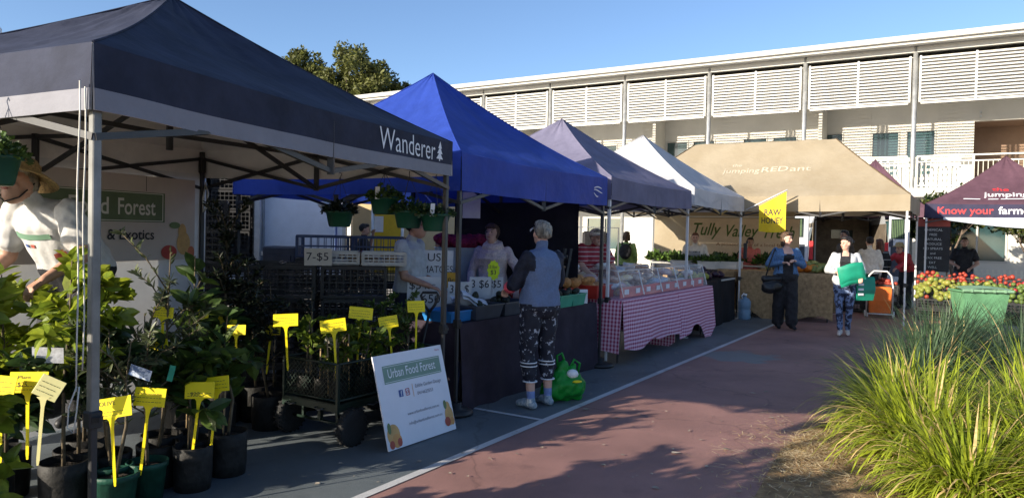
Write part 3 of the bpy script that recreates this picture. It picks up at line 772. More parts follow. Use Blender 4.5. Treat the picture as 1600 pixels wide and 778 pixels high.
def person(label, loc, face_deg, H=1.68, pose=None, top=None, bottom=None, shoes=None, skin='fair', sleeve='long', pants='long', build=1.0, belly=0.0, bust=0.0,
           hair=None, hairstyle='short', yaw=0.0, pitch=0.0, voxel=0.010, top_fn=None, loose=0.012, hem=None, legw=1.0, group=None, grip=0.6, extra=None, socks=None, collar=None, legs=True, faceparts=True):
    """face_deg: direction the person faces in plan, degrees anticlockwise from +x. local frame: +y forward, +x to the person's left... mirrored not needed."""
    t = thing('person', label, 'person', loc, R(face_deg-90), group)
    k = H/1.70
    J = {n: Vector(v) for n, v in BASE.items()}
    for n, v in (pose or {}).items(): J[n] = Vector(v)
    J = {n: v*k for n, v in J.items()}
    B = Body(); bw = build
    sx = (J['shL']-J['shR']).normalized(); hx = (J['hiL']-J['hiR']).normalized()
    pel, wai, che, nek = J['pel'], J['wai'], J['che'], J['nek']
    lo = loose
    ax = (che-pel).normalized(); fwd = ax.cross(sx)*-1
    fwd = sx.cross(ax)*-1 if False else (Vector((0, 0, 1)).cross(sx)).normalized()
    hemz = J['pel'].z-0.06*k if hem is None else hem*k
    B.loft([(pel-ax*0.13*k, hx, .095*bw*k+lo, .085*bw*k+lo), (pel-ax*.06*k, hx, .158*bw*k+lo, .118*bw*k+lo), (pel, hx, .168*bw*k+lo, .122*bw*k+lo), (lerp(pel, wai, .6)+fwd*belly*.4, hx, .150*bw*k+lo, .112*bw*k+lo+belly*.6),
            (wai+fwd*belly*.5, lerp(hx, sx, .4), .140*bw*k+lo, .105*bw*k+lo+belly*.7), (lerp(wai, che, .5)+fwd*belly*.3, sx, .148*bw*k+lo, .108*bw*k+lo+belly*.4), (che+fwd*bust*.4, sx, .162*bw*k+lo, .112*bw*k+lo+bust*.6),
            (lerp(che, nek, .45), sx, .165*bw*k+lo, .100*bw*k+lo), (lerp(che, nek, .80), sx, .125*bw*k+lo*.5, .078*k+lo*.5), (nek, sx, .062*k, .060*k)], 'torso')
    hed = J['hed']
    B.cap(nek-ax*.03*k, lerp(nek, hed, .7), .055*k, .050*k, 'neck')
    HM = (Matrix.Rotation(R(yaw), 3, 'Z') @ Matrix.Rotation(R(-pitch), 3, 'X'))
    def h(x, y, z): return hed+HM @ (Vector((x, y, z))*k)
    B.ell(h(0, -.012, .025), (.074*k, .092*k, .092*k), 'head', HM); B.ell(h(0, .012, -.045), (.058*k, .068*k, .075*k), 'head', HM)
    B.ell(h(0, .035, -.088), (.032*k, .030*k, .025*k), 'head', HM)
    B.cap(h(0, .076, .012), h(0, .098, -.026), .010*k, .015*k, 'head', 8)
    B.cap(h(-.03, .074, .03), h(.03, .074, .03), .012*k, .012*k, 'head', 8)
    for s_ in (-1, 1):
        B.ell(h(.074*s_, -.008, -.005), (.012*k, .020*k, .032*k), 'head', HM, 10); B.ell(h(.034*s_, .055, -.030), (.022*k, .022*k, .022*k), 'head', HM, 10)
    for S in ('L', 'R'):
        sh, el, wr = J['sh'+S], J['el'+S], J['wr'+S]
        ud = (el-sh).normalized()
        B.cap(sh-Z3*.018*k, el, .046*k*bw+(lo*.55 if sleeve != 'none' else 0), .041*k*bw+(lo if sleeve == 'long' else 0), 'uarm')
        if sleeve == 'short': B.cap(sh, lerp(sh, el, .62), .052*k*bw+lo*.8, .056*k*bw+lo, 'sleeve')
        if sleeve == 'elbow': B.cap(sh, lerp(sh, el, 1.0), .056*k*bw+lo, .052*k*bw+lo, 'sleeve')
        B.cap(el, wr, .041*k*bw+(lo*.8 if sleeve == 'long' else 0), .027*k+(lo*.6 if sleeve == 'long' else 0), 'farm')
        fd = (wr-el).normalized(); side = fd.cross(Vector((0, 0, 1)))
        if side.length < .2: side = Vector((1, 0, 0))
        side.normalize(); pn = side.cross(fd).normalized()
        # palm and five fingers
        hand = wr+fd*.045*k
        for q in (-1, 0, 1): B.cap(wr+fd*.02*k+side*q*.016*k, wr+fd*.085*k+side*q*.024*k, .016*k, .014*k, 'hand', 8)
        for q, ln in ((-1.5, .058), (-.5, .070), (.5, .074), (1.5, .066)):
            a = wr+fd*.09*k+side*q*.0195*k; m_ = a+(fd*math.cos(grip)-pn*math.sin(grip)).normalized()*ln*.55*k; e = m_+(fd*math.cos(grip*2)-pn*math.sin(grip*2))*ln*.5*k
            B.cap(a, m_, .0095*k, .009*k, 'hand', 7); B.cap(m_, e, .009*k, .0075*k, 'hand', 7)
        ts = -1 if (side.x*(1 if S == 'L' else -1)) > 0 else 1
        a = wr+fd*.03*k+side*ts*.026*k; m_ = a+(fd*.75+side*ts*.6-pn*.3).normalized()*.045*k; B.cap(a, m_, .013*k, .010*k, 'hand', 7); B.cap(m_, m_+(fd*.95-pn*.5).normalized()*.032*k, .010*k, .008*k, 'hand', 7)
        if legs:
            hi, kn, an = J['hi'+S], J['kn'+S], J['an'+S]; lw = legw*bw
            pl = .004 if pants == 'tight' else .014
            B.cap(hi, lerp(hi, kn, .5), .088*k*lw+pl, .073*k*lw+pl, 'thigh', 14); B.cap(lerp(hi, kn, .5), kn, .073*k*lw+pl, .054*k*lw+pl, 'thigh', 14)
            pe = {'long': 1.0, 'tight': 1.0, 'capri': .62, 'short': 0, 'wide': 1.0}[pants]
            ca = lerp(kn, an, .3); back = (J['hiL']-J['hiR']).cross(Vector((0, 0, 1))).normalized()
            f2 = 1.0
            B.cap(kn, ca-fwd*.012*k, .051*k+pl*(pe > 0), .053*k+pl*(pe > 0), 'shin', 12); B.cap(ca-fwd*.012*k, an, .050*k, .036*k, 'shin', 12)
            if pants == 'long': B.cap(ca, lerp(kn, an, .97), .060*k*lw, .062*k*lw, 'trouser', 12)
            if pants == 'wide': B.cap(lerp(hi, kn, .5), lerp(kn, an, .88), .095*k*lw, .088*k*lw, 'trouser', 14)
            if pants == 'tight': B.cap(ca, lerp(kn, an, .92), .055*k*lw, .046*k, 'trouser', 12)
            if pants == 'capri': B.cap(kn, lerp(kn, an, .45), .062*k*lw, .063*k*lw, 'trouser', 12)
            fo = J.get('to'+S)
            toe = fo if fo else an+Vector((0.015*(1 if S == 'L' else -1), .16, -an.z/k+.03))*k
            if not fo: toe.z = an.z-.05*k
            B.cap(an-fwd*.035*k-Z3*.040*k, lerp(an, toe, .55)-Z3*.005, .036*k, .040*k, 'foot', 10); B.cap(lerp(an, toe, .5)-Z3*.006*k, toe, .040*k, .032*k, 'foot', 10); B.cap(an, an-Z3*.035*k, .040*k, .042*k, 'foot', 10)
    if extra: extra(B, J, k, h, fwd)
    # remesh into one skin
    me0 = B.mb.mesh('tmp', []); ob = bpy.data.objects.new('tmp', me0); COL.objects.link(ob)
    md = ob.modifiers.new('r', 'REMESH'); md.mode = 'VOXEL'; md.voxel_size = voxel; md.use_smooth_shade = True
    m2 = ob.modifiers.new('s', 'SMOOTH'); m2.factor = 0.5; m2.iterations = 4
    dg = bpy.context.evaluated_depsgraph_get(); dg.update()
    me = bpy.data.meshes.new_from_object(ob.evaluated_get(dg)); bpy.data.objects.remove(ob); bpy.data.meshes.remove(me0)
    me.name = 'body'
    nP = len(me.polygons); cen = np.empty(nP*3); me.polygons.foreach_get('center', cen); cen = cen.reshape(-1, 3)
    best = np.full(nP, 1e9); reg = np.zeros(nP, int); names = []
    tpar = np.zeros(nP)
    for (rg, a, b, ra, rb) in B.b:
        if rg not in names: names.append(rg)
        d = b-a; L2 = max(d.dot(d), 1e-9); tt = np.clip(((cen-a) @ d)/L2, 0, 1)
        ds = np.linalg.norm(cen-(a+tt[:, None]*d), axis=1)-(ra+(rb-ra)*tt)
        m_ = ds < best; best[m_] = ds[m_]; reg[m_] = names.index(rg); tpar[m_] = tt[m_]
    rn = np.array(names, dtype=object)[reg]
    mats = [SKIN[skin], top, bottom, shoes or m_rubber, socks or SKIN[skin], collar or top]
    idx = np.zeros(nP, int)
    tor = rn == 'torso'
    idx[tor] = np.where(cen[tor][:, 2] > hemz, 1, 2)
    if sleeve != 'none':
        idx[rn == 'sleeve'] = 1
        if sleeve == 'long': idx[(rn == 'uarm') | (rn == 'farm')] = 1
        elif sleeve == 'short': idx[(rn == 'uarm') & (tpar < .62)] = 1
        elif sleeve == 'elbow': idx[rn == 'uarm'] = 1
    idx[(rn == 'thigh') | (rn == 'trouser')] = 2
    idx[rn == 'thigh'] = np.where(cen[rn == 'thigh'][:, 2] > hemz+0.02, 1, 2)
    shn = rn == 'shin'
    if pants == 'capri': idx[shn] = np.where(cen[shn][:, 2] > lerp(J['knL'], J['anL'], .62).z, 2, 0)
    elif pants != 'short': idx[shn] = 2
    idx[rn == 'foot'] = 3
    if socks: idx[shn & (cen[:, 2] < .17*k)] = 4
    if top_fn: idx = top_fn(idx, cen/k, rn, tpar, mats)
    me.materials.clear()
    for m_ in mats: me.materials.append(m_)
    # cloth folds
    co = np.empty(len(me.vertices)*3); me.vertices.foreach_get('co', co); co = co.reshape(-1, 3)
    me.polygons.foreach_set('material_index', idx.astype(np.int32)); me.polygons.foreach_set('use_smooth', [True]*nP)
    clothv = np.zeros(len(co), bool)
    lv = np.empty(len(me.loops), int); me.loops.foreach_get('vertex_index', lv)
    ls = np.empty(nP, int); me.polygons.foreach_get('loop_start', ls); lt = np.empty(nP, int); me.polygons.foreach_get('loop_total', lt)
    lidx = np.repeat(idx, lt); clothv[lv[(lidx == 1) | (lidx == 2) | (lidx >= 5)]] = True
    nr = np.empty(len(co)*3); me.vertices.foreach_get('normal', nr); nr = nr.reshape(-1, 3)
    sd_ = abs(hash(label)) % 97 if False else len(label)
    w = (np.sin(co[:, 2]*46+co[:, 0]*38*np.sin(co[:, 1]*9+sd_)+sd_)+np.sin(co[:, 2]*27-co[:, 1]*41+co[:, 0]*13+sd_*2)+.6*np.sin(co[:, 0]*71+co[:, 2]*19))*0.0024*min(1.2, loose/.012)
    co[clothv] += nr[clothv]*w[clothv][:, None]
    me.vertices.foreach_set('co', co.ravel()); me.update()
    body = link('body', me, t)
    # eyes, mouth
    if faceparts:
        for s_ in (-1, 1):
            e = MB(); e.ball(h(.031*s_, .083, -.002), (.011*k, .006*k, .0065*k), 8, 0, HM); e.build('eye', m_eye, t)
            e = MB(); e.ball(h(.031*s_, .087, .022), (.018*k, .005*k, .004*k), 8, 0, HM); e.build('eyebrow', hair or m_eye, t)
        e = MB(); e.ball(h(0, .083, -.060), (.022*k, .008*k, .006*k), 8, 0, HM); e.build('mouth', m_lip, t)
    if hair and hairstyle != 'none': make_hair(t, h, HM, k, hair, hairstyle)
    return t, J, h, HM, k

def blob(name, mat, parent, parts, voxel=.009, nz=0.006, fr=60, smooth=1):
    """a single soft mesh from overlapping ellipsoids / capsules"""
    B = Body()
    for p in parts:
        if p[0] == 'e': B.ell(p[1], p[2], 'x', p[3] if len(p) > 3 else None)
        else: B.cap(p[1], p[2], p[3], p[4], 'x')
    me0 = B.mb.mesh('tmp', []); ob = bpy.data.objects.new('tmp', me0); COL.objects.link(ob)
    md = ob.modifiers.new('r', 'REMESH'); md.mode = 'VOXEL'; md.voxel_size = voxel; md.use_smooth_shade = True
    m2 = ob.modifiers.new('s', 'SMOOTH'); m2.factor = .5; m2.iterations = smooth
    dg = bpy.context.evaluated_depsgraph_get(); dg.update()
    me = bpy.data.meshes.new_from_object(ob.evaluated_get(dg)); bpy.data.objects.remove(ob); bpy.data.meshes.remove(me0)
    for v in me.vertices:
        v.co += v.normal*(noise.noise(v.co*fr)*nz)
    me.materials.clear(); me.materials.append(mat); me.name = name
    for p in me.polygons: p.use_smooth = True
    me.update(); return link(name, me, parent)

def make_hair(t, h, HM, k, mat, style):
    P_ = [('e', h(0, -.022, .035), (.083*k, .094*k, .096*k), HM)]
    P_ = [('e', h(0, -.030, .040), (.082*k, .092*k, .090*k), HM), ('e', h(0, .030, .085), (.066*k, .058*k, .038*k), HM)]
    if style == 'bob': P_ += [('c', h(s_*.062, -.03, .02), h(s_*.066, -.02, -.09), .032*k, .030*k) for s_ in (-1, 1)] + [('c', h(0, -.08, .0), h(0, -.075, -.10), .05*k, .045*k), ('c', h(-.05, .05, .085), h(.05, .05, .085), .028*k, .028*k)]
    if style == 'long': P_ += [('c', h(s_*.062, -.04, .02), h(s_*.075, -.03, -.17), .032*k, .028*k) for s_ in (-1, 1)] + [('c', h(0, -.08, 0), h(0, -.085, -.19), .055*k, .05*k)]
    if style == 'bun': P_ += [('e', h(0, -.125, .03), (.042*k, .042*k, .042*k), HM)]
    if style == 'pony': P_ += [('c', h(0, -.105, .03), h(0, -.135, -.02), .03*k, .026*k), ('c', h(0, -.135, -.02), h(.01, -.12, -.15), .028*k, .014*k)]
    if style == 'fringe': P_ += [('c', h(-.05, .068, .062), h(.05, .068, .062), .022*k, .022*k)] + [('c', h(s_*.072, -.0, .03), h(s_*.072, .0, -.04), .020*k, .016*k) for s_ in (-1, 1)] + [('c', h(0, -.08, .0), h(0, -.07, -.06), .05*k, .04*k)]
    blob('hair', mat, t, P_, .008*k, .006, 55)
def cap_hat(t, h, HM, k, mat, back=1):
    mb = MB(); mb.lathe([(.0, .125), (.05, .12), (.082, .09), (.095, .045), (.096, .02)], 18, h(0, -.012, .02), 0, HM); o = mb.build('cap', mat, t)
    b = MB(); rows = []
    for j in range(4):
        rows.append([h(math.sin(a)*(.088+.0*j), math.cos(a)*(.088)+.028*j*math.cos(a)-.012, .045-.008*j*math.cos(a)-.004*j) for a in [(-1.15+2.3*i/10) for i in range(11)]])
    b.grid(rows); b.grid([[p-Z3*.004 for p in r_][::-1] for r_ in rows]); b.build('peak', mat, o)

def face_to(a, b): return math.degrees(math.atan2(b[1]-a[1], b[0]-a[0]))
# ------------------------------------------------------------------ the people in the photograph
def cl(name, col, var=0.1, rough=0.8, col2=None, scale=20, lo=.4, hi=.6, bump=.2): return M('wear_'+name, col, rough, var, scale, bump, 60, col2=col2, lo=lo, hi=hi)
w_white = cl('white_tee', (0.50, 0.49, 0.48), .05, bump=.1); w_black = cl('black', (0.016, 0.016, 0.020), .2); w_navy = cl('navy', (0.02, 0.025, 0.05), .15)
w_jean = cl('jeans', (0.04, 0.06, 0.11), .2); w_grey = cl('grey_shirt', (0.46, 0.47, 0.47), .06); w_pink = cl('pink_jumper', (0.70, 0.56, 0.52), .10, .9, scale=60, bump=.6)
w_blue = cl('blue_marle', (0.12, 0.165, 0.28), .05, scale=60); w_floral = M('wear_floral', (0.012, 0.014, 0.025), .7, 0, 22, col2=(0.50, 0.52, 0.58), lo=.62, hi=.36)
def camo(name, a, b, scale=22, lo=.46, hi=.54):
    return M(name, a, .75, 0, scale, .15, 60, col2=b, lo=lo, hi=hi)
w_floral = camo('wear_floral_tights', (0.42, 0.44, 0.50), (0.012, 0.014, 0.026), 20, .57, .62)
w_camo = camo('wear_blue_camo_tights', (0.15, 0.21, 0.36), (0.015, 0.02, 0.05), 16, .47, .53)
w_denim = cl('denim_jacket', (0.08, 0.17, 0.33), .15, scale=30); w_lg = cl('pale_cardigan', (0.50, 0.51, 0.52), .07)
w_green = cl('green_top', (0.22, 0.34, 0.11), .1); w_red = cl('red_top', (0.55, 0.045, 0.055), .1); w_coral = cl('coral_top', (0.55, 0.14, 0.12), .1); w_cream = cl('cream', (0.70, 0.64, 0.56), .06)
w_trainer = cl('trainer_grey', (0.42, 0.46, 0.50), .25, scale=30, col2=(0.16, 0.24, 0.30)); w_shoew = cl('shoe_cream', (0.60, 0.54, 0.48), .1); w_sock = cl('sock_blue', (0.20, 0.28, 0.55), .1)
w_sleeve = cl('navy_sleeve', (0.014, 0.016, 0.030), .2)
def stripes(name, a, b, per, frac):
    m = M(name, a, .8, .0); N, L, bs = nodes_of(m)
    tc = N.new('ShaderNodeTexCoord') if not [n for n in N if n.type == 'TEX_COORD'] else [n for n in N if n.type == 'TEX_COORD'][0]
    sp = N.new('ShaderNodeSeparateXYZ'); L.new(tc.outputs['Object'], sp.inputs[0])
    md = N.new('ShaderNodeMath'); md.operation = 'MODULO'; md.inputs[1].default_value = per; L.new(sp.outputs[2], md.inputs[0])
    lt = N.new('ShaderNodeMath'); lt.operation = 'LESS_THAN'; lt.inputs[1].default_value = per*frac; L.new(md.outputs[0], lt.inputs[0])
    mx = N.new('ShaderNodeMixRGB'); mx.inputs[1].default_value = tuple(a)+(1,); mx.inputs[2].default_value = tuple(b)+(1,)
    L.new(lt.outputs[0], mx.inputs[0]); L.new(mx.outputs[0], bs.inputs['Base Color']); return m
w_stripe = stripes('wear_red_stripe', (0.36, 0.035, 0.055), (0.70, 0.60, 0.60), 0.062, 0.16)
w_bstripe = stripes('wear_black_stripe', (0.014, 0.014, 0.016), (0.40, 0.38, 0.36), 0.16, 0.10)
h_grey = hairm('grey', (0.30, 0.265, 0.21)); h_brown = hairm('brown', (0.10, 0.055, 0.03)); h_dark = hairm('dark', (0.018, 0.013, 0.012)); h_red = hairm('auburn', (0.16, 0.06, 0.03))

# customer in the foreground, seen from behind
pc = (0.26, 6.60, 0)
def cust_fn(idx, c, rn, tp, mats):
    m = (rn == 'uarm') | (rn == 'farm'); idx[m] = 5
    m = (rn == 'torso') & (idx == 1) & (np.abs(c[:, 0]) > 0.128+0.34*np.clip(1.36-c[:, 2], 0, .3)*0.3) & (c[:, 2] > 1.24-.0); idx[m] = 5
    return idx
pp_ = dict(pel=(0, 0, .95), nek=(.03, .02, 1.435), che=(.015, .0, 1.27), hed=(.05, .06, 1.575), shL=(.195, .0, 1.38), shR=(-.155, .0, 1.385), elL=(.27, .07, 1.13), elR=(-.235, .08, 1.12), wrL=(.19, .28, 1.08), wrR=(-.16, .28, 1.06),
           knL=(.10, .02, .50), knR=(-.115, .02, .50), anL=(.10, -.02, .085), anR=(-.125, -.06, .085))
a_c = math.degrees(math.atan2(V2.y, V2.x))
cu, J, h, HM, k = person('woman in blue raglan top and dark floral leggings seen from behind at the avocado table', pc, a_c-22, 1.67, pp_, w_blue, w_floral, w_trainer, sleeve='long', pants='capri', build=1.10, loose=.020, hem=.93,
       hair=h_grey, hairstyle='none', yaw=-14, pitch=-14, voxel=.0085, top_fn=cust_fn, collar=w_sleeve, socks=w_sock, legw=1.0, faceparts=True)
make_hair(cu, h, HM, k, h_grey, 'bun')
# her sun visor and the two white bands below each knee
mb = MB()
rows = [[h(math.sin(a)*(.086+.006*j), math.cos(a)*(.096+.020*j)-.005, .050-.012*j) for a in [(-1.35+2.7*i/14) for i in range(15)]] for j in range(4)]
mb.grid(rows); mb.grid([[p-Z3*.005 for p in r_][::-1] for r_ in rows]); mb.build('visor', w_cream, cu)
for S in 'LR':
    a, b = J['kn'+S], J['an'+S]
    for f in (.20, .27, .60):
        c = lerp(a, b, f); mb = MB(); r_ = .076 if f < .5 else .066
        mb.lathe([(r_-.006, -.004), (r_, -.004), (r_, .004), (r_-.006, .004)], 22, c-V(0, .004, 0)); mb.build('legging_band', m_txtw, cu)
for i in range(3):
    c = lerp(J['elR'], J['wrR'], .50+.10*i); d = (J['wrR']-J['elR']).normalized(); q = d.to_track_quat('Z', 'Y').to_matrix()
    mb = MB(); mb.lathe([(.052, -.007), (.058, -.007), (.057, .007), (.051, .007)], 18, c, 0, q); mb.build('wrist_band', M('neon_pink', (0.75, 0.10, 0.14), .7), cu)
    

# stallholder in the pink jumper
ps = P(2.22, 1.12)
def cowl(B, J, k, h, f):
    for a in np.linspace(0, 2*math.pi, 11)[:-1]:
        c = J['nek']+V(.085*math.cos(a), .03+.085*math.sin(a), .0-.028*math.sin(a)); c2 = J['nek']+V(.085*math.cos(a+.66), .03+.085*math.sin(a+.66), -.028*math.sin(a+.66))
        B.cap(c*1, c2*1, .045, .045, 'torso', 9); B.cap(c+V(0, .02, -.07), c2+V(0, .02, -.07), .045, .045, 'torso', 9)
sw, J, h, HM, k = person('woman in dusty pink cowl neck jumper standing behind the price signs', ps, -104, 1.66,
    dict(wrL=(.20, .26, .93), elL=(.26, .0, 1.10), elR=(-.33, .05, 1.13), wrR=(-.36, .25, .95), hed=(.0, .06, 1.57)), w_pink, w_jean, sleeve='long', build=1.06, bust=.05, loose=.016, hem=.84, hair=h_brown, hairstyle='fringe', yaw=-8, pitch=-16, extra=cowl, voxel=.009)

# man in grey shirt behind the crates
mg, J, h, HM, k = person('man in grey short sleeved shirt and glasses standing by the black crates', (-1.0, 7.28, 0), -20, 1.72,
    dict(wrL=(.18, .30, 1.02), elL=(.23, .06, 1.10), elR=(-.235, .02, 1.10), wrR=(-.20, .27, .95), hed=(0, .07, 1.57)), w_grey, w_navy, sleeve='short', skin='tan', hair=h_dark, loose=.022, hem=.92, pitch=-14, belly=.02)
mb = MB()
for s_ in (-1, 1):
    mb.tube([h(.031*s_+.022*math.cos(a), .098, .0+.016*math.sin(a)) for a in np.linspace(0, 6.28, 13)], .0028, 5); mb.tube([h(.054*s_, .096, .004), h(.076*s_, .0, .008)], .0028, 5)
mb.build('glasses', m_dark, mg)
mb = MB(); mb.lathe([(.0, .125), (.05, .118), (.085, .085), (.096, .04), (.094, .0)], 16, h(0, -.02, .028), 0, HM); mb.build('beanie', w_navy, mg)

# man in white T-shirt and straw hat, leaning over the plants
pm = V(-2.99, 4.92, 0.22)
def tee_fn(idx, c, rn, tp, mats): return idx
mh, J, h, HM, k = person('man in white printed T-shirt and straw hat bending over the potted plants', pm, -104, 1.82,
    dict(pel=(-.04, -.10, .95), wai=(-.02, -.04, 1.09), che=(.0, .08, 1.23), nek=(.0, .19, 1.36), hed=(.02, .30, 1.455), shL=(.20, .14, 1.33), shR=(-.21, .16, 1.315), elL=(.31, .10, 1.03), elR=(-.36, .22, 1.06), wrL=(.27, .32, .89), wrR=(-.34, .46, .93),
         hiL=(.06, -.10, .93), hiR=(-.13, -.10, .93)), w_white, w_black, m_rubber, sleeve='short', skin='tan', build=1.20, belly=.05, loose=.022, hem=.96, hair=h_grey, hairstyle='short', yaw=10, pitch=-26, voxel=.009)
m_straw = M('straw', (0.52, 0.36, 0.16), .8, .2, 60, .5, 90)
HH = HM
mb = MB(); mb.lathe([(.0, .16), (.06, .155), (.090, .12), (.098, .06), (.104, .052), (.16, .040), (.205, .012), (.21, .016), (.16, .048), (.106, .062)], 28, h(0, -.01, .03), 0, HH @ Matrix.Rotation(R(-6), 3, 'X')); mb.build('straw_hat', m_straw, mh)
mb = MB(); mb.tube([h(.08, -.02, .03), h(.06, .03, -.09), h(.0, .05, -.13), h(-.06, .03, -.09), h(-.08, -.02, .03)], .005, 5); mb.build('hat_cord', m_dark, mh)
# print on his shirt: green band, small icons, fruit
chn = (J['nek']-J['wai']).normalized(); xdir = (J['shR']-J['shL']).normalized(); nf = xdir.cross(chn).normalized()
m_pgreen = M('print_green', (0.13, 0.24, 0.16), .7, .05); m_pfruit = M('print_fruit_red', (0.42, 0.09, 0.06), .7, .1); m_pblue = M('print_facebook_blue', (0.05, 0.10, 0.30), .6, 0); m_pora = M('print_orange', (0.62, 0.30, 0.10), .7, .1)
bme = [c for c in mh.children if c.name.startswith('body')][0].data
from mathutils.bvhtree import BVHTree
bvh = BVHTree.FromPolygons([v.co for v in bme.vertices], [p.vertices for p in bme.polygons])
def on_body(x, y):
    p = lerp(J['wai'], J['nek'], y)+xdir*x+nf*.5
    hit = bvh.ray_cast(p, -nf, 1.0); return (hit[0]+hit[1]*.006) if hit[0] else p-nf*.35
def body_patch(x0, x1, y0, y1, mat, name, tilt=0, n=8, m_=3):
    mb = MB(); mb.grid([[on_body(lerp(x0, x1, i/n), lerp(y0, y1, j/m_)+tilt*i/n) for i in range(n+1)] for j in range(m_+1)]); mb.build(name, mat, mh)
body_patch(-.15, .13, .56, .66, m_pgreen, 'shirt_print')
body_patch(-.09, -.06, .42, .48, m_pblue, 'shirt_print'); body_patch(-.04, -.01, .42, .48, m_pfruit, 'shirt_print')
body_patch(.10, .16, .20, .30, m_pfruit, 'shirt_print'); body_patch(.12, .15, .29, .34, m_pora, 'shirt_print')

# man in red striped shirt and cap
mr, J, h, HM, k = person('man in maroon striped polo shirt and pale cap leaning over the bread bags', P(4.62, 1.05), -62, 1.72,
    dict(pel=(0, -.14, .95), wai=(0, -.07, 1.08), che=(0, .04, 1.22), nek=(0, .13, 1.36), hed=(.0, .20, 1.48), shL=(.18, .10, 1.33), shR=(-.18, .10, 1.33), elL=(.26, .22, 1.10), elR=(-.26, .22, 1.10), wrL=(.20, .42, .96), wrR=(-.20, .42, .96), hiL=(.09, -.14, .93), hiR=(-.09, -.14, .93)),
    w_stripe, w_jean, sleeve='short', build=1.22, belly=.05, loose=.024, hem=.88, hair=h_grey, yaw=-10, pitch=-12)
cap_hat(mr, h, HM, k, w_cream)
# woman in green with backpack, further back
pg_ = V(2.72, 17.6, 0)
wg, J, h, HM, k = person('woman in green top with black backpack seen from behind', pg_, 75, 1.64, None, w_green, w_jean, sleeve='long', build=1.05, loose=.02, hair=h_brown, hairstyle='bob')
bp_ = tag(blob('backpack', w_black, None, [('e', V(0, 0, 0), (.15, .09, .19)), ('e', V(0, -.05, -.08), (.11, .07, .09)), ('c', V(-.09, .05, .17), V(-.10, .16, .20), .02, .02), ('c', V(.09, .05, .17), V(.10, .16, .20), .02, .02)], .012, .004), 'black backpack on the back of the woman in green', 'backpack')
bp_.location = pg_ + V(math.cos(R(75)), math.sin(R(75)), 0)*-.19 + V(0, 0, 1.17); bp_.rotation_euler = (0, 0, R(-15))
# woman in cream printed T-shirt facing us
ww, J, h, HM, k = person('woman in cream T-shirt with dark print standing before the tan banner', V(3.86, 15.6, 0), -104, 1.63, dict(wrL=(.24, .12, .88), wrR=(-.26, .10, .88), elL=(.25, -.02, 1.1), elR=(-.27, -.02, 1.1)), w_cream, w_black, sleeve='elbow', build=1.05, loose=.02, hem=.86, hair=h_red, hairstyle='short', pitch=-6)
bme = [c for c in ww.children if c.name.startswith('body')][0].data
bv2 = BVHTree.FromPolygons([v.co for v in bme.vertices], [p.vertices for p in bme.polygons])
mb = MB(); g_ = [[None]*9 for _ in range(9)]
for j in range(9):
    for i in range(9):
        x = lerp(-.11, .12, i/8); z = lerp(.96, 1.25, j/8); hit = bv2.ray_cast(V(x, .6, z), V(0, -1, 0)); g_[j][i] = (hit[0]+V(0, .006, 0)) if hit[0] else V(x, .16, z)
mb.grid(g_); mb.build('shirt_print', M('print_dark_photo', (0.03, 0.03, 0.035), .7, 0, 9, col2=(0.30, 0.30, 0.32), lo=.55, hi=.45), ww)
# person in coral top
person('person in coral top standing behind the greens by the banner', V(5.28, 16.4, 0), -100, 1.56, None, w_coral, w_jean, skin='tan', sleeve='short', hair=h_dark, hairstyle='short', loose=.018)
# walkers
w1p = V(4.70, 12.66, 0)
def w1_fn(idx, c, rn, tp, mats):
    m = (rn == 'torso') & (np.abs(c[:, 0]) < .085-.04*(c[:, 2] > 1.3)) & (c[:, 1] > 0) & (c[:, 2] < 1.36); idx[m] = 2
    idx[(rn == 'torso') & (np.abs(c[:, 0]) < .075) & (c[:, 1] > .02) & (c[:, 2] >= 1.325)] = 0
    idx[(rn == 'torso') & (c[:, 2] < .98)] = 2
    return idx
wa, J, h, HM, k = person('woman in blue denim jacket and loose black jumpsuit walking towards the camera', w1p, -95, 1.66, dict(elL=(.29, .02, 1.14), elR=(-.28, .02, 1.13), wrL=(.12, .20, 1.17), wrR=(-.10, .21, 1.20), anR=(-.085, .12, .10), knR=(-.09, .10, .52), anL=(.09, -.10, .09), knL=(.10, .0, .5)),
     w_denim, w_black, w_black, sleeve='long', pants='wide', build=1.18, loose=.018, hem=.93, bust=.05, hair=h_brown, hairstyle='bob', yaw=38, top_fn=w1_fn, voxel=.009)
w2p = V(5.41, 11.98, 0)
def w2_fn(idx, c, rn, tp, mats):
    m = (rn == 'torso') & (np.abs(c[:, 0]) < .085) & (c[:, 1] > 0) & (idx == 1); idx[m] = 5
    idx[(rn == 'torso') & (np.abs(c[:, 0]) < .05) & (c[:, 1] > .02) & (c[:, 2] >= 1.37)] = 0
    return idx
wb, J, h, HM, k = person('woman in pale cardigan and blue camouflage leggings walking with green bags', w2p, -115, 1.60, dict(elL=(.27, -.02, 1.12), elR=(-.27, .0, 1.12), wrL=(.14, .24, 1.10), wrR=(-.25, .24, 1.03), anR=(-.06, -.06, .09), knR=(-.085, .02, .5), anL=(.05, .10, .095), knL=(.08, .08, .51)),
     w_lg, w_camo, w_shoew, sleeve='long', pants='tight', build=1.10, loose=.020, hem=.88, bust=.04, hair=h_dark, hairstyle='bun', yaw=-48, top_fn=w2_fn, collar=w_black, voxel=.009)
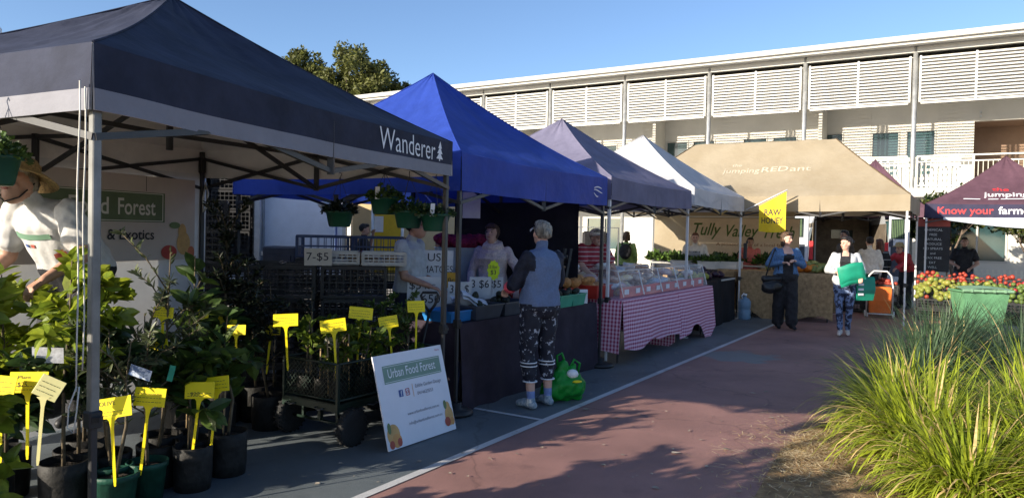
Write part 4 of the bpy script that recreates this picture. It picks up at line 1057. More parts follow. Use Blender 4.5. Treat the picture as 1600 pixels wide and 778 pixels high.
# people at the right-hand stalls
person('man with dark hair seen over the shoulder of the woman with green bags', V(7.60, 16.9, 0), -160, 1.76, None, cl('brown_jacket', (.10, .075, .055)), w_jean, skin='tan', hair=h_dark, hairstyle='short', pitch=-10)
person('person with cream top and dark vest turned away at the far stall', V(7.62, 15.75, 0), 80, 1.62, None, w_cream, w_black, hair=h_dark, hairstyle='short', build=1.15, loose=.025)
person('woman with long auburn hair in black striped jacket at the far stall', V(8.25, 16.6, 0), 95, 1.58, None, w_bstripe, w_black, hair=h_red, hairstyle='long', build=1.1, loose=.024)
rp_, J, h, HM, k = person('person in red top and tan hat reaching over the fruit display', V(9.0, 16.9, 0), -150, 1.62,
    dict(pel=(0, -.1, .95), che=(0, .08, 1.2), nek=(0, .18, 1.33), hed=(0, .26, 1.44), shL=(.17, .14, 1.30), shR=(-.17, .14, 1.30), elL=(.24, .36, 1.12), wrL=(.20, .62, .98), elR=(-.24, .38, 1.12), wrR=(-.20, .64, 1.0), hiL=(.09, -.1, .93), hiR=(-.09, -.1, .93)), w_red, w_black, hair=h_brown, loose=.024)
mb = MB(); mb.lathe([(.0, .13), (.07, .12), (.095, .05), (.10, .04), (.15, .02), (.15, .026), (.10, .05)], 20, h(0, -.01, .03), 0, HM); mb.build('sun_hat', m_straw, rp_)
person('man in black T-shirt standing behind the fruit under the maroon gazebo', V(10.4, 17.0, 0), -120, 1.66, dict(wrL=(.16, .26, 1.05), elL=(.26, .02, 1.1), elR=(-.27, .02, 1.1), wrR=(-.14, .26, 1.0)), w_black, w_jean, sleeve='short', skin='tan', hair=h_dark, build=1.15, pitch=-16)
person('person with hand raised to the face by the yellow van', V(-2.85, 14.2, 0), 10, 1.66, dict(elR=(-.26, .12, 1.24), wrR=(-.12, .17, 1.50), elL=(.24, .06, 1.1)), w_black, w_black, skin='tan', hair=h_dark, sleeve='short')
person('person in black leaning near the blue plastic tub behind the tomatoes', (-.80, 9.9, 0), -150, 1.55, dict(nek=(0, .10, 1.40), hed=(0, .17, 1.53), che=(0, .04, 1.25)), w_black, w_black, skin='tan', hair=h_dark)
# ------------------------------------------------------------------ tables, cloths and produce of the row
m_tabtop = M('folding_table', (0.45, 0.44, 0.42), .6, .05); m_leg = M('table_leg_metal', (0.12, 0.12, 0.125), .4, .1, metal=.5)
m_purp = cloth('cloth_aubergine', (0.040, 0.030, 0.042), .15, .85, 0.0)
m_hess = M('hessian', (0.40, 0.27, 0.14), .95, .18, 14, .6, 160)
def gingham(name, c0, c1_, per):
    m = M(name, c0, .8, 0); N, L, b = nodes_of(m)
    at_ = N.new('ShaderNodeAttribute'); at_.attribute_name = 'uvc'
    sp = N.new('ShaderNodeSeparateXYZ'); L.new(at_.outputs['Vector'], sp.inputs[0]); fs = []
    for k in range(2):
        md = N.new('ShaderNodeMath'); md.operation = 'PINGPONG'; md.inputs[1].default_value = per; L.new(sp.outputs[k], md.inputs[0])
        gt = N.new('ShaderNodeMath'); gt.operation = 'GREATER_THAN'; gt.inputs[1].default_value = per/2; L.new(md.outputs[0], gt.inputs[0]); fs.append(gt)
    wgt = []
    mu = N.new('ShaderNodeMath'); mu.operation = 'MULTIPLY'; mu.inputs[1].default_value = 0.62; L.new(fs[1].outputs[0], mu.inputs[0])
    m3 = N.new('ShaderNodeMath'); m3.operation = 'MULTIPLY_ADD'; m3.inputs[1].default_value = 0.38; L.new(fs[0].outputs[0], m3.inputs[0]); L.new(mu.outputs[0], m3.inputs[2])
    mx = N.new('ShaderNodeMixRGB'); mx.inputs[1].default_value = tuple(c1_)+(1,); mx.inputs[2].default_value = tuple(c0)+(1,)
    L.new(m3.outputs[0], mx.inputs[0]); L.new(mx.outputs[0], b.inputs['Base Color']); return m
m_ging = gingham('gingham_cloth', (0.36, 0.02, 0.09), (0.82, 0.56, 0.66), 0.023)

def table(label, s0, s1, d0, d1, h, legs=True):
    c = P((s0+s1)/2, (d0+d1)/2); t = thing('folding_table', label, 'table', c, ROW)
    L_, D_ = s1-s0, d1-d0
    mb = MB(); mb.box((0, 0, h-.02), (L_, D_, .035), bev=.008); mb.build('tabletop', m_tabtop, t)
    for x in (-1, 1):
        for y in (-1, 1):
            lb = MB(); lb.tube([V(x*(L_/2-.12), y*(D_/2-.08), 0.005), V(x*(L_/2-.2), y*(D_/2-.08), h-.038)], .014, 8); lb.build('leg', m_leg, t)
    return t
def cloth_over(name, label, s0, s1, d0, d1, h, mat, drop_f, drop_b=.25, drop_l=.3, drop_r=.3, nu=90, folds=.02, ff=11, flare=.03, seed=0, hem=0.0, cat='tablecloth'):
    """a cloth lying on a table, hanging in folds down each side"""
    Lx, Dy = s1-s0, d1-d0; cen = P((s0+s1)/2, (d0+d1)/2)
    mb = MB(); uv = []
    def put(grid):
        mb.grid([[p for p, _ in r_] for r_ in grid]); uv.extend([q for r_ in grid for _, q in r_])
    top = [[(V(lerp(-Lx/2, Lx/2, i/20), lerp(-Dy/2, Dy/2, j/8), h+.004+.003*noise.noise(V(i*.6, j*.8, seed))), (lerp(0, Lx, i/20), lerp(0, Dy, j/8), 0)) for i in range(21)] for j in range(9)]
    put(top)
    def side(a, b, out, drop, uvf, n):
        g_ = []
        for j in range(13):
            v = j/12; r_ = []
            for i in range(n+1):
                u = i/n; p = lerp(a, b, u); L = (b-a).length
                w = folds*v**.7*(math.sin(u*L*ff+1.7*noise.noise(V(u*L*1.3, seed, 1))*3+seed)+.6*noise.noise(V(u*L*5, v, seed+5)))+flare*v
                dz = drop*v*(1+hem*noise.noise(V(u*L*1.5, seed, 9)))
                zz = max(h+.004-dz-.004*(v > 0), .006)
                q = V(p.x, p.y, zz)+out*(w+.006*(v > 0))
                r_.append((q, uvf(u, dz)))
            g_.append(r_)
        put(g_[::-1] if False else g_)
    X0, X1, Y0, Y1 = -Lx/2, Lx/2, -Dy/2, Dy/2
    side(V(X1, Y0, 0), V(X0, Y0, 0), V(0, -1, 0), drop_f, lambda u, dz: (Lx*(1-u), -dz, 0), nu)
    side(V(X0, Y0, 0), V(X0, Y1, 0), V(-1, 0, 0), drop_l, lambda u, dz: (-dz, Dy*u, 0), 30)
    side(V(X1, Y1, 0), V(X1, Y0, 0), V(1, 0, 0), drop_r, lambda u, dz: (Lx+dz, Dy*(1-u), 0), 30)
    side(V(X0, Y1, 0), V(X1, Y1, 0), V(0, 1, 0), drop_b, lambda u, dz: (Lx*u, Dy+dz, 0), nu)
    me = mb.mesh(name, mat)
    at_ = me.attributes.new('uvc', 'FLOAT_VECTOR', 'POINT'); at_.data.foreach_set('vector', [c for q in uv for c in q])
    o = link(name, me, None, cen, ROW); return tag(o, label, cat)

table('folding table hidden under the black cloth of the avocado stall', 0.16, 2.82, .10, .92, .75)
cloth_over('tablecloth', 'black aubergine tablecloth hanging to the ground behind the woman customer', .12, 2.84, .07, .95, .755, m_purp, .75, folds=.022, ff=9, drop_l=.74, drop_r=.70, seed=1)
table('folding table under the pink and white gingham cloth', 3.12, 6.62, -.12, .80, .77)
cloth_over('tablecloth', 'pink and white gingham tablecloth with low hanging points', 3.06, 4.98, -.17, .84, .775, m_ging, .58, folds=.028, ff=4.6, drop_l=.62, drop_r=.64, flare=.05, seed=2, hem=.5)
cloth_over('tablecloth', 'second pink gingham tablecloth hanging next to the black covered table', 5.02, 6.66, -.16, .83, .775, m_ging, .62, folds=.028, ff=4.2, drop_l=.70, drop_r=.66, flare=.06, seed=3, hem=.45)
table('folding table under the black cloth past the gingham', 6.84, 9.05, .12, .85, .80)
cloth_over('tablecloth', 'black tablecloth on the table past the gingham cloth', 6.80, 7.98, .08, .88, .805, m_blk, .79, folds=.014, ff=8, drop_l=.78, drop_r=.78, seed=4)
cloth_over('tablecloth', 'black tablecloth with cream corner next to the white gazebo pole', 8.06, 9.08, .14, .88, .80, m_blk, .79, folds=.018, ff=8, drop_l=.78, drop_r=.78, seed=5)

# trays, punnets, crates
def tray_mesh(name, L, W_, Hh, mat, wall=.006, taper=.85, ribs=False):
    mb = MB(); a, b = L/2, W_/2; ta, tb = a*taper, b*taper
    O_ = [V(-ta, -tb, 0), V(ta, -tb, 0), V(ta, tb, 0), V(-ta, tb, 0)]; T_ = [V(-a, -b, Hh), V(a, -b, Hh), V(a, b, Hh), V(-a, b, Hh)]
    i_ = lambda p: V(p.x-math.copysign(wall, p.x), p.y-math.copysign(wall, p.y), p.z)
    mb.poly(O_[::-1]); mb.poly([i_(p)+Z3*wall for p in O_])
    for k in range(4):
        q = (k+1) % 4; mb.quad(O_[k], O_[q], T_[q], T_[k]); mb.quad(i_(T_[k]), i_(T_[q]), i_(O_[q])+Z3*wall, i_(O_[k])+Z3*wall); mb.quad(T_[k], T_[q], i_(T_[q]), i_(T_[k]))
        n = (T_[q]-T_[k]).normalized().cross(Z3); mb.bar(T_[k]+n*.004-Z3*.006, T_[q]+n*.004-Z3*.006, .012, .012)
    return mb.mesh(name, mat)
m_pblue_ = M('tray_blue', (0.03, 0.20, 0.52), .4, .08); m_pgrey = M('tray_grey', (0.045, 0.055, 0.075), .45, .1); m_pgreen_ = M('punnet_green', (0.035, 0.30, 0.19), .4, .08)
def put(name, me, label, cat, p, rz=0, group=None, tilt=None, sc=None):
    o = link(name, me, None, p, rz, (tilt[0], tilt[1], rz) if tilt else None, sc); return tag(o, label, cat, group)
zt_ = .762
put('produce_tray', tray_mesh('tray', .44, .34, .10, m_pblue_), 'bright blue plastic tray on the near end of the black table', 'tray', P(.30, .30, zt_), ROW)
tray = tray_mesh('tray', .46, .34, .13, m_pgrey)
TR = [(0.60, .24), (1.08, .24)]
put('produce_tray', tray, 'dark grey tray of avocados nearer the blue tray', 'tray', P(*TR[0], zt_), ROW); put('produce_tray', tray, 'dark grey tray of avocados beside the customer', 'tray', P(*TR[1], zt_), ROW)
pun = tray_mesh('punnet', .32, .26, .13, m_pgreen_)
for i, (s_, w) in enumerate(((1.72, 'nearer the customer'), (2.06, 'in the middle of the green row'), (2.36, 'nearest the small labelled bottle'))):
    put('produce_punnet', pun, 'small green plastic punnet '+w, 'punnet', P(s_, .17, zt_), ROW)
m_avo = M('avocado_skin', (0.018, 0.026, 0.012), .55, .4, 25, .5, 140)
av = MB(); av.lathe([(0, -.045), (.022, -.04), (.034, -.018), (.034, .008), (.026, .035), (.014, .052), (0, .056)], 10); av = av.mesh('avocado', m_avo)
rn = random.Random(3)
for (s_, d_) in TR:
    for k in range(20):
        lay = 0 if k < 11 else (1 if k < 17 else 2); e = (.17, .11) if lay == 0 else ((.12, .08) if lay == 1 else (.06, .04))
        o = put('avocado', av, 'dark green avocado heaped in a grey tray', 'avocado', P(s_+rn.uniform(-e[0], e[0]), d_+rn.uniform(-e[1], e[1]), zt_+.075+lay*.052+rn.uniform(0, .01)), 0, 'avocados heaped in the grey trays')
        o.rotation_euler = (rn.uniform(0, 6), rn.uniform(0, 6), rn.uniform(0, 6))
for (s_, d_) in ((1.72, .17), (2.06, .17), (1.9, .40), (2.2, .42), (2.36, .17)):
    for k in range(9):
        o = put('avocado', av, 'dark avocado piled beyond the green punnets', 'avocado', P(s_+rn.uniform(-.11, .11), d_+rn.uniform(-.08, .08), zt_+.10+rn.uniform(0, .06)), 0, 'avocados by the green punnets')
        o.rotation_euler = (rn.uniform(0, 6), rn.uniform(0, 6), rn.uniform(0, 6)); o.scale = (.95,)*3
# loaf of white foam / folded cloth in the first tray
mb = MB(); rows = [[V(lerp(-.16, .16, i/10), lerp(-.09, .09, j/5), .04*math.sin(i*.9)*.3+.05*math.sin(j*1.2)+.16-.12*i/10) for i in range(11)] for j in range(6)]
mb.grid(rows); mb.grid([[p-Z3*.03 for p in r_][::-1] for r_ in rows]); o = mb.build('foam_sheet', M('foam_white', (.62, .66, .72), .7, .05), None, P(.52, .25, zt_+.06), ROW-.2); tag(o, 'white foam packing sheet lying over the blue tray', 'packing sheet')

# hand written price boards
m_card = M('white_card', (0.76, 0.77, 0.80), .6, .04); m_ink = M('marker_ink', (0.03, 0.03, 0.05), .6, 0)
def board(label, p, w, h, rz, lines, lean=12, mat=None, ink=None, name='price_sign'):
    b = thing(name, label, 'sign', p, rz)
    A_ = Matrix.Rotation(R(lean), 3, 'X')
    mb = MB(); mb.box(A_ @ V(0, 0, h/2), (w, .006, h), 0, A_); mb.build('board', mat or m_card, b)
    for (txt, x, z, hh, ww) in lines:
        lettering(txt, b, A_ @ V(-w/2+x, -.003, z), A_ @ V(1, 0, 0), A_ @ V(0, 0, 1), ink or m_ink, hh, ww, bold=0.0, depth=.002)
    return b
fr = ROW-.0
sg = R(12)
board('tall white card sign reading truss tomatoes by the man in grey', P(.90, 1.02, .93), .46, .44, sg, [('TRUSS', .05, .33, .085, .34), ('TOMATOES', .04, .21, .075, .42), ('6.50', .20, .05, .09, .2)])
board('white card price sign in front of the truss tomatoes sign', P(.60, .84, .80), .34, .32, sg, [('$5', .02, .2, .08, .11), ('KG', .17, .2, .05, .1), ('650', .14, .06, .09, .18)])
board('white card price sign at the left of the avocado signs', P(.86, .62, .80), .24, .27, sg+.1, [('3 1.$', .02, .16, .085, .19)])
board('white card price sign reading 3 for 6 dollars behind the avocados', P(1.13, .56, .84), .22, .27, sg, [('3 $6', .02, .16, .085, .18)])
board('white card price sign directly behind the customer arm', P(1.36, .56, .84), .22, .26, sg-.1, [('4 $5', .02, .15, .08, .18)])
board('small orange yellow card standing behind the left price sign', P(1.02, .86, .98), .14, .16, sg, [('50c', .02, .06, .05, .1)], mat=M('card_orange', (0.80, 0.42, 0.05), .6, .05))
# fluorescent star burst tag
mb = MB(); n = 22; c_ = [V((.068 if i % 2 else .055)*math.cos(6.283*i/n), 0, (.105 if i % 2 else .09)*math.sin(6.283*i/n)) for i in range(n)]
mb.poly([p-V(0, .003, 0) for p in c_]); mb.poly([p+V(0, .003, 0) for p in reversed(c_)])
for i in range(n): mb.quad(c_[i]-V(0, .003, 0), c_[i]+V(0, .003, 0), c_[(i+1) % n]+V(0, .003, 0), c_[(i+1) % n]-V(0, .003, 0))
b = thing('price_tag', 'fluorescent yellow starburst price tag above the avocados', 'price tag', P(1.20, .44, 1.17), sg); mb.build('card', M('card_fluoro', (0.62, 0.80, 0.02), .6, .03), b)
lettering('2 for', b, V(-.045, -.004, .02), V(1, 0, 0), Z3, m_ink, .035, .085); lettering('$3', b, V(-.03, -.004, -.04), V(1, 0, 0), Z3, m_ink, .045, .055)
mb = MB(); mb.tube([V(0, .008, -.36), V(0, .008, .0)], .004, 6); mb.build('stake', m_card, b)
# white paper hung from the blue gazebo frame
mb = MB(); mb.box((0, 0, 0), (.22, .004, .32)); o = mb.build('hanging_paper', m_card, None, P(2.45, 1.6, 1.88), sg); tag(o, 'plain white sheet of paper hanging under the blue gazebo', 'paper')

# storage tub with red nets, water bottle
m_tub = M('tub_clear', (0.55, 0.62, 0.66), .35, .05, transm=.35)
tb = thing('storage_tub', 'large translucent plastic tub behind the stallholder with red net bags on top', 'tub', P(2.38, 1.69), sg)
me = tray_mesh('body', .62, .44, .52, m_tub, taper=.88); link('body', me, tb, V(0, 0, .84))
mb = MB(); mb.box((0, 0, .41), (.66, .5, .80), bev=.01); o = mb.build('crate_stand', m_rubber, None, P(2.38, 1.69, .01), sg); tag(o, 'black box stand carrying the translucent tub', 'stand')
m_net = M('net_magenta', (0.30, 0.015, 0.06), .7, .3, 30, .8, 60)
rn_ = random.Random(5)
o = blob('net_bags', m_net, None, [('e', V(rn_.uniform(-.24, .24), rn_.uniform(-.1, .1), rn_.uniform(0, .06)), (.13, .10, .075)) for _ in range(9)], .014, .02, 22); o.location = P(2.38, 1.69, 1.40); tag(o, 'heap of crimson net bags on the translucent tub', 'net bags')
wb_ = thing('water_bottle', 'pale blue water bottle beside the translucent tub', 'bottle', P(1.62, 1.55, .82), 0)
mb = MB(); mb.lathe([(0, 0), (.10, 0), (.105, .02), (.105, .16), (.09, .18), (.04, .22), (.035, .26), (0, .26)], 18); mb.build('body', M('bottle_blue', (.16, .34, .55), .3, .05, transm=.3), wb_)
mb = MB(); mb.lathe([(.038, .25), (.038, .285), (0, .285)], 12); mb.build('cap', M('cap_blue', (.03, .10, .4), .4, .0), wb_)
mb = MB(); mb.box((0, 0, .405), (.5, .4, .80), bev=.01); o = mb.build('crate_stand', m_rubber, None, P(1.62, 1.55, .005), sg); tag(o, 'black box stand under the pale blue water bottle', 'stand')

# rack of round jars with white lids beside the customer
jr = thing('jar_rack', 'slanted rack of black jars with white round lids beside the customer', 'rack', P(2.36, .52, .762), R(-60))
m_jar = M('jar_black', (.02, .02, .022), .3, .1); m_lid = M('jar_lid', (.62, .64, .66), .45, .04)
mb = MB(); mb.bar(V(-.06, .22, .02), V(-.06, .34, .62), .03); mb.bar(V(.06, .22, .02), V(.06, .34, .62), .03); mb.box((0, .2, .01), (.2, .34, .02)); mb.build('rack_frame', m_rubber, jr)
A_ = Matrix.Rotation(R(70), 3, 'X')
for k in range(5):
    c = V(.0, -.02+.055*k, .08+.115*k)
    mb = MB(); mb.lathe([(0, -.16), (.048, -.16), (.050, 0), (0, 0)], 16, c, 0, A_); j_ = mb.build('jar', m_jar, jr)
    mb = MB(); mb.lathe([(0, .0), (.056, .0), (.058, .022), (.05, .028), (0, .028)], 18, c, 0, A_); mb.build('jar_lid', m_lid, j_)
    mb = MB(); mb.lathe([(.026, .0285), (.034, .0285)], 16, c+A_ @ V(0, 0, .001), 0, A_); mb.build('lid_ring', M('lid_ring_blue', (.08, .12, .22), .5, 0), j_)

# bread and pastries in bags
m_bread = M('bread_crust', (0.66, 0.30, 0.10), .7, .25, 14, .5, 40); m_film = M('clear_film', (0.9, 0.9, 0.92), .12, 0, transm=.95, alpha=.32); m_redcr = M('crate_red', (0.55, 0.045, 0.03), .45, .1); m_oran = M('net_orange', (.75, .22, .03), .6, .2, 20)
loaf = MB(); loaf.lathe([(0, -.12), (.035, -.11), (.055, -.06), (.06, 0), (.055, .06), (.035, .11), (0, .12)], 12, (0, 0, 0), 0, Matrix.Rotation(R(90), 3, 'Y')); loaf = loaf.mesh('loaf', m_bread)
rdcr = tray_mesh('crate', .50, .36, .16, m_redcr, taper=.95)
for i, (s_, d_, w) in enumerate(((2.62, .50, 'at the near end of the bread display'), (2.62, .88, 'behind the nearest red bread crate'), (3.22, .55, 'beside the gazebo pole and display case'), (3.3, 1.0, 'furthest back beside the display case'))):
    z = .762 if s_ < 2.9 else .782
    put('bread_crate', rdcr, 'low red plastic crate of loaves '+w, 'crate', P(s_, d_ if s_ < 2.9 else d_*.55, z), ROW)
rn = random.Random(11)
for k in range(26):
    s_ = rn.uniform(2.45, 3.45); d_ = rn.uniform(.30, .85)
    if 2.83 < s_ < 3.06: s_ += .3
    z = .762+.14+rn.uniform(0, .09)
    o = put('bread_loaf', loaf, 'small brown loaf in the red crates beside the gazebo pole', 'bread', P(s_, d_, z), 0, 'loaves in the red crates'); o.rotation_euler = (rn.uniform(-.3, .3), rn.uniform(-.4, .4), rn.uniform(0, 6)); o.scale = (rn.uniform(.75, 1.1),)*3
bt = thing('small_bottle', 'small bottle with white label at the far end of the black table', 'bottle', P(2.52, .16, .76), sg)
mb = MB(); mb.lathe([(0, 0), (.03, 0), (.033, .01), (.033, .10), (.014, .13), (.012, .16), (0, .16)], 14); mb.build('body', M('bottle_amber', (.05, .04, .02), .2, .1), bt)
mb = MB(); mb.box((.06, -.02, .085), (.12, .004, .16)); mb.build('label_card', m_card, bt)

# perspex display cases on the gingham tables
m_persp = M('perspex', (0.95, 0.97, 1.0), .03, 0, alpha=.16, spec=.5); m_pedge = M('perspex_edge', (0.80, 0.82, 0.84), .2, 0, alpha=.75)
dc = thing('display_case', 'long clear perspex display case of pastries on the gingham tables', 'display case', P(4.86, .30, .782), ROW)
Lc = 3.3; prof_ = [(-.42, 0), (-.33, .33), (.0, .37), (.36, .37), (.36, 0)]
for j in range(5):
    x0, x1 = -Lc/2+Lc/5*j+.006, -Lc/2+Lc/5*(j+1)-.006
    mb = MB(); mb.quad(V(x0, -.42, .02), V(x1, -.42, .02), V(x1, -.33, .33), V(x0, -.33, .33)); pn = mb.build('front_pane', m_persp, dc)
    mb = MB(); mb.quad(V(x0, -.33, .335), V(x1, -.33, .335), V(x1, .0, .37), V(x0, .0, .37)); mb.build('top_pane', m_persp, dc)
    mb = MB(); mb.bar(V(x0, -.418, .02), V(x0, -.332, .33), .009); mb.bar(V(x0, -.334, .334), V(x1, -.334, .334), .009); mb.bar(V(x1, -.418, .02), V(x1, -.332, .33), .009); mb.bar(V(x0, -.332, .334), V(x0, 0, .37), .008); mb.build('pane_edge', m_pedge, dc)
for x in (-Lc/2, Lc/2):
    mb = MB(); mb.poly([V(x, y, z) for y, z in prof_]); mb.build('end_pane', m_persp, dc)
mb = MB(); mb.box((0, -.36, .07), (Lc-.05, .012, .13)); mb.build('cloth_reflection', M('reflection_red', (.55, .10, .10), .5, .08), dc)  # red strip painted in as the gingham cloth's reflection in the perspex
for k in range(9):
    mb = MB(); mb.box((-1.45+.36*k, -.372, .075), (.13, .006, .06)); mb.build('price_card', m_card, dc)
bagm = M('pastry_bag', (0.78, 0.62, 0.52), .25, .3, 18, .4, 60, col2=(0.42, 0.22, 0.14))
bagm2 = M('pastry_bag_white', (0.82, 0.80, 0.80), .2, .1, 18, .5, 60)
rn = random.Random(21)
bagx = [bagm2, bagm, M('packet_blue', (.35, .48, .68), .25, .3, 22, .4, 60, col2=(.75, .76, .78)), bagm, M('packet_yellow', (.72, .55, .22), .25, .3, 22, .4, 60, col2=(.72, .68, .62)), M('packet_pink', (.70, .36, .36), .25, .3, 22, .4, 60, col2=(.74, .70, .68))]
bags = []
for v in range(6):
    mb = MB(); mb.ball((0, 0, 0), (.13, .08, .045), 12); me = mb.mesh('bag', bagx[v])
    for p in me.vertices: p.co += p.co.normalized()*noise.noise(p.co*17+V(v*5, 0, 0))*.03
    bags.append(me)
for k in range(46):
    s_ = rn.uniform(-1.5, 1.5); d_ = rn.uniform(-.24, .3)
    p = dc.location+U3*s_+V3*d_; lay = rn.choice((0, 0, 1, 2))
    o = put('pastry_bag', bags[k % 6], 'clear bag of pastries inside the perspex case', 'pastry bag', V(p.x, p.y, .782+.055+lay*.075+rn.uniform(0, .01)), 0, 'bagged pastries in the display case'); o.rotation_euler = (rn.uniform(-.3, .3), rn.uniform(-.3, .3), rn.uniform(0, 6))
for k in range(34):
    s_ = rn.uniform(3.5, 6.6); d_ = rn.uniform(.78, 1.35)
    o = put('bread_bag', bags[k % 6], 'bag of bread stacked behind the perspex case', 'bread bag', P(s_, d_, .86+rn.choice((.05, .12, .19, .25))), 0, 'bagged bread behind the display case'); o.rotation_euler = (rn.uniform(-.3, .3), rn.uniform(-.3, .3), rn.uniform(0, 6)); o.scale = (1.15,)*3
table('folding table behind the perspex case carrying bagged bread', 3.45, 6.65, .86, 1.45, .86)

# produce on the black tables past the gingham
def fruit_mesh(name, mat, r, sq=(1, 1, 1), n=9, dent=True):
    mb = MB(); mb.lathe([(0, -.92*r), (.45*r, -.86*r), (.85*r, -.45*r), (r, 0.05*r), (.86*r, .5*r), (.5*r, .84*r), (.18*r, .86*r), (0, .74*r)], n); me = mb.mesh(name, mat)
    for v in me.vertices: v.co = V(v.co.x*sq[0], v.co.y*sq[1], v.co.z*sq[2])
    return me
f_mango = fruit_mesh('papaya', M('skin_papaya', (.42, .36, .05), .5, .2, 14, col2=(.12, .20, .03)), .06, (1, 1, 1.7)); f_orange = fruit_mesh('orange', M('skin_orange', (.72, .24, .02), .5, .12, 10), .042); f_pear = fruit_mesh('pear', M('skin_green', (.10, .15, .03), .45, .15, 10), .042, (1, 1, 1.15))
f_apple = fruit_mesh('apple', M('skin_red', (.32, .025, .035), .35, .2, 10), .042); f_lemon = fruit_mesh('lemon', M('skin_yellow', (.68, .42, .02), .45, .1, 10), .042, (1, 1, 1.2)); f_tom = fruit_mesh('tomato', M('skin_tomato', (.32, .045, .025), .4, .1, 10), .038); f_yg = fruit_mesh('mango', M('skin_yellowgreen', (.26, .23, .045), .45, .2, 8, col2=(.15, .20, .03)), .05, (1, 1, 1.2))
f_plum = fruit_mesh('eggplant', M('skin_purple', (.035, .012, .035), .3, .2, 10), .05, (1, 1, 1.5)); f_pump = fruit_mesh('pumpkin', M('skin_pumpkin', (.62, .19, .02), .5, .12, 10), .10, (1, 1, .8)); f_zuc = fruit_mesh('squash', M('skin_squash', (.30, .30, .10), .5, .3, 12, col2=(.06, .12, .03)), .055, (1, 1, 2.2))
def heap(name, me, label, cat, n, fn, group, seed, sc=(.85, 1.15)):
    rn = random.Random(seed)
    for k in range(n):
        o = put(name, me, label, cat, fn(rn), 0, group); o.rotation_euler = (rn.uniform(0, 6), rn.uniform(0, 6), rn.uniform(0, 6)); o.scale = (rn.uniform(*sc),)*3
def box_heap(s0, s1, d0, d1, z, up_):
    def f(rn):
        a, b = rn.random(), rn.random(); e = 1-max(abs(a-.5), abs(b-.5))*2
        return P(lerp(s0, s1, a), lerp(d0, d1, b), z+rn.random()*up_*e)
    return f
heap('papaya', f_mango, 'yellow green papaya laid on the near end of the black table', 'papaya', 14, box_heap(6.95, 7.6, .2, .55, .87, .05), 'papayas on the black table', 31)
heap('eggplant', f_plum, 'dark purple eggplant heaped behind the papayas', 'eggplant', 26, box_heap(7.6, 8.9, .2, .8, .86, .14), 'eggplants on the black table', 32)
cr_low = tray_mesh('crate', .56, .36, .12, m_rubber, taper=.95)
for i, s_ in enumerate((7.5, 8.1, 8.7)): put('produce_crate', cr_low, ('shallow black crate behind the papayas', 'shallow black crate in the middle of the black tables', 'shallow black crate beside the white gazebo pole')[i], 'crate', P(s_, .62, .812), ROW)

# tan gazebo: hessian covered tables
def hess(label, s0, s1, d0, d1, h, seed, drop): 
    table('folding table under '+label, s0+.04, s1-.04, d0+.04, d1-.04, h)
    return cloth_over('hessian_cloth', label, s0, s1, d0, d1, h+.006, m_hess, .2, .3, drop_l=drop, drop_r=drop, nu=30, folds=.03, ff=7, flare=.05, seed=seed, hem=.5)
hess('brown hessian cloth beside the woman in denim', 9.62, 10.5, .30, 1.75, .90, 11, .84)
hess('brown hessian cloth hanging below the pumpkins', 9.66, 10.5, -1.52, .22, .90, 12, .86)
heap('pumpkin', f_pump, 'orange pumpkin heaped on the hessian table', 'pumpkin', 16, box_heap(9.72, 10.1, -1.15, -.62, .97, .16), 'pumpkins on the hessian table', 41, (.55, .9))
heap('squash', f_zuc, 'green striped squash beside the pumpkins', 'squash', 16, box_heap(9.75, 10.4, -1.55, -1.1, .98, .12), 'squash on the hessian table', 42, (.8, 1.2))
heap('squash', f_zuc, 'green squash piled behind the pumpkins', 'squash', 18, box_heap(10.1, 10.5, -1.2, -.2, 1.02, .2), 'squash behind the pumpkins', 43, (.9, 1.4))
m_whitebox = M('foam_box', (.66, .64, .60), .7, .04)
fb = tray_mesh('foam_box', .52, .36, .15, m_whitebox, taper=.97, wall=.03)
for i, (s_, d_) in enumerate(((9.95, 1.45), (9.95, .88), (10.3, .55))): put('foam_box', fb, ('white foam produce box nearest the gazebo pole', 'white foam produce box behind the woman in denim', 'white foam box at the back of the hessian table')[i], 'box', P(s_, d_, .91), ROW)
# leafy greens
m_gr1 = M('leafy_green', (0.10, 0.18, 0.03), .55, .35, 12, trans=.2); m_gr2 = M('leafy_green_dark', (0.045, 0.09, 0.022), .55, .35, 12, trans=.2)
def leafy(name, label, cat, p, r, n, ls, seed, group=None, mats=None, flat=.6, nx=1.0):
    rn = random.Random(seed); mb = MB()
    for k in range(n):
        d = V(rn.gauss(0, 1), rn.gauss(0, 1), abs(rn.gauss(0, 1))).normalized(); q = V(d.x*r*nx, d.y*r, d.z*r*flat)*rn.uniform(.3, 1)
        leafcard(mb, q, ls*rn.uniform(.6, 1.3), (d+V(rn.uniform(-.6, .6), rn.uniform(-.6, .6), rn.uniform(-.2, .6))).normalized(), rn.randrange(2), .6, rn)
    o = mb.build(name, mats or [m_gr1, m_gr2], None, p, ROW+math.pi/2); return tag(o, label, cat, group)
for i, (s_, d_) in enumerate(((10.0, 1.5), (9.95, .95), (10.25, 1.2), (10.35, .7), (10.4, 1.65))):
    leafy('bunch_of_greens', ('bunch of leafy greens in the foam box nearest the pole', 'bunch of leafy greens behind the woman in denim', 'leafy greens at the middle of the hessian table', 'leafy greens in the rear foam box', 'leafy greens at the left rear of the hessian table')[i], 'greens', P(s_, d_, 1.0), .24, 240, .10, 50+i, None)
table('folding table of greens along the tan canvas wall', 11.5, 12.2, .0, 2.9, .95)
for i in range(6):
    leafy('bunch_of_greens', 'dark leafy greens '+('at the far left end of the canvas wall', 'left of the woman in the cream T-shirt', 'behind the woman in the cream T-shirt', 'right of the woman in the cream T-shirt', 'in front of the person in coral', 'right of the person in coral')[i], 'greens', P(11.75, 2.7-.5*i, .98), .28, 240, .12, 60+i, None, [m_gr2, m_gr1])
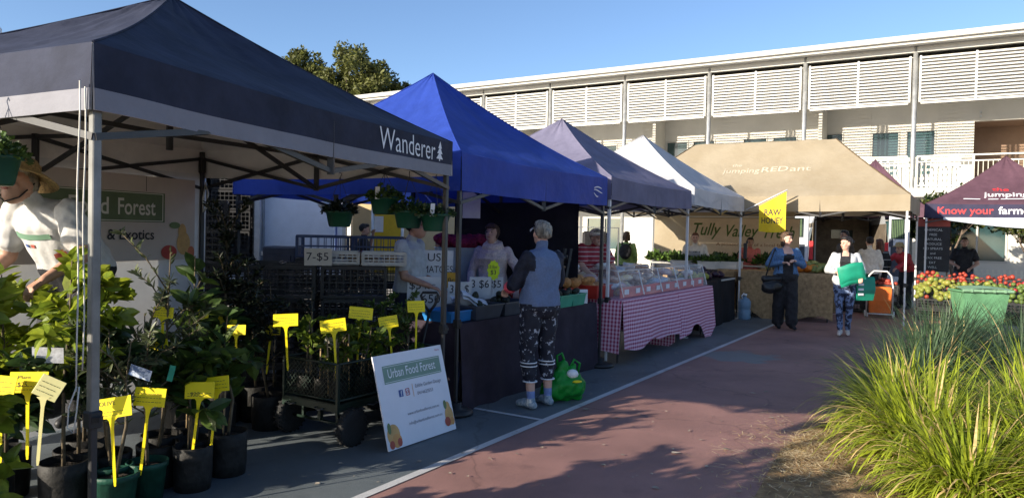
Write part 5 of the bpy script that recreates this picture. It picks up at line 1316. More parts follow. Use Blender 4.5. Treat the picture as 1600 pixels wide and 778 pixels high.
# banner on the canvas wall
bn = thing('market_banner', 'long beige banner with green script lettering on the tan canvas wall', 'banner', P(12.30, 2.20), 0)
fx = -V3; fn = -U3
mb = MB(); mb.box(fx*1.3+Z3*1.50, (2.6, .012, .98), 0, Matrix((fx, U3, Z3)).transposed()); mb.build('vinyl', M('vinyl_beige', (.62, .50, .37), .6, .04), bn)
m_pg = M('print_leaf_green', (.07, .13, .03), .6, 0)
lettering('Tully', bn, fx*.20+Z3*1.60+fn*.008, fx, Z3, m_pg, .30, .66, shear=.35, bold=.012); lettering('Valley', bn, fx*.98+Z3*1.58+fn*.008, fx, Z3, m_pg, .28, .74, shear=.35, bold=.012); lettering('Fresh', bn, fx*1.84+Z3*1.56+fn*.008, fx, Z3, m_pg, .28, .66, shear=.35, bold=.012)
lettering('A pioneer story of a local farm', bn, fx*.75+Z3*1.36+fn*.008, fx, Z3, M('print_brown', (.22, .10, .05), .6, 0), .075, 1.6)
mb = MB(); mb.tube([P(12.28, 2.3, 2.03), P(12.28, -.3, 2.03)], .016, 8); tag(mb.build('banner_rail', m_polew), 'white rail holding the green lettered banner', 'rail')
# raw honey flag
fl = thing('honey_flag', 'yellow cloth flag printed raw honey on a slanted pole', 'flag', P(9.34, -.02), 0)
mb = MB(); mb.tube([P(9.30, .02, 2.08)-fl.location, P(9.34, -.72, 2.46)-fl.location], .011, 8); mb.build('flag_pole', m_polew, fl)
fa = P(9.34, -.22, 0)-fl.location; fxx = -V3
m_flag = M('flag_yellow', (.80, .56, .02), .7, .05, trans=.2)
mb = MB(); rows = []
for j in range(9):
    rows.append([fa+fxx*(.49*i/12)+U3*(-.03+.014*math.sin(i*.8+j*.3)*(1-.6*j/8))+Z3*(lerp(1.68-.0*i, 2.155+.27*i/12, j/8)-.02*math.sin(math.pi*i/12)*(j < 1)) for i in range(13)])
mb.grid(rows); mb.build('flag_cloth', m_flag, fl)
drape(lettering('RAW', fl, fa+fxx*.10+Z3*1.985-U3*.075, fxx, Z3, m_dark, .115, .30, bold=.016), kids(fl, 'flag_cloth'), -U3, .004); drape(lettering('HONEY', fl, fa+fxx*.05+Z3*1.83-U3*.075, fxx, Z3, m_dark, .115, .39, bold=.016), kids(fl, 'flag_cloth'), -U3, .004)
# ------------------------------------------------------------------ nursery stall under the navy gazebo
T1L = V(-1.64, 2.88, 0); T1R = V(-.49, 5.88, 0); FD = (T1R-T1L).normalized(); FB = V(-FD.y, FD.x, 0)
BLc = V(-4.01, 3.79, 0)
# white back sheet
tag(curtain('back_sheet', BLc+FD*1.26-FB*.03, BLc+FD*3.24-FB*.03, .02, 2.02, M('sheet_white', (.66, .66, .66), .75, .04, trans=.15), amp=.014, freq=3, n=80), 'white cloth back wall behind the nursery banner', 'back wall')
nb = thing('nursery_banner', 'beige banner with green name panel and painted fruit behind the man in the straw hat', 'banner', BLc-FB*.10, 0)
m_bei = M('banner_beige', (.55, .46, .40), .55, .03); m_pan = M('banner_green', (.13, .17, .085), .6, .08)
FM = Matrix((FD, FB, Z3)).transposed()
def nbx(x0, x1, z0, z1, y, mat, name, th=.006):
    mb = MB(); mb.box(FD*((x0+x1)/2)-FB*y+Z3*((z0+z1)/2), (x1-x0, th, z1-z0), 0, FM); return mb.build(name, mat, nb)
nbx(1.28, 3.03, 1.26, 1.955, 0, m_bei, 'vinyl'); nbx(1.32, 2.69, 1.575, 1.82, .006, m_pan, 'name_panel')
m_let = M('print_cream', (.68, .64, .55), .6, 0)
for (z, w) in ((1.808, .006), (1.583, .006)): nbx(1.34, 2.67, z, z+w, .0095, m_let, 'panel_border', .002)
nbx(2.665, 2.671, 1.589, 1.808, .0095, m_let, 'panel_border', .002)
lettering('Forest', nb, FD*2.225-FB*.010+Z3*1.635, FD, Z3, m_let, .135, .365, bold=.012); lettering('Food', nb, FD*1.80-FB*.010+Z3*1.635, FD, Z3, m_let, .135, .34, bold=.012); lettering('Urban', nb, FD*1.38-FB*.010+Z3*1.635, FD, Z3, m_let, .135, .38, bold=.012)
lettering('& Exotics', nb, FD*2.13-FB*.008+Z3*1.435, FD, Z3, m_dark, .085, .45, bold=.012); lettering('Edible', nb, FD*1.74-FB*.008+Z3*1.435, FD, Z3, m_dark, .085, .33, bold=.012)
def disc(cx, cz, rx, rz, y, mat, name, n=20, parent=None, fxd=None, top=None, org=None, fb=None):
    mb = MB(); f_, b_, o_ = fxd or FD, fb or FB, org or Vector(); T_ = top or Z3
    mb.poly([o_+f_*(cx+rx*math.cos(6.283*i/n))-b_*y+T_*(cz+rz*math.sin(6.283*i/n)) for i in range(n)]); mb.build(name, mat, parent or nb)
m_pear = M('print_pear', (.62, .36, .13), .6, .1, 10); m_leafp = M('print_leaf', (.14, .20, .08), .6, .1)
disc(2.90, 1.40, .075, .10, .0075, m_pear, 'fruit_print'); disc(2.885, 1.50, .045, .07, .0080, m_pear, 'fruit_print'); disc(2.74, 1.325, .085, .06, .0090, M('print_tomato', (.42, .05, .035), .6, .1), 'fruit_print'); disc(2.985, 1.32, .04, .055, .0085, M('print_apple', (.55, .16, .07), .6, .1), 'fruit_print'); disc(2.80, 1.555, .06, .028, .0088, m_leafp, 'fruit_print')
nbx(2.50, 2.504, 1.83, 1.95, .0045, m_dark, 'seam', .001)

# --- plants: every pot plant is a thing with its pot, soil, stem and leaves
m_potb = M('pot_black', (.018, .017, .016), .62, .3, 14, .3, 30, spec=.3); m_potg = M('pot_green', (.010, .060, .040), .55, .2, 14, .2, 30, spec=.35); m_soil = M('potting_soil', (.035, .025, .018), .95, .4, 30, .8, 80); m_stem = M('stem_brown', (.13, .10, .06), .8, .25, 20); m_stake = M('cane', (.40, .28, .15), .8, .15, 20)
def leafm(n, c, tr=.32, rough=.38): return M('leaf_'+n, c, rough, .28, 9, trans=tr, spec=.5)
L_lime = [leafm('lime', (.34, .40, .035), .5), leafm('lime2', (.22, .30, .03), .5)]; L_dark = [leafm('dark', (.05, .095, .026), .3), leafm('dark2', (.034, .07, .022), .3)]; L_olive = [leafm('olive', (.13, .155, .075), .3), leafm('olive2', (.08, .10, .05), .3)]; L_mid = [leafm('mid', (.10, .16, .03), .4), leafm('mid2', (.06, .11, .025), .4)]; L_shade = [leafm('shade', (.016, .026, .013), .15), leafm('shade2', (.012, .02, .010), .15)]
def leaf_mesh(name, L, W_, mat, curl=.2, n=4):
    mb = MB(); ctr, a, b = [], [], []
    for i in range(n+1):
        t = i/n; w = W_*math.sin(math.pi*min(1, .06+.94*t))**.8*.5; z = -curl*L*t*t; y = L*t
        ctr.append(V(0, y, z)); a.append(V(-w, y, z+w*.35)); b.append(V(w, y, z+w*.35))
    mb.grid([a, ctr]); mb.grid([ctr, b]); return mb.mesh(name, mat)
def pot(t, kind, r=.12, h=.26):
    mat = m_potg if kind == 'green' else m_potb; mb = MB()
    if kind == 'bag': mb.lathe([(r*.92, .002), (r*.98, h*.3), (r, h*.7), (r*1.02, h), (r*.97, h+.004), (r*.96, h-.05)], 18)
    else: mb.lathe([(r*.78, .002), (r*.97, h*.86), (r*1.06, h*.87), (r*1.07, h), (r*1.0, h+.003), (r*.94, h-.04)], 22)
    o = mb.build('pot', mat, t); mb = MB(); mb.lathe([(0, h-.03), (r*.5, h-.026), (r*.95, h-.036)], 16); mb.build('soil', m_soil, t)
LEAFMESH = {}
DENS = 1.5
def leafset(key, L, W_, mats, curl=.25):
    if key not in LEAFMESH: LEAFMESH[key] = [leaf_mesh('leaf', L, W_, m, c) for m in mats for c in (curl, curl*.4)]
    return LEAFMESH[key]
def orient(o, p, d, roll, s_):
    d = Vector(d).normalized(); x = d.cross(Z3)
    if x.length < .05: x = V(1, 0, 0)
    x.normalize(); z = x.cross(d); m = Matrix((x, d, z)).transposed() @ Matrix.Rotation(roll, 3, 'Y'); o.matrix_local = Matrix.Translation(p) @ m.to_4x4() @ Matrix.Scale(s_, 4)
def plant(label, loc, H, kind, leaves, n, spread, r=.12, ph=.26, lname=None, indiv=True, seed=0, branches=5, z0=.35, stake=False, group='potted plants of the nursery stall', droop=.0, bare=.25, up_=.5, name='potted_plant'):
    n = int(n*DENS); rn = random.Random(seed); t = thing(name, label, 'potted plant', loc, rn.uniform(0, 6), group); pot(t, kind, r, ph)
    sb = MB(); ends = []
    top = V(rn.uniform(-.06, .06), rn.uniform(-.06, .06), H)
    main = [V(0, 0, ph-.04), lerp(V(0, 0, ph), top, .35)+V(rn.uniform(-.03, .03), rn.uniform(-.03, .03), 0), lerp(V(0, 0, ph), top, .7), top]
    sb.tube(main, [.011, .009, .006, .003], 7)
    segs = [(main[1], main[2]), (main[2], main[3])]
    for b in range(branches):
        f = rn.uniform(bare, .85); p = lerp(V(0, 0, ph), top, f); a = rn.uniform(0, 6.28); l = spread*rn.uniform(.6, 1.1)
        e = p+V(math.cos(a)*l, math.sin(a)*l, l*rn.uniform(.2, 1.0)*up_*2); m_ = lerp(p, e, .5)+V(0, 0, .04)
        sb.tube([p, m_, e], [.005, .004, .002], 5); segs += [(p, m_), (m_, e), (m_, e)]
    sb.build('stem', m_stem, t)
    if stake:
        mb = MB(); mb.tube([V(.03, .01, ph-.05), V(.02, .0, H*.8)], .006, 6); mb.build('stake', m_stake, t)
    me = leaves; joined = MB() if not indiv else None
    for k in range(n):
        a, b = rn.choice(segs); f = rn.random(); p = lerp(a, b, f); ax = (b-a).normalized()
        d = V(rn.gauss(0, 1), rn.gauss(0, 1), rn.gauss(0, .5)); d = (d-ax*d.dot(ax)*.4).normalized()*.9+ax*.5+V(0, 0, up_*.5-droop); s_ = rn.uniform(.65, 1.15)
        if indiv:
            o = bpy.data.objects.new('leaf', rn.choice(me)); COL.objects.link(o); o.parent = t; orient(o, p, d, rn.uniform(-1.4, 1.4), s_)
        else:
            m_ = rn.choice(me); o = Matrix(); dd = d.normalized(); x = dd.cross(Z3)
            if x.length < .05: x = V(1, 0, 0)
            x.normalize(); z = x.cross(dd); mm = Matrix.Translation(p) @ (Matrix((x, dd, z)).transposed() @ Matrix.Rotation(rn.uniform(-1.4, 1.4), 3, 'Y')).to_4x4() @ Matrix.Scale(s_, 4)
            k0 = len(joined.v); joined.v += [tuple(mm @ v.co) for v in m_.vertices]; mi = me.index(m_) % 2 if len(me) < 4 else me.index(m_)//2
            for pl in m_.polygons: joined.f.append(tuple(k0+i for i in pl.vertices)); joined.m.append(mi); joined.sm.append(1)
    if not indiv: tag(joined.build('foliage', [me[0].materials[0], me[-1].materials[0]], t), kind='stuff')
    return t
lf_cit = leafset('cit', .125, .068, L_lime); lf_dk = leafset('dk', .13, .062, L_dark); lf_ol = leafset('ol', .062, .016, L_olive, .1); lf_mid = leafset('mid', .15, .075, L_mid); lf_long = leafset('long', .30, .06, L_dark, .5); lf_sh = leafset('sh', .055, .018, L_shade); lf_sm = leafset('sm', .05, .022, L_mid)
plant('bright citrus plant between the gazebo pole and the man in the straw hat', (-2.55, 4.42, 0), 1.30, 'bag', lf_cit, 110, .30, .12, .27, seed=61, branches=9, bare=.35)
# front left group, brightest leaves lit by the sun
plant('lime green citrus plant in the sun left of the gazebo pole', (-2.40, 3.97, 0), 1.36, 'bag', lf_cit, 170, .30, .12, .27, seed=1, branches=9, bare=.35)
plant('bushy green citrus plant at the left edge behind the price label', (-2.84, 4.16, 0), 1.26, 'bag', lf_cit, 170, .32, .12, .27, seed=2, branches=9, bare=.3)
plant('dark leaved plant in black bag at the left edge', (-2.74, 3.89, 0), .80, 'bag', lf_dk, 120, .26, .11, .26, seed=3, branches=7)
plant('dark leaved plant behind the twenty five dollar label', (-2.47, 4.23, 0), .90, 'bag', lf_dk, 110, .26, .13, .26, seed=4, branches=7, bare=.4)
plant('slender plant with bare stem left of the gazebo pole', (-2.30, 4.24, 0), 1.00, 'bag', lf_dk, 60, .22, .12, .24, seed=5, branches=4, bare=.45)
plant('silvery olive plant in green pot at the foot of the gazebo pole', (-2.20, 4.08, 0), .98, 'green', lf_ol, 300, .26, .105, .22, seed=6, branches=12, bare=.25, indiv=False, up_=.6)
plant('silvery olive plant in green pot behind the olive label', (-2.04, 4.16, 0), 1.06, 'green', lf_ol, 320, .28, .105, .22, seed=7, branches=13, bare=.25, indiv=False, up_=.6)
plant('olive plant in green pot beside the olive label', (-2.11, 3.95, 0), .92, 'green', lf_ol, 240, .22, .115, .22, seed=8, branches=10, bare=.3, indiv=False, up_=.6)
plant('tall pale leaved plant with sunlit top right of the gazebo pole', (-2.15, 4.56, 0), 1.42, 'bag', lf_ol, 260, .28, .12, .26, seed=9, branches=14, bare=.35, indiv=False, up_=.7)
plant('broad leaved plant with bright top beside the white sheet', (-2.07, 4.81, 0), 1.36, 'bag', lf_mid, 28, .16, .12, .26, seed=10, branches=4, bare=.45, stake=True)
plant('low broad leaved plant right of the olive labels', (-1.86, 4.34, 0), .80, 'bag', lf_mid, 70, .20, .11, .26, seed=11, branches=5, bare=.3, stake=True)
plant('low broad leaved plant at the right end of the front pots', (-1.76, 4.62, 0), .84, 'bag', lf_mid, 70, .22, .115, .27, seed=12, branches=5, bare=.35, stake=True)
plant('small staked plant between the front pots', (-1.92, 4.51, 0), .78, 'bag', lf_dk, 50, .18, .11, .25, seed=13, branches=4, bare=.3, stake=True)
plant('dark plant behind the front row of pots', (-2.09, 4.39, 0), .86, 'bag', lf_dk, 90, .24, .12, .25, seed=14, branches=7, indiv=False)
plant('leafy plant in black bag at the bottom left corner', (-2.72, 3.78, 0), .66, 'bag', lf_dk, 80, .24, .12, .26, seed=15, branches=6)
plant('green leaved plant behind the man in the straw hat', (-3.08, 4.41, 0), 1.25, 'bag', lf_cit, 130, .30, .12, .26, seed=16, branches=8, indiv=False)
for i, (x, y, h_) in enumerate(((-2.35, 2.70, 1.25), (-2.55, 2.35, 1.50), (-2.25, 2.05, 1.50), (-2.60, 1.80, 1.65), (-2.30, 1.50, 1.60), (-2.75, 1.30, 1.70))):  # row added out of view so its leaves shade the court
    plant('unseen citrus plant added for its shade, '+('beside the gazebo corner', 'second from the gazebo corner', 'third from the gazebo corner', 'in the tallest outer row', 'at the front end of the row', 'furthest from the gazebo corner')[i], (x, y, 0), h_, 'bag', lf_cit, 520, .46, .13, .27, seed=160+i, branches=18, bare=.05, indiv=False)
# darker plants at the back of the stall
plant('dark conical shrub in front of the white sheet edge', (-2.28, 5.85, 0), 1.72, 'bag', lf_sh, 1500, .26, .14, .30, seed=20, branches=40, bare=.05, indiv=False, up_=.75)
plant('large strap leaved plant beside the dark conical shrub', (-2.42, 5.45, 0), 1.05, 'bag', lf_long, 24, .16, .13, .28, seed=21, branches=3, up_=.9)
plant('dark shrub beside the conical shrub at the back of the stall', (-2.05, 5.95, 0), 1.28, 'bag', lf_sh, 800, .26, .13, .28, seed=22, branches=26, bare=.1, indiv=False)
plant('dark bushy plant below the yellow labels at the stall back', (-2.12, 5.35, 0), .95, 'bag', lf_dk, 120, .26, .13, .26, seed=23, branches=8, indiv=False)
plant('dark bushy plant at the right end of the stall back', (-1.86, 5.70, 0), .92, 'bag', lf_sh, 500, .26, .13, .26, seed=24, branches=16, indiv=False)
plant('thin staked plant behind the garden cart', (-1.95, 6.15, 0), 1.10, 'bag', lf_sh, 60, .18, .10, .24, seed=25, branches=4, indiv=False, stake=True)
plant('thin staked plant left of the black crates', (-1.70, 6.35, 0), 1.05, 'bag', lf_sh, 60, .18, .10, .24, seed=26, branches=4, indiv=False, stake=True)

# --- yellow hand written plant labels
m_yel = M('label_yellow', (.90, .72, .008), .5, .04, 8); m_ink2 = M('pen_ink', (.10, .09, .03), .6, 0); m_cream_l = M('label_cream', (.85, .78, .36), .5, .04)
def plant_label(label, p, stake=.42, w=.125, h=.075, rz=0.0, roll=0.0, lines=(), pitch=12, mat=None, lean=(0, 0), seed=0):
    """p: where the stake enters the soil; plate sits on top of a flat tapering stake"""
    t = thing('plant_label', label, 'plant label', p, rz, 'yellow plant labels'); rn = random.Random(seed)
    tp = V(lean[0], lean[1], stake); mt = mat or m_yel
    sm_ = MB(); w0, w1 = .009, .012; pts = []
    d = tp.normalized(); x = V(1, 0, 0); x = (x-d*x.dot(d)).normalized(); y = d.cross(x)
    for (f, ww) in ((0, .004), (.08, .007), (.85, .008), (.95, .014), (1.0, .03)): pts.append((tp*f, ww))
    for s_ in (1, -1):
        sm_.grid([[c-x*ww*s_*1+y*.002*s_, c+x*ww*s_+y*.002*s_] for c, ww in pts], smooth=0)
    sm_.build('stake', mt, t)
    A_ = Matrix.Rotation(R(roll), 3, 'Y') @ Matrix.Rotation(R(-pitch), 3, 'X')
    c = tp+A_ @ V(0, 0, h/2-.004)
    mb = MB(); mb.box(c, (w, .004, h), 0, A_, bev=.0015); mb.build('plate', mt, t)
    for (txt, fx_, fz, hh, ww) in lines: lettering(txt, t, c+A_ @ V(-w/2+fx_*w, -.002, -h/2+fz*h), A_ @ V(1, 0, 0), A_ @ V(0, 0, 1), m_ink2, hh, ww, depth=.0012)
    # illegible handwriting as short pen strokes
    nl = 3 if not lines else 2
    if 'plain' not in lines:
        for r_ in range(nl):
            zz = h*(.22+.22*r_) if not lines else h*(.14+.16*r_); xx = -w*.40
            sb = MB()
            while xx < w*.34:
                l = rn.uniform(.006, .016); a = c+A_ @ V(xx, -.0032, zz-h/2); b = c+A_ @ V(xx+l, -.0032, zz-h/2+rn.uniform(-.001, .001)); up2 = A_ @ V(0, 0, .0028)
                sb.quad(a, b, b+up2, a+up2); xx += l+rn.uniform(.002, .006)
            tag(sb.build('handwriting', m_ink2, t), kind='stuff')
    return t
plant_label('yellow label reading olive in the front green pot', (-2.04, 3.82, .19), .36, .205, .105, .12, -9, [('OLIVE', .22, .64, .024, .08)], lean=(-.02, 0), seed=1)
plant_label('yellow label just behind the olive label', (-2.00, 4.00, .19), .38, .165, .10, .1, 4, lean=(.04, 0), seed=2)
plant_label('yellow label reading twenty five dollars at far left', (-2.42, 3.70, .36), .34, .18, .105, .15, 0, [('$25', .22, .3, .024, .045), ('Plant', .22, .68, .016, .06)], seed=3)
plant_label('pale cream label beside the twenty five dollar label', (-2.33, 3.64, .35), .34, .115, .105, .3, 28, lean=(.024, 0), mat=m_cream_l, seed=4)
plant_label('yellow label cut off at the left edge of the view', (-2.50, 3.62, .36), .34, .12, .10, .1, 6, seed=5)
plant_label('yellow label with price in the right front pots', (-1.83, 4.25, .19), .37, .165, .095, .1, -1, [('$20', .2, .2, .02, .05)], lean=(.04, 0), seed=6)
plant_label('yellow label overlapping behind the right front label', (-1.76, 4.35, .22), .36, .15, .09, .0, -8, lean=(.033, 0), seed=7)
plant_label('yellow label half hidden by leaves beside the tall pale plant', (-2.13, 4.46, .50), .28, .13, .08, .1, -12, seed=8)
plant_label('yellow label high up beside the bright topped plant', (-2.16, 4.58, .68), .30, .12, .07, .2, 3, seed=9)
plant_label('upright yellow label in the middle of the stall back', (-2.25, 5.3, .58), .30, .15, .08, .1, -1, seed=10)
plant_label('tilted yellow label second from right at the stall back', (-2.12, 5.4, .56), .26, .14, .07, .1, 12, lean=(.03, 0), seed=11)
plant_label('yellow label nearest the dark crates at the stall back', (-1.97, 5.3, .50), .28, .135, .072, .0, -2, seed=12)
def info_card(label, p, w, h, rx, ry, rz, mat):
    mb = MB(); mb.box((0, 0, 0), (w, .002, h)); o = mb.build('info_card', mat, None, p); o.rotation_euler = (rx, ry, rz); tag(o, label, 'card')
info_card('white printed tag hanging in the citrus plant', (-2.42, 3.86, .86), .15, .085, .2, .05, .2, M('tag_white', (.55, .56, .62), .5, .15, 40))
info_card('blue and white photo tag hanging in the olive plant', (-1.98, 3.95, .76), .115, .065, .3, .35, .1, M('tag_photo', (.55, .62, .75), .4, 0, 30, col2=(.10, .16, .32), lo=.45, hi=.55))
info_card('small green plastic tag beside the blue photo tag', (-1.86, 4.05, .74), .03, .09, .1, .25, .2, M('tag_green', (.03, .30, .20), .5, .1))

# --- hanging baskets
m_hp = M('basket_green', (.012, .075, .045), .42, .1); m_wire = M('wire_black', (.03, .03, .03), .5, 0)
def basket(label, p, r, top, seed, card=False, mats=None, dens=500, ls=.035):
    t = thing('hanging_basket', label, 'hanging basket', p, random.Random(seed).uniform(0, 2), 'hanging baskets of the nursery stall')
    mb = MB(); mb.lathe([(0, 0), (r*.68, 0), (r*.74, .01), (r*.93, r*.95), (r*1.03, r*.97), (r*1.03, r*1.12), (r*.97, r*1.12), (r*.9, r*.95), (0, r*.95)], 26); mb.build('bowl', m_hp, t)
    zt2 = r*1.1
    for k in range(3):
        a = 2.1*k+.3; mb = MB(); mb.tube([V(r*math.cos(a), r*math.sin(a), zt2), V(0, 0, top)], .0022, 5); mb.build('hanger_wire', m_wire, t)
    mb = MB(); mb.tube([V(0, 0, top), V(.012, 0, top+.02), V(0, 0, top+.04), V(-.01, 0, top+.03)], .003, 5); mb.build('hook', m_wire, t)
    rn = random.Random(seed); fb = MB()
    for k in range(dens):
        a = rn.uniform(0, 6.28); rr = r*rn.random()**.5*1.15; q = V(rr*math.cos(a), rr*math.sin(a), zt2+rn.uniform(0, .10)*(1.15-rr/r/1.2)-max(0, rr-r)*1.2)
        leafcard(fb, q, ls*rn.uniform(.6, 1.4), V(math.cos(a)*.6+rn.gauss(0, .5), math.sin(a)*.6+rn.gauss(0, .5), rn.uniform(-.4, 1)).normalized(), rn.randrange(2), .6, rn)
    tag(fb.build('foliage', mats or L_mid, t), kind='stuff')
    if card: mb = MB(); mb.box((-r*.55, -r*.92, zt2+.03), (.035, .003, .10), 0, Matrix.Rotation(.2, 3, 'X')); mb.build('care_tag', m_card, t)
    return t
basket('green hanging basket with upright trailing leaves highest in the row', (-1.05, 6.05, 1.68), .125, .34, 1, True)
basket('green hanging basket in the middle of the row of baskets', (-.84, 5.98, 1.57), .125, .42, 2, mats=L_dark)
basket('green hanging basket nearest the right gazebo pole', (-.62, 5.92, 1.55), .125, .44, 3, True, mats=L_dark)
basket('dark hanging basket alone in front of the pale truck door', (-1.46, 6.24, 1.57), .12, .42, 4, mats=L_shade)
basket('large hanging basket at the left edge above the straw hat', (-2.13, 3.02, 1.70), .11, .34, 5, mats=L_mid, dens=700, ls=.028)

# --- garden cart
m_cart = M('cart_green', (.010, .022, .016), .4, .15); m_tyre = M('tyre_black', (.016, .016, .017), .8, .1, 20, .4, 60); m_rimm = M('rim_steel', (.10, .105, .11), .4, .1, metal=.6)
cfl = V(-1.21, 5.20, 0); cfr = V(-.60, 6.14, 0); CU = (cfr-cfl).normalized(); CV = V(-CU.y, CU.x, 0); CL, CW = (cfr-cfl).length, .56
gc = thing('garden_cart', 'dark green mesh garden cart full of young plants', 'cart', cfl, math.atan2(CU.y, CU.x))
mb = MB(); mb.box((CL/2, CW/2, .30), (CL, CW, .02)); mb.build('deck', m_cart, gc)
for x in (0, CL):
    for y in (0, CW): mb = MB(); mb.bar(V(x, y, .24), V(x, y, .60), .022); mb.build('corner_post', m_cart, gc)
for (a, b) in (((0, 0), (CL, 0)), ((CL, 0), (CL, CW)), ((CL, CW), (0, CW)), ((0, CW), (0, 0))):
    a, b = V(*a, 0), V(*b, 0); mb = MB(); mb.tube([a+Z3*.595, b+Z3*.595], .010, 8); mb.build('top_rail', m_cart, gc); mb = MB(); mb.tube([a+Z3*.335, b+Z3*.335], .008, 6); mb.build('lower_rail', m_cart, gc); mb = MB(); mb.bar(a+Z3*.28, b+Z3*.28, .02, .05); mb.build('deck_edge', m_cart, gc)
    Ls = (b-a).length; d = (b-a).normalized(); mb = MB(); st = .038; hh = .25; k = -hh
    while k < Ls:
        for (x0, z0, x1, z1) in ((k, .34, k+hh, .59), (k+hh, .34, k, .59)):
            if x0 > x1: x0, z0, x1, z1 = x1, z1, x0, z0
            if x1 <= 0 or x0 >= Ls: continue
            c0, c1_ = max(x0, 0), min(x1, Ls); za_ = lerp(z0, z1, (c0-x0)/(x1-x0)); zb_ = lerp(z0, z1, (c1_-x0)/(x1-x0)); mb.bar(a+d*c0+Z3*za_, a+d*c1_+Z3*zb_, .0035)
        k += st
    mb.build('mesh_side', m_cart, gc)
for (x, y) in ((.10, -.045), (.10, CW+.045), (CL-.12, -.045), (CL-.12, CW+.045)):
    A_ = Matrix.Rotation(R(90), 3, 'X'); mb = MB(); mb.lathe([(.075, -.034), (.115, -.036), (.132, -.022), (.137, 0), (.132, .022), (.115, .036), (.075, .034)], 26, V(x, y, .139), 0, A_)
    for k in range(22):
        a = 6.283*k/22; mb.box(V(x+.134*math.cos(a), y, .139+.134*math.sin(a)), (.012, .06, .012), 0, Matrix.Rotation(-a, 3, 'Y'))
    wh = mb.build('wheel', m_tyre, gc); mb = MB(); mb.lathe([(0, -.025), (.03, -.028), (.034, -.012), (.07, -.02), (.078, -.034), (.078, .034), (.07, .02), (0, .02)], 20, V(x, y, .139), 0, A_); mb.build('rim', m_rimm, wh)
for x in (.10, CL-.12): mb = MB(); mb.tube([V(x, -.05, .139), V(x, CW+.05, .139)], .011, 8); mb.bar(V(x, CW/2, .139), V(x, CW/2, .28), .03); mb.bar(V(x, .1, .15), V(x, .1, .28), .02); mb.bar(V(x, CW-.1, .15), V(x, CW-.1, .28), .02); mb.build('axle', m_cart, gc)
for (x, y) in ((-.015, .12), (-.015, CW-.14), (.28, -.015)):
    mb = MB(); q = V(x, y, .27); e = V(0, .08, 0) if x < 0 else V(.09, 0, 0); o_ = V(-.02, 0, 0) if x < 0 else V(0, -.02, 0); mb.tube([q, q+o_, q+o_+e*.5+V(0, 0, -.012), q+o_+e, q+e], .006, 6); mb.build('side_latch', m_rimm, gc)
mb = MB(); hb = V(CL+.02, CW/2, .20); g0 = V(CL+.10, CW*.32, .86); mb.tube([hb, lerp(hb, g0, .5), g0], .012, 8)
gx = V(.55, -.83, 0)
mb.tube([g0, g0+gx*.045+Z3*.06, g0+gx*.075+Z3*.14, g0+gx*.06+Z3*.165, g0-gx*.06+Z3*.165, g0-gx*.075+Z3*.14, g0-gx*.045+Z3*.06, g0], .012, 8); mb.build('pull_handle', m_rubber, gc)
# plants standing in the cart
def cpos(x, y, z=0.312): q = cfl+CU*x+CV*y; return (q.x, q.y, z)
rn = random.Random(77)
words_ = ['at the front left corner of the cart', 'at the front middle of the cart', 'behind the front left plant in the cart', 'at the left rear of the cart', 'in the middle of the cart', 'in the middle rear of the cart', 'right of the middle of the cart', 'at the right front of the cart', 'at the right rear of the cart', 'at the far right end of the cart', 'at the far right rear of the cart', 'by the cart handle']
for i, (x, y) in enumerate(((.10, .10), (.36, .10), (.12, .28), (.12, .46), (.36, .28), (.36, .46), (.60, .28), (.60, .10), (.62, .46), (.86, .12), (.88, .44), (1.02, .28))):
    right = x > .7
    plant('young staked plant '+words_[i], cpos(x, y), (.62 if right else .52)*rn.uniform(.9, 1.1), 'bag', lf_sm if right else leafset('cartleaf', .075, .04, [leafm('cart', (.20, .27, .03), .45), leafm('cart2', (.12, .19, .025), .45)]), 210 if right else 62, .17 if right else .14, .065, .14, seed=40+i, branches=8 if right else 5, stake=not right, indiv=not right, bare=.15, group='young plants in the garden cart', name='young_plant')
for i, (q, st, rl, ln) in enumerate((((-1.64, 5.45, .50), .33, -3, (-.02, 0)), ((-1.23, 5.27, .40), .42, -8, (-.03, 0)), ((-1.17, 5.65, .52), .35, 6, (.02, 0)), ((-.91, 5.72, .52), .28, -8, (-.03, 0)), ((-.76, 5.95, .58), .32, 0, (0, 0)))):
    plant_label('yellow plant label '+('at the left end of the cart', 'hanging over the front corner of the cart', 'standing tallest in the middle of the cart', 'low and tilted right of the cart middle', 'at the right end of the cart near the handle')[i], q, st, .18 if i < 3 else .15, .092, .1+.1*i, rl, lean=ln, seed=60+i)
plant_label('yellow plant label on the ground plant left of the cart', (-1.88, 5.7, .42), .31, .145, .072, .1, 2, lean=(.026, 0), seed=71)
for i in range(7):
    mb = MB(); mb.tube([V(0, 0, 0), V(rn.uniform(-.02, .03), rn.uniform(-.02, .02), .46)], .006, 6); o = mb.build('cane_stake', m_stake, None, cpos(.08+.07*i, .18+.1*(i % 3), .34)); tag(o, ('bare cane stake '+('first from the left in the cart', 'second from the left in the cart', 'third from the left in the cart', 'fourth from the left in the cart', 'fifth from the left in the cart', 'sixth from the left in the cart', 'last of the canes towards the cart middle')[i]), 'cane')
info_card('crumpled photo tag among the cart canes', cpos(.14, .22, .72), .10, .09, .2, .3, .1, M('tag_photo2', (.45, .40, .34), .4, 0, 30, col2=(.16, .18, .12), lo=.45, hi=.55))

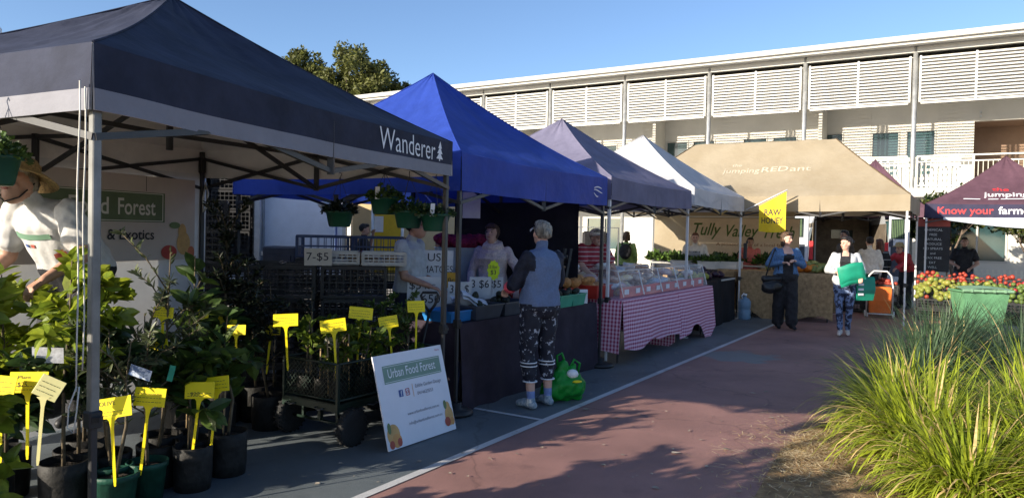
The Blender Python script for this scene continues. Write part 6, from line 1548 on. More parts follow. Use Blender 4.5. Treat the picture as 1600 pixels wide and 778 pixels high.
# --- leaning stall sign
sl_, sr_ = V(-.83, 5.11, .012), V(-.41, 5.75, .012); SU = (sr_-sl_).normalized(); SN = V(SU.y, -SU.x, 0)   # outward
lean_v = (Z3*.965-SN*.262).normalized(); Wg, Hg = (sr_-sl_).length, .665; skew = SU*(-.0)
sgn = thing('stall_sign', 'white printed stall sign leaning against the garden cart', 'sign', sl_, 0)
SM = Matrix((SU, lean_v.cross(SU), lean_v)).transposed(); nS = SU.cross(lean_v)
mb = MB(); mb.box(SU*Wg/2+lean_v*Hg/2, (Wg, .010, Hg), 0, SM); mb.build('board', M('sign_white', (.70, .70, .76), .45, .02), sgn)
def sp_(x, z, o=.0065): return SU*x+lean_v*z+nS*o
def srect(x0, x1, z0, z1, mat, name, o=.0065):
    mb = MB(); mb.quad(sp_(x0, z0, o), sp_(x1, z0, o), sp_(x1, z1, o), sp_(x0, z1, o)); mb.build(name, mat, sgn)
m_sg = M('sign_green', (.17, .27, .21), .5, .03)
srect(.075, Wg-.05, .455, .585, m_sg, 'name_panel'); 
for (z0, z1) in ((.463, .466), (.574, .577)): srect(.083, Wg-.058, z0, z1, m_txtw, 'panel_border', .0072)
lettering('Urban Food Forest', sgn, sp_(.12, .494), SU, lean_v, m_txtw, .068, Wg-.235, bold=.006)
m_gr = M('print_grey', (.20, .19, .22), .6, 0)
srect(.20, .245, .345, .395, m_pblue, 'social_icon'); lettering('f', sgn, sp_(.216, .350, .008), SU, lean_v, m_txtw, .042, .016)
mb = MB(); cc = [(.275, .347), (.312, .347), (.312, .393), (.275, .393)]
m_ig = M('print_pink', (.48, .12, .16), .6, .2, 60)
for k in range(4): a, b = cc[k], cc[(k+1) % 4]; mb.bar(sp_(*a, .007), sp_(*b, .007), .006, .001, 0, nS)
mb.build('social_icon', m_ig, sgn); mb = MB(); mb.tube([sp_(.2935+.010*math.cos(a), .370+.011*math.sin(a), .007) for a in np.linspace(0, 6.283, 13)], .002, 4); mb.build('social_icon', m_ig, sgn)
srect(.352, .357, .325, .42, m_pora, 'divider')
lettering('Edible Garden Design', sgn, sp_(.385, .385), SU, lean_v, m_gr, .028, .30); lettering('0414623553', sgn, sp_(.395, .330), SU, lean_v, m_gr, .026, .18)
lettering('www.urbanfoodforest.com.au', sgn, sp_(.25, .205), SU, lean_v, m_gr, .022, .36); lettering('info@urbanfoodforest.com.au', sgn, sp_(.25, .135), SU, lean_v, m_gr, .022, .38)
lettering('Rare', sgn, sp_(Wg-.085, .625), SU, lean_v, m_ig, .016, .05)
def sdisc(x, z, rx, rz, mat, o): disc(x, z, rx, rz, -o, mat, 'fruit_print', 18, sgn, SU, lean_v, Vector(), nS)
sdisc(.075, .10, .065, .075, m_pear, .0068); sdisc(.10, .055, .05, .05, m_pora, .0072); sdisc(.045, .035, .026, .03, m_pfruit, .0078); sdisc(.125, .04, .024, .03, m_pfruit, .0076); sdisc(.04, .15, .018, .04, m_leafp, .0076)
sdisc(Wg-.055, .115, .05, .075, m_pear, .0068); sdisc(Wg-.06, .18, .03, .045, m_pear, .0072); sdisc(Wg-.085, .075, .034, .036, m_pfruit, .0078); sdisc(Wg-.028, .07, .024, .03, m_pora, .0076); sdisc(Wg-.085, .205, .018, .035, m_leafp, .0076)
mb = MB(); mb.tube([sp_(Wg*.9, .60, -.01), sp_(Wg*.9, .45, -.17)+V(0, 0, -.43)], .008, 6); mb.build('prop', m_cart, sgn)
# ------------------------------------------------------------------ behind the stalls: crates, truck, trailer
m_crate = M('crate_black', (.016, .016, .018), .45, .15); m_crateg = M('crate_grey', (.50, .49, .46), .5, .06); m_crateb = M('crate_blue', (.05, .08, .15), .45, .1)
def crate_mesh(name, L, W_, Hh, mat, nx=9, nz=4):
    mb = MB(); t = .012
    mb.box((0, 0, .008), (L, W_, .012))
    for s_ in (-1, 1):
        for (ln, off, ax) in ((L, W_/2, 0), (W_, L/2, 1)):
            n = nx if ax == 0 else max(4, int(nx*W_/L))
            def c(u, z): return V(u, s_*(off-t/2), z) if ax == 0 else V(s_*(off-t/2), u, z)
            for k in range(nz+1):
                z = lerp(.02, Hh-.015, k/nz); w = .030 if k in (0, nz) else .011
                mb.box(c(0, z), (ln if ax == 0 else t, t if ax == 0 else ln, w))
            for k in range(n+1):
                u = lerp(-ln/2+.008, ln/2-.008, k/n); w = .030 if k in (0, n) else .008
                mb.box(c(u, Hh/2), (w if ax == 0 else t*.8, t*.8 if ax == 0 else w, Hh-.02))
    return mb.mesh(name, mat)
cr_b = crate_mesh('crate', .58, .38, .30, m_crate); cr_b2 = crate_mesh('crate', .58, .38, .20, m_crate, nz=3); cr_g = crate_mesh('crate', .40, .30, .13, m_crateg, nx=8, nz=3); cr_bl = crate_mesh('crate', .58, .38, .26, m_crateb, nx=7, nz=2)
def stack(name_pos, p, rz, n, me=None, hh=.302, z0=.008, cat='crate'):
    ordn = ['lowest', 'second from bottom', 'third from bottom', 'fourth from bottom', 'fifth from bottom', 'topmost']
    for k in range(n):
        w = 'topmost' if k == n-1 else ordn[k]
        put('plastic_crate', me or cr_b, f'black crate, {w} in stack {name_pos}', cat, V(p[0], p[1], z0+hh*k), rz+random.uniform(-.03, .03), 'stacked produce crates')
rz = R(12)
stack('nearest the garden cart', (-1.47, 6.92), rz, 4); stack('left of the grey mushroom crates', (-2.10, 6.80), rz, 4); stack('behind the garden cart handle side', (-1.95, 7.28), rz, 4)
stack('below the pale truck door', (-2.72, 7.00), rz, 4, z0=.008); stack('behind the one below the truck door', (-2.62, 7.44), rz, 4)
stack('at the white sheet edge', (-3.22, 7.55), R(20), 6); stack('furthest left behind the gazebo leg', (-3.42, 8.0), R(20), 6)
for k, (x, y) in enumerate(((-2.15, 8.5), (-1.55, 8.6))):
    stack(('under the left blue grey crate', 'under the right blue grey crate')[k], (x, y), R(5), 4, z0=.008)
    put('plastic_crate', cr_bl, ('blue grey crate on top of the rear stack at left', 'blue grey crate on top of the rear stack at right')[k], 'crate', V(x, y, 1.22), R(5), 'stacked produce crates')
for k, (x, y) in enumerate(((-1.62, 6.84), (-1.20, 6.92))): put('mushroom_crate', cr_g, ('pale grey open crate behind the seven for five dollars sign', 'pale grey open crate nearest the man in grey')[k], 'crate', V(x, y, 1.222), rz, 'pale grey crates')
rn = random.Random(15); f_mush = fruit_mesh('potato', M('skin_potato', (.30, .19, .10), .8, .2, 12), .035, (1, 1.2, .8))
for k in range(30):
    o = put('potato', f_mush, 'brown potato lying in the pale grey crates', 'potato', V(-1.41+rn.uniform(-.32, .32), 6.90+rn.uniform(-.08, .1), 1.255+rn.uniform(0, .06)), 0, 'potatoes in the pale grey crates'); o.rotation_euler = (rn.uniform(0, 6),)*3
board('cream card reading seven dash five dollars on the crates', V(-1.74, 6.64, 1.222), .24, .16, rz, [('7-$5', .02, .05, .075, .19)], lean=14, mat=M('card_cream', (.60, .57, .52), .6, .04))

m_van = M('van_white', (.66, .68, .72), .35, .03, coat=.3); m_vdark = M('van_interior', (.05, .045, .04), .7, .15); m_alu = M('aluminium', (.50, .51, .52), .35, .08, metal=.7); m_vglass = M('vehicle_glass', (.02, .035, .035), .06, .1, spec=.8); m_hub = M('hub_grey', (.3, .3, .31), .4, .1, metal=.5)
# box truck with open rear door
tk = thing('box_truck', 'white box truck with its rear door swung open behind the crates', 'truck', (-4.62, 12.3, 0), 0)
def tkbox(name, c, sz, mat, parent=None, bev=.0): mb = MB(); mb.box(c, sz, bev=bev); return mb.build(name, mat, parent or tk)
bx0, bx1, by0, by1, bz0, bz1 = -1.12, 1.12, -2.1, 1.9, .85, 3.0
for (c, sz) in (((bx0, 0, (bz0+bz1)/2), (.05, 4.0, bz1-bz0)), ((bx1, 0, (bz0+bz1)/2), (.05, 4.0, bz1-bz0)), ((0, 0, bz0), (2.19, 4.0, .06)), ((0, 0, bz1), (2.19, 4.0, .06)), ((0, by1, (bz0+bz1)/2), (2.19, .05, bz1-bz0))): tkbox('box_panel', V(*c)-V(0, .1, 0), sz, m_van)
tkbox('interior_liner', (0, 1.6, 1.9), (2.1, .02, 2.0), m_vdark); tkbox('interior_liner', (-1.05, -.3, 1.9), (.02, 3.6, 2.0), m_vdark); tkbox('interior_liner', (1.05, -.3, 1.9), (.02, 3.6, 2.0), m_vdark)
for x in (bx0, bx1): tkbox('door_post', (x, by0-.03, (bz0+bz1)/2), (.09, .07, bz1-bz0+.1), m_alu, bev=.01)
dr = tkbox('rear_door', (bx1+.60, by0+.10, (bz0+bz1)/2), (1.10, .05, bz1-bz0-.04), M('door_white', (.74, .76, .80), .45, .03), bev=.01)
tkbox('door_edge', (bx1+.03, by0+.06, (bz0+bz1)/2), (.05, .08, bz1-bz0-.04), m_alu, dr); tkbox('door_edge', (bx1+1.17, by0+.08, (bz0+bz1)/2), (.05, .09, bz1-bz0-.04), m_alu, dr)
for z in (1.2, 2.05, 2.7): tkbox('hinge', (bx1+.06, by0-.03, z), (.14, .03, .06), m_alu, dr)
tkbox('cab', (0, 2.75, 1.35), (2.0, 1.6, 1.8), m_van, bev=.15); tkbox('chassis', (0, .5, .62), (1.0, 5.4, .2), m_vdark); tkbox('rear_bumper', (0, by0-.05, .55), (2.0, .1, .14), m_rubber)
for (x, y) in ((-.9, -1.2), (.9, -1.2), (-.9, 2.6), (.9, 2.6)):
    mb = MB(); mb.lathe([(.2, -.11), (.36, -.11), (.39, -.07), (.39, .07), (.36, .11), (.2, .11)], 24, (x, y, .392), 0, Matrix.Rotation(R(90), 3, 'Y')); w_ = mb.build('wheel', m_tyre, tk)
    mb = MB(); mb.lathe([(0, -.06), (.2, -.08), (.2, .08), (0, .06)], 18, (x, y, .392), 0, Matrix.Rotation(R(90), 3, 'Y')); mb.build('rim', m_hub, w_)
stack('inside the open truck at right', (-4.2, 11.2), 0, 5, z0=.89); stack('inside the open truck at left', (-4.9, 11.3), 0, 4, z0=.89)
mb = MB(); mb.box((0, 0, .66), (.42, .4, 1.30), bev=.02); mb.box((0, -.21, 1.1), (.3, .02, .2)); o = mb.build('cool_box', M('box_darkgrey', (.06, .06, .07), .5, .1), None, (-2.95, 9.55, .008)); tag(o, 'dark grey upright box in front of the pale truck door', 'box')
shade_truck = dup(tk, (-5.9, 7.2, 0), R(24), 'unseen white box truck added beyond the nursery stall to cast shade')  # second truck added out of view to shade the blue gazebo
for c_ in list(shade_truck.children):
    if c_.name.startswith('rear_door'):
        for g_ in list(c_.children): bpy.data.objects.remove(g_)
        bpy.data.objects.remove(c_)
# floor lamp shaped shower cap of the mirror beside the door
mi = thing('truck_mirror', 'grey rounded mirror on a stalk by the hanging basket', 'mirror', (-2.15, 9.0, 0), 0)
mb = MB(); mb.tube([V(0, 0, .008), V(0, 0, 1.75)], .02, 8); mb.build('stalk', m_alu, mi); mb = MB(); mb.ball((-.06, 0, 1.82), (.17, .05, .06), 14, 0, Matrix.Rotation(R(10), 3, 'Y')); mb.build('mirror_head', m_alu, mi)
# yellow food trailer
yt = thing('food_trailer', 'yellow and cream food trailer with silver posts behind the man in grey', 'trailer', (-2.6, 15.9, 0), 0)
def ytb(name, c, sz, mat, parent=None, bev=0): mb = MB(); mb.box(c, sz, bev=bev); return mb.build(name, mat, parent or yt)
m_yv = M('trailer_yellow', (.68, .44, .02), .45, .05); m_cv = M('trailer_cream', (.62, .47, .26), .55, .04)
ytb('body', (1.2, 1.0, 1.45), (4.2, 1.9, 2.1), m_cv, bev=.06); ytb('side_panel', (-.1, .035, 1.5), (.62, .03, 1.7), m_yv); ytb('notice', (-.28, .012, 1.68), (.20, .012, .34), m_card)
ytb('door_leaf', (.95, .03, 1.4), (.8, .03, 1.9), m_cv)
for x in (-.95, -.30, .32): mb = MB(); mb.tube([V(x, -.55, .008), V(x, -.55, 2.45)], .035, 10); mb.build('awning_post', m_alu, yt)
ytb('awning', (-.3, -.35, 2.48), (2.0, 1.0, .04), m_van); ytb('counter', (-.6, -.1, 1.05), (.7, .25, .04), m_alu)
for x in (-.4, 2.8):
    mb = MB(); mb.lathe([(.15, -.09), (.28, -.09), (.30, -.05), (.30, .05), (.28, .09), (.15, .09)], 20, (x, .1, .302), 0, Matrix.Rotation(R(90), 3, 'X')); mb.build('wheel', m_tyre, yt)
# shade frames and parked things seen through the gaps further along
bn_ = thing('clothes_rack', 'row of black bags hanging on a metal rack behind the bread stall', 'rack', (1.72, 15.4, 0), .1)
mb = MB(); mb.tube([V(-.5, 0, .01), V(-.5, 0, 1.7), V(.5, 0, 1.7), V(.5, 0, .01)], .018, 8); mb.build('frame', m_alu, bn_)
for k in range(2): mb = MB(); mb.box((-.14+.28*k, 0, 1.32), (.24, .12, .6), bev=.04); mb.box((-.14+.28*k, -.063, 1.15), (.13, .006, .09), 0); mb.build('hanging_bag', w_black, bn_)

# white van with open rear door behind the tan gazebo
va = thing('white_van', 'white delivery van with rear door open behind the tan gazebo', 'van', (9.05, 19.9, 0), R(-18))
def vb(name, c, sz, mat, parent=None, bev=.0, rot=None): mb = MB(); mb.box(c, sz, 0, rot, bev=bev); return mb.build(name, mat, parent or va)
# body as a lofted shell
mb = MB(); prof2 = [(-.98, .35), (-1.0, .9), (-.97, 1.5), (-.86, 2.2), (-.70, 2.42), (.70, 2.42), (.86, 2.2), (.97, 1.5), (1.0, .9), (.98, .35)]
ys = [(0, 1, 1), (3.4, 1, 1), (3.9, .99, .97), (4.5, .96, .62), (5.3, .93, .52), (5.4, .88, .45)]
rows = []
for (y, sx_, sz_) in ys: rows.append([V(x*sx_, y, .35+(z-.35)*sz_) for x, z in prof2])
mb.grid(rows); mb.poly(rows[-1]); mb.poly([V(.98, 0, .35), V(-.98, 0, .35), V(-.98, 5.4, .35), V(.98, 5.4, .35)]); mb.build('body_shell', m_van, va)
vb('interior', (0, 2.6, 1.3), (1.7, .05, 1.8), M('ply_lining', (.20, .16, .11), .8, .15)); vb('interior', (-.90, 1.3, 1.25), (.02, 2.6, 1.5), M('ply_lining2', (.17, .14, .10), .8, .15)); vb('interior', (.90, 1.3, 1.25), (.02, 2.6, 1.5), M('ply_lining3', (.15, .12, .09), .8, .15)); vb('floor', (0, 1.3, .42), (1.8, 2.6, .04), m_vdark); vb('bulkhead_window', (.1, 2.56, 1.72), (.6, .02, .26), m_vglass)
for (x, hingeside, a) in ((-1.0, -1, 8), (1.0, 1, -70)):
    Rm = Matrix.Rotation(R(a), 3, 'Z'); dc_ = V(x, -.02, 0)+Rm @ V(hingeside*.46, -.02, 0)
    mb = MB(); mb.box(dc_+V(0, 0, 1.32), (.92, .06, 1.86), 0, Rm, bev=.03); d_ = mb.build('rear_door', m_van, va)
    mb = MB(); mb.box(dc_+Rm @ V(0, -.036, 0)+V(0, 0, 1.86), (.62, .01, .52), 0, Rm, bev=.004); mb.build('door_window', m_vglass, d_)
    mb = MB(); mb.box(dc_+Rm @ V(.02, -.036, 0)+V(0, 0, 1.02), (.66, .01, .78), 0, Rm, bev=.004); mb.build('door_trim', M('trim_slate', (.055, .065, .09), .7, .08), d_)
    mb = MB(); mb.box(dc_+Rm @ V(-.30, -.036, 0)+V(0, 0, 1.50), (.20, .01, .22), 0, Rm, bev=.004); mb.build('door_trim', M('trim_slate', (.055, .065, .09), .7, .08), d_)
    for k in range(7):
        mb = MB(); mb.box(dc_+Rm @ V(-.24+.08*k, -.043, 0)+V(0, 0, 1.86), (.035, .003, .46), 0, Rm); mb.build('window_bar', M('bar_green', (.12, .18, .09), .5, .1), d_)
for (x, y) in ((-.86, 1.0), (.86, 1.0), (-.86, 4.5), (.86, 4.5)):
    mb = MB(); mb.lathe([(.19, -.1), (.31, -.1), (.34, -.06), (.34, .06), (.31, .1), (.19, .1)], 22, (x, y, .342), 0, Matrix.Rotation(R(90), 3, 'Y')); w_ = mb.build('wheel', m_tyre, va)
    mb = MB(); mb.lathe([(0, -.05), (.19, -.08), (.19, .08), (0, .05)], 16, (x, y, .342), 0, Matrix.Rotation(R(90), 3, 'Y')); mb.build('rim', m_hub, w_)
for x in (-.88, .88): vb('tail_lamp', (x*1.06, -.01, 1.25), (.10, .04, .5), m_txtr)
vb('bumper', (0, -.08, .45), (1.9, .14, .18), m_rubber, bev=.02)
# ------------------------------------------------------------------ right-hand fruit stall, bin, trolley, bags
def fpos(a, b, z=0.0):  # a along the display to the right (0..1), b up the slope
    q = lerp(P(11.62, -2.72), P(11.62, -6.1), a)+U3*(1.25*b); return V(q.x, q.y, z)
FMt = math.atan2(-V2.y, -V2.x)
for k in range(5):
    for r_ in range(3):
        q = fpos((k+.5)/5, .16+.34*r_)
        for j in range(2+r_):
            put('display_crate', cr_b2, 'black fruit crate, '+('front', 'middle', 'back')[r_]+' row, '+('lowest', 'second', 'third', 'fourth')[j]+' layer, '+('first', 'second', 'third', 'fourth', 'fifth')[k]+' from the tan gazebo', 'crate', V(q.x, q.y, .02+.205*j), FMt, 'crates of the fruit display')
desc = {'mango': 'yellow green mango in the sloping fruit display', 'pear': 'green pear in the sloping fruit display', 'apple': 'dark red apple in the sloping fruit display', 'orange': 'orange heaped at the right end of the fruit display', 'tomato': 'bright red tomato in the sloping fruit display', 'lemon': 'yellow lemon heaped at the far right of the fruit display'}
FR = {'mango': f_yg, 'pear': f_pear, 'apple': f_apple, 'orange': f_orange, 'tomato': f_tom, 'lemon': f_lemon}
rn = random.Random(99); na, nb_ = 34, 12
for i in range(na):
    for j in range(nb_):
        a, b = (i+rn.uniform(.1, .9))/na, (j+rn.uniform(.1, .9))/nb_
        if j >= 8: nm = 'tomato' if a < .52 else ('apple' if a < .72 else 'lemon')
        elif a < .30: nm = 'mango'
        elif a < .56: nm = 'pear'
        elif a < .80: nm = 'apple'
        else: nm = 'orange'
        if rn.random() < .14: nm = rn.choice(('pear', 'mango', 'tomato', 'apple'))
        q = fpos(a, b*.86, .44+.42*b+.05*math.sin(a*31)*math.sin(b*9)+rn.uniform(0, .05))
        o = put(nm, FR[nm], desc[nm], nm, q, 0, nm+'s of the fruit display'); o.rotation_euler = (rn.uniform(0, 6), rn.uniform(0, 6), 0); o.scale = (rn.uniform(.85, 1.35),)*3
# orange heap nearer the trolley and its crates
for k in range(3):
    for j in range(3): put('display_crate', cr_b2, 'black crate '+('lowest', 'middle', 'topmost')[j]+' under the yellow fruit behind the trolley, '+('left', 'centre', 'right')[k]+' stack', 'crate', P(12.45, -.85-.62*k, .02+.205*j), FMt, 'crates behind the trolley')
    cit = (('orange', f_orange), ('lemon', f_lemon), ('tomato', f_tom))[k]
    heap(cit[0], cit[1], ('bright orange heaped behind the orange trolley', 'yellow lemon heaped behind the orange trolley', 'red tomato heaped beside the person in red')[k], cit[0], 24, box_heap(12.3, 12.6, -.6-.62*k, -1.1-.62*k, .64, .12), ('oranges', 'lemons', 'tomatoes')[k]+' behind the trolley', 120+k, (1.0, 1.3))
# cardboard boxes and brown cloth at the far right
m_cardb = M('cardboard', (.36, .24, .14), .85, .08)
for k, (s_, d_) in enumerate(((12.0, -6.5), (12.5, -6.9))):
    mb = MB(); mb.box((0, 0, .35), (.9, .6, .68), bev=.01); o = mb.build('cardboard_box', m_cardb, None, P(s_, d_, .015), FMt); tag(o, ('large brown cardboard box at the right end of the fruit', 'cardboard box behind the one at the right end')[k], 'box')
heap('orange', f_orange, 'orange piled on the cardboard box at far right', 'orange', 30, box_heap(11.8, 12.2, -6.2, -6.8, .74, .08), 'oranges on the cardboard box', 140, (1, 1.25))
# blackboard menu on an easel
bb = thing('menu_board', 'tall blackboard with red heading and chalk writing under the maroon gazebo', 'blackboard', P(13.25, -2.95), FMt)
mb = MB(); mb.box((0, 0, 1.40), (.62, .03, .98), bev=.004); mb.build('slate', M('slate_black', (.02, .022, .026), .7, .2), bb); mb = MB(); mb.box((0, -.004, 1.96), (.62, .032, .17), bev=.004); mb.build('heading', M('heading_red', (.30, .05, .035), .6, .1), bb)
for x in (-.27, .27): mb = MB(); mb.bar(V(x, .03, .02), V(x, .03, 2.0), .035); mb.build('easel_leg', M('timber', (.25, .17, .1), .7, .15), bb)
for i, tx in enumerate(('CHEMICAL', 'FREE', 'NATURAL', 'PRODUCE', 'NO SPRAYS', 'and', 'WAX FREE', 'EAT', 'WELL')):
    lettering(tx, bb, V(0, -.016, 1.78-.10*i), V(1, 0, 0), Z3, M('chalk', (.50, .52, .52), .8, 0), .052, None, align='CENTER')
# wheelie bin
wbn = thing('wheelie_bin', 'green wheelie bin with pale lid standing behind the grass', 'bin', (8.00, 12.62, .014), R(-8))
m_bin = M('bin_green', (.11, .27, .14), .5, .12, 5); m_binl = M('bin_lid', (.20, .36, .22), .5, .1, 6)
mb = MB(); Tp = [(-.36, -.27), (.36, -.27), (.36, .27), (-.36, .27)]; Bt = [(-.27, -.20), (.27, -.20), (.27, .22), (-.27, .22)]
zz = [0.05, .35, .66, .72]; rows = []
for z in zz:
    f = (z-.05)/.67; ring = []
    for (a, b) in zip(Bt, Tp): ring.append(V(lerp(a[0], b[0], f), lerp(a[1], b[1], f), z))
    rows.append(ring+[ring[0]])
mb.grid(rows, smooth=0); mb.poly([V(*p, .05) for p in reversed(Bt)]); mb.box((0, 0, .715), (.78, .60, .035), bev=.008); mb.build('bin_body', m_bin, wbn)
mb = MB(); rows = []
for j in range(6):
    v = j/5; rows.append([V(lerp(-.40, .40, i/8), lerp(-.32, .32, v), .742+.035*math.sin(math.pi*v)+.03*math.sin(math.pi*i/8)) for i in range(9)])
mb.grid(rows); mb.box((0, -.315, .735), (.80, .02, .04), bev=.005); ld = mb.build('bin_lid', m_binl, wbn)
for x in (-.26, -.09, .09, .26): mb = MB(); mb.box((x, -.325, .735), (.03, .02, .05)); mb.build('lid_rib', m_binl, ld)
mb = MB(); mb.tube([V(-.33, .36, .70), V(.33, .36, .70)], .02, 8); mb.build('handle', m_bin, wbn)
for x in (-.30, .30): mb = MB(); mb.lathe([(.05, -.025), (.10, -.025), (.10, .025), (.05, .025)], 18, (x, .22, .10), 0, Matrix.Rotation(R(90), 3, 'Y')); mb.build('wheel', m_rubber, wbn)
mb = MB(); mb.box((.40, .02, .45), (.03, .06, .5), bev=.005); mb.build('side_strip', M('strip_yellow', (.66, .52, .03), .5, .05), wbn)
# shopping trolley with orange bag
tr = thing('shopping_trolley', 'orange fabric shopping trolley with white frame behind the walking women', 'trolley', (7.42, 14.85, .006), R(-22))
m_or = M('trolley_orange', (.66, .14, .015), .6, .08)
mb = MB(); rows = []
for z, w, d in ((.10, .19, .11), (.35, .20, .13), (.58, .20, .125), (.62, .185, .11)): rows.append([V(-w, -d, z), V(w, -d, z), V(w, d, z), V(-w, d, z), V(-w, -d, z)])
mb.grid(rows, smooth=0); mb.poly([V(-.185, -.11, .62), V(.185, -.11, .62), V(.185, .11, .62), V(-.185, .11, .62)]); mb.build('bag', m_or, tr)
mb = MB(); mb.tube([V(-.235, .06, .05), V(-.235, .05, .62), V(-.20, .05, .84), V(-.12, .05, .93), V(.12, .05, .93), V(.20, .05, .84), V(.235, .05, .62), V(.235, .06, .05)], .016, 8); mb.tube([V(-.23, -.12, .08), V(.23, -.12, .08)], .013, 8); mb.tube([V(-.23, -.12, .015), V(-.23, -.12, .08), V(-.23, .06, .08)], .013, 8); mb.tube([V(.23, -.12, .015), V(.23, -.12, .08), V(.23, .06, .08)], .013, 8); mb.build('frame', m_polew, tr)
for x in (-.26, .26): mb = MB(); mb.lathe([(.02, -.015), (.065, -.015), (.065, .015), (.02, .015)], 18, (x, .06, .066), 0, Matrix.Rotation(R(90), 3, 'Y')); mb.build('wheel', m_polew, tr)
# bags
m_gbag = M('bag_green', (.012, .30, .035), .4, .12, 8, .4, 25, trans=.2)
gb = thing('green_bag', 'bright green shopping bag standing on the ground beside the customer', 'bag', (0.50, 6.84, .008), .4)
o = blob('sack', m_gbag, gb, [('e', V(0, 0, .13), (.17, .12, .13)), ('e', V(.10, .0, .14), (.12, .11, .13)), ('e', V(-.12, 0, .10), (.11, .10, .10)), ('c', V(-.05, 0, .2), V(.0, 0, .33), .09, .045), ('c', V(.08, 0, .2), V(.10, .0, .30), .08, .04), ('c', V(-.14, 0, .03), V(.16, 0, .03), .04, .04)], .012, .022, 16)
mb = MB(); mb.tube([V(-.06, 0, .32), V(-.07, 0, .42), V(-.02, .0, .44), V(.02, 0, .34)], .012, 6); mb.tube([V(.06, 0, .28), V(.10, -.02, .38), V(.16, -.02, .34), V(.15, 0, .24)], .012, 6); mb.build('handle', m_gbag, gb)
mb = MB(); mb.ball((.07, -.05, .25), (.06, .05, .045), 10); mb.build('contents', m_card, gb); mb = MB(); mb.ball((.09, -.11, .19), (.05, .03, .012), 10); mb.build('contents', m_yel, gb)
m_tote = M('tote_teal', (.01, .26, .16), .5, .08)
# black shoulder bag of the woman in denim
hbg = thing('handbag', 'large black shoulder bag carried by the woman in denim', 'bag', w1p+V(-.26, -.10, .0), .1)
o = blob('bag_body', M('leather_black', (.015, .015, .017), .4, .2), hbg, [('e', V(0, 0, .74), (.20, .09, .10)), ('e', V(-.06, 0, .70), (.13, .10, .09)), ('c', V(-.14, 0, .86), V(.12, 0, .88), .06, .055)], .013, .012, 14)
mb = MB(); mb.tube([V(-.12, 0, .90), V(-.06, .0, 1.12), V(.06, .06, 1.38), V(.10, .03, 1.2), V(.12, .0, .90)], .012, 6); mb.build('strap', m_rubber, hbg)
# green folder and tote of the other woman
gf = thing('green_folder', 'flat teal green folder bag held by the woman in the pale cardigan', 'bag', w2p+V(-.06, -.36, 0), R(-12))
Rm = Matrix.Rotation(R(-14), 3, 'Y')
for (cz, cy, w_, h_, nm_) in ((1.04, 0, .20, .135, 'bag_body'), (.94, .035, .17, .10, 'bag_flap')):
    mb = MB()
    for sg_ in (-1, 1):
        rows = []
        for j in range(9):
            v = j/4-1; row = []
            for i in range(13):
                u = i/6-1; th = .030*max(0, (1-u**4)*(1-v**4))**.5+.006*noise.noise(V(u*2.1+cz, v*2.3, sg_))
                row.append(Rm @ V(u*w_*(1-.05*v*v), sg_*th+.02*u*u-.012*v, v*h_+.012*math.sin(u*3+cz))+V(0, cy, cz))
            rows.append(row)
        mb.grid(rows if sg_ > 0 else rows[::-1])
    mb.build(nm_, m_tote, gf)
gt = thing('tote_bag', 'teal green tote bag hanging from the arm of the woman in the pale cardigan', 'bag', w2p+V(.30, .02, 0), R(14))
mb = MB(); rows = []
for z, w, d in ((.58, .15, .07), (.75, .18, .085), (.92, .19, .05), (.96, .19, .03)): rows.append([V(-w+.02*math.sin(z*9), -d, z), V(w, -d, z-.0), V(w, d, z), V(-w, d, z), V(-w+.02*math.sin(z*9), -d, z)])
mb.grid(rows, smooth=0); mb.poly([V(-.15, -.07, .58), V(-.15, .07, .58), V(.15, .07, .58), V(.15, -.07, .58)]); mb.build('bag_body', m_tote, gt)
mb = MB(); mb.tube([V(-.10, -.03, .95), V(-.10, -.02, 1.12), V(-.06, .0, 1.32), V(.0, -.02, 1.1), V(.06, -.03, .95)], .011, 6); mb.build('strap', m_tote, gt)
for k in range(3): mb = MB(); mb.box((-.10, -.088, .68+.08*k), (.10, .004, .035)); mb.build('bag_print', m_txtw, gt)

# ------------------------------------------------------------------ small trees and fence behind the maroon gazebo
m_sl1 = leafm('shrub', (.055, .085, .018), .3); m_sl2 = leafm('shrub2', (.030, .052, .014), .3); m_sl3 = leafm('shrub3', (.12, .13, .03), .35)
tree('courtyard_tree', 'small leafy courtyard tree behind the man in the black T-shirt', (12.4, 20.6, 0), 2.9, [((-.7, 0, 2.3), .75), ((.3, 0, 2.6), .8), ((.0, .3, 1.9), .6), ((-1.2, .1, 1.9), .5)], [m_sl1, m_sl2, m_sl2, m_sl3], m_bark, 5200, .13, .07, 'courtyard trees', 31)
tree('courtyard_tree', 'small leafy courtyard tree at the right edge of the view', (14.2, 20.0, 0), 2.9, [((-.6, 0, 2.2), .75), ((.4, 0, 2.6), .85), ((.1, .3, 1.8), .6), ((1.0, .1, 2.1), .6)], [m_sl1, m_sl2, m_sl3], m_bark, 5600, .13, .07, 'courtyard trees', 32)
pf = thing('picket_fence', 'low cream picket fence below the courtyard trees', 'fence', P(17.4, -3.6), FMt)
mb = MB(); mb.bar(V(0, 0, .75), V(6, 0, .75), .03, .05); mb.bar(V(0, 0, .2), V(6, 0, .2), .03, .05); mb.build('rail', m_rail, pf)
pk = MB(); pk.box((0, -.02, .45), (.05, .012, .84)); pk = pk.mesh('picket', m_rail)
for k in range(50): link('picket', pk, pf, V(.06+.12*k, 0, 0))

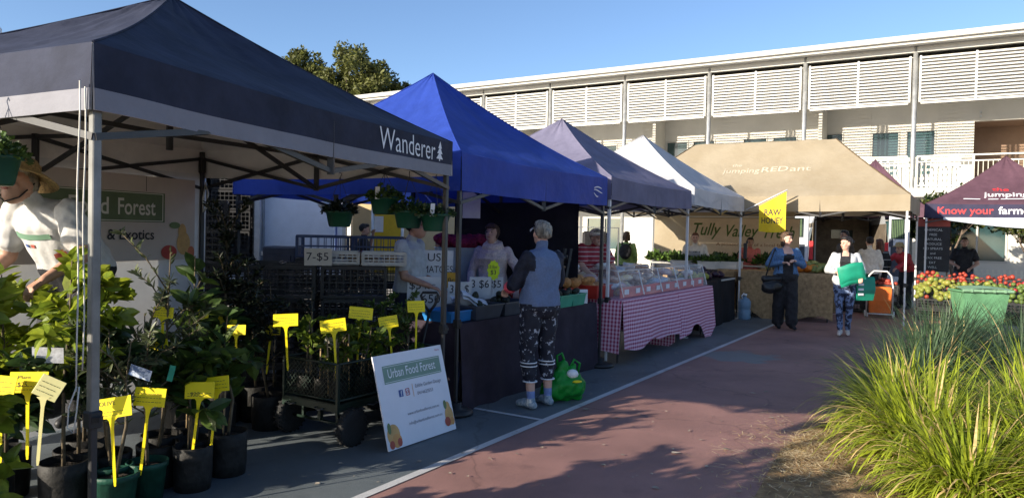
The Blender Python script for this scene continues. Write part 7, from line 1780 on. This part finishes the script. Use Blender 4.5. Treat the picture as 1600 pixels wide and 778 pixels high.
# ------------------------------------------------------------------ grass bed in the right foreground
bed = [P(-4, -2.75), P(-1.0, -2.62), P(.6, -2.50), P(1.6, -2.62), P(2.6, -2.80), P(4.5, -2.95), P(6.6, -3.10), P(8.4, -3.3), P(9.2, -3.9), P(9.2, -9), P(-4, -9)]
sheet('garden_bed', bed, .012, M('bed_mulch', (.36, .24, .12), .95, .3, 9, .8, 40, col2=(.16, .10, .05)))
m_g1 = leafm('grass_lit', (.36, .43, .035), .45, .45); m_g2 = leafm('grass_lit_mid', (.25, .32, .032), .42, .45); m_g3 = leafm('grass_shade', (.075, .125, .06), .3, .5); m_g4 = leafm('grass_shade_deep', (.045, .085, .04), .3, .5); m_dry = leafm('grass_dry', (.62, .46, .20), .3, .7)
def tussock(label, x, y, h, n, r, mats, seed, dryf=.06, bw_=.0065):
    t = thing('grass_tussock', label, 'grass', (x, y, .012), 0, 'ornamental grass tussocks'); rn = random.Random(seed); mb = MB()
    for k in range(n):
        a = rn.uniform(0, 6.283); rr = r*.30*rn.random()**.6; b0 = V(rr*math.cos(a), rr*math.sin(a), 0); az = a+rn.gauss(0, .5)
        L_ = h*rn.uniform(.65, 1.45); out = rn.uniform(.2, 1.25)*(.4+rr/(r*.3)*.8); w = bw_*rn.uniform(.6, 1.3)
        d = V(math.cos(az), math.sin(az), 0); sidev = V(-d.y, d.x, 0); rows = []; ns = 6
        arch = rn.uniform(.5, 1.5)
        p = b0.copy(); ang = math.pi/2-out*.45
        for j in range(ns+1):
            t_ = j/ns; ww = w*(1-t_**2.2)+.0006; tw = sidev*math.cos(t_*rn.uniform(-.3, .3))
            rows.append([p-tw*ww, p+Z3*ww*.35, p+tw*ww]); ang -= arch*out*.34*(1+t_); p = p+(d*math.cos(ang)+Z3*math.sin(ang))*(L_/ns)
            if p.z < .015: p.z = .015
        mi = len(mats)-1 if rn.random() < dryf else rn.randrange(len(mats)-1)
        mb.grid([[r_[0], r_[1], r_[2]] for r_ in rows], mi)
    tag(mb.build('blades', mats, t), kind='stuff'); return t
LIT = [m_g1, m_g2, m_g1, m_dry]; SHD = [m_g3, m_g4, m_g3, m_dry]  # same grass twice, sunlight and shade put into the blade colours
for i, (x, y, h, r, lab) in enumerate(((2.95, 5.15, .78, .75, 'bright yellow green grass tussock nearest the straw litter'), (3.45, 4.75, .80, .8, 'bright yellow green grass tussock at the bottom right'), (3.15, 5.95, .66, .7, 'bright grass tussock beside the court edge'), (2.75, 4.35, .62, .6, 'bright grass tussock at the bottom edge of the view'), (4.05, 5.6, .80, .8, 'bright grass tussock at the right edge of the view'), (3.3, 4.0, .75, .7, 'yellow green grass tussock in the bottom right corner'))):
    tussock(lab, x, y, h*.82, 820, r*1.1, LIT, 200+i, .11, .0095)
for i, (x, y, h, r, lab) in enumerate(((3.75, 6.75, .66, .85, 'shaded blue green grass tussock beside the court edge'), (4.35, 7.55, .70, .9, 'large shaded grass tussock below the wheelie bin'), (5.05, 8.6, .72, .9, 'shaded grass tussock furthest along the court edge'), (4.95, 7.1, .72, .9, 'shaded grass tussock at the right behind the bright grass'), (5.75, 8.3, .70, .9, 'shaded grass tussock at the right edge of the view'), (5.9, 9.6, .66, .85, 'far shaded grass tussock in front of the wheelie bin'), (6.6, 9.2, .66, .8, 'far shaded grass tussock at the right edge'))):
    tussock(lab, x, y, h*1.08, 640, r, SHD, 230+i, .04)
# straw litter
rn = random.Random(5); mb = MB()
for k in range(4200):
    s_ = rn.gauss(.75, .55); d_ = -2.62-abs(rn.gauss(0, .42))+.10; 
    if rn.random() < .12: d_ += .5*rn.random()
    q = P(s_, d_, .014+rn.random()*.03); a = rn.uniform(0, 3.14); l = rn.uniform(.02, .10)*(2.2 if rn.random() < .06 else 1); d = V(math.cos(a), math.sin(a), rn.uniform(-.08, .12))*l; w = V(-math.sin(a), math.cos(a), 0)*rn.uniform(.0012, .003)
    mb.quad(q-w, q+d-w*.6, q+d+w*.6, q+w, rn.randrange(3))
tag(mb.build('straw_litter', [m_dry, M('litter_brown', (.36, .22, .10), .9, .2), M('litter_pale', (.7, .56, .34), .9, .2)]), 'dry straw and leaf litter spilling from the grass bed', 'litter', kind='stuff')
rn = random.Random(8); mb = MB()
for k in range(420):
    q = P(rn.uniform(-2, 10), rn.uniform(-2.6, .2), .0125); a = rn.uniform(0, 6.3); l = rn.uniform(.008, .035)*(2 if rn.random() < .12 else 1); d = V(math.cos(a), math.sin(a), 0)*l; w = V(-d.y, d.x, 0)*rn.uniform(.1, .5)
    mb.quad(q-w, q+d*.5-w*1.3+Z3*.004, q+d+Z3*.002, q+w+Z3*.001, 0)
tag(mb.build('ground_litter', [M('litter_leaf', (.35, .30, .24), .9, .3)]), 'tiny leaves and scraps scattered over the court', 'litter', kind='stuff')
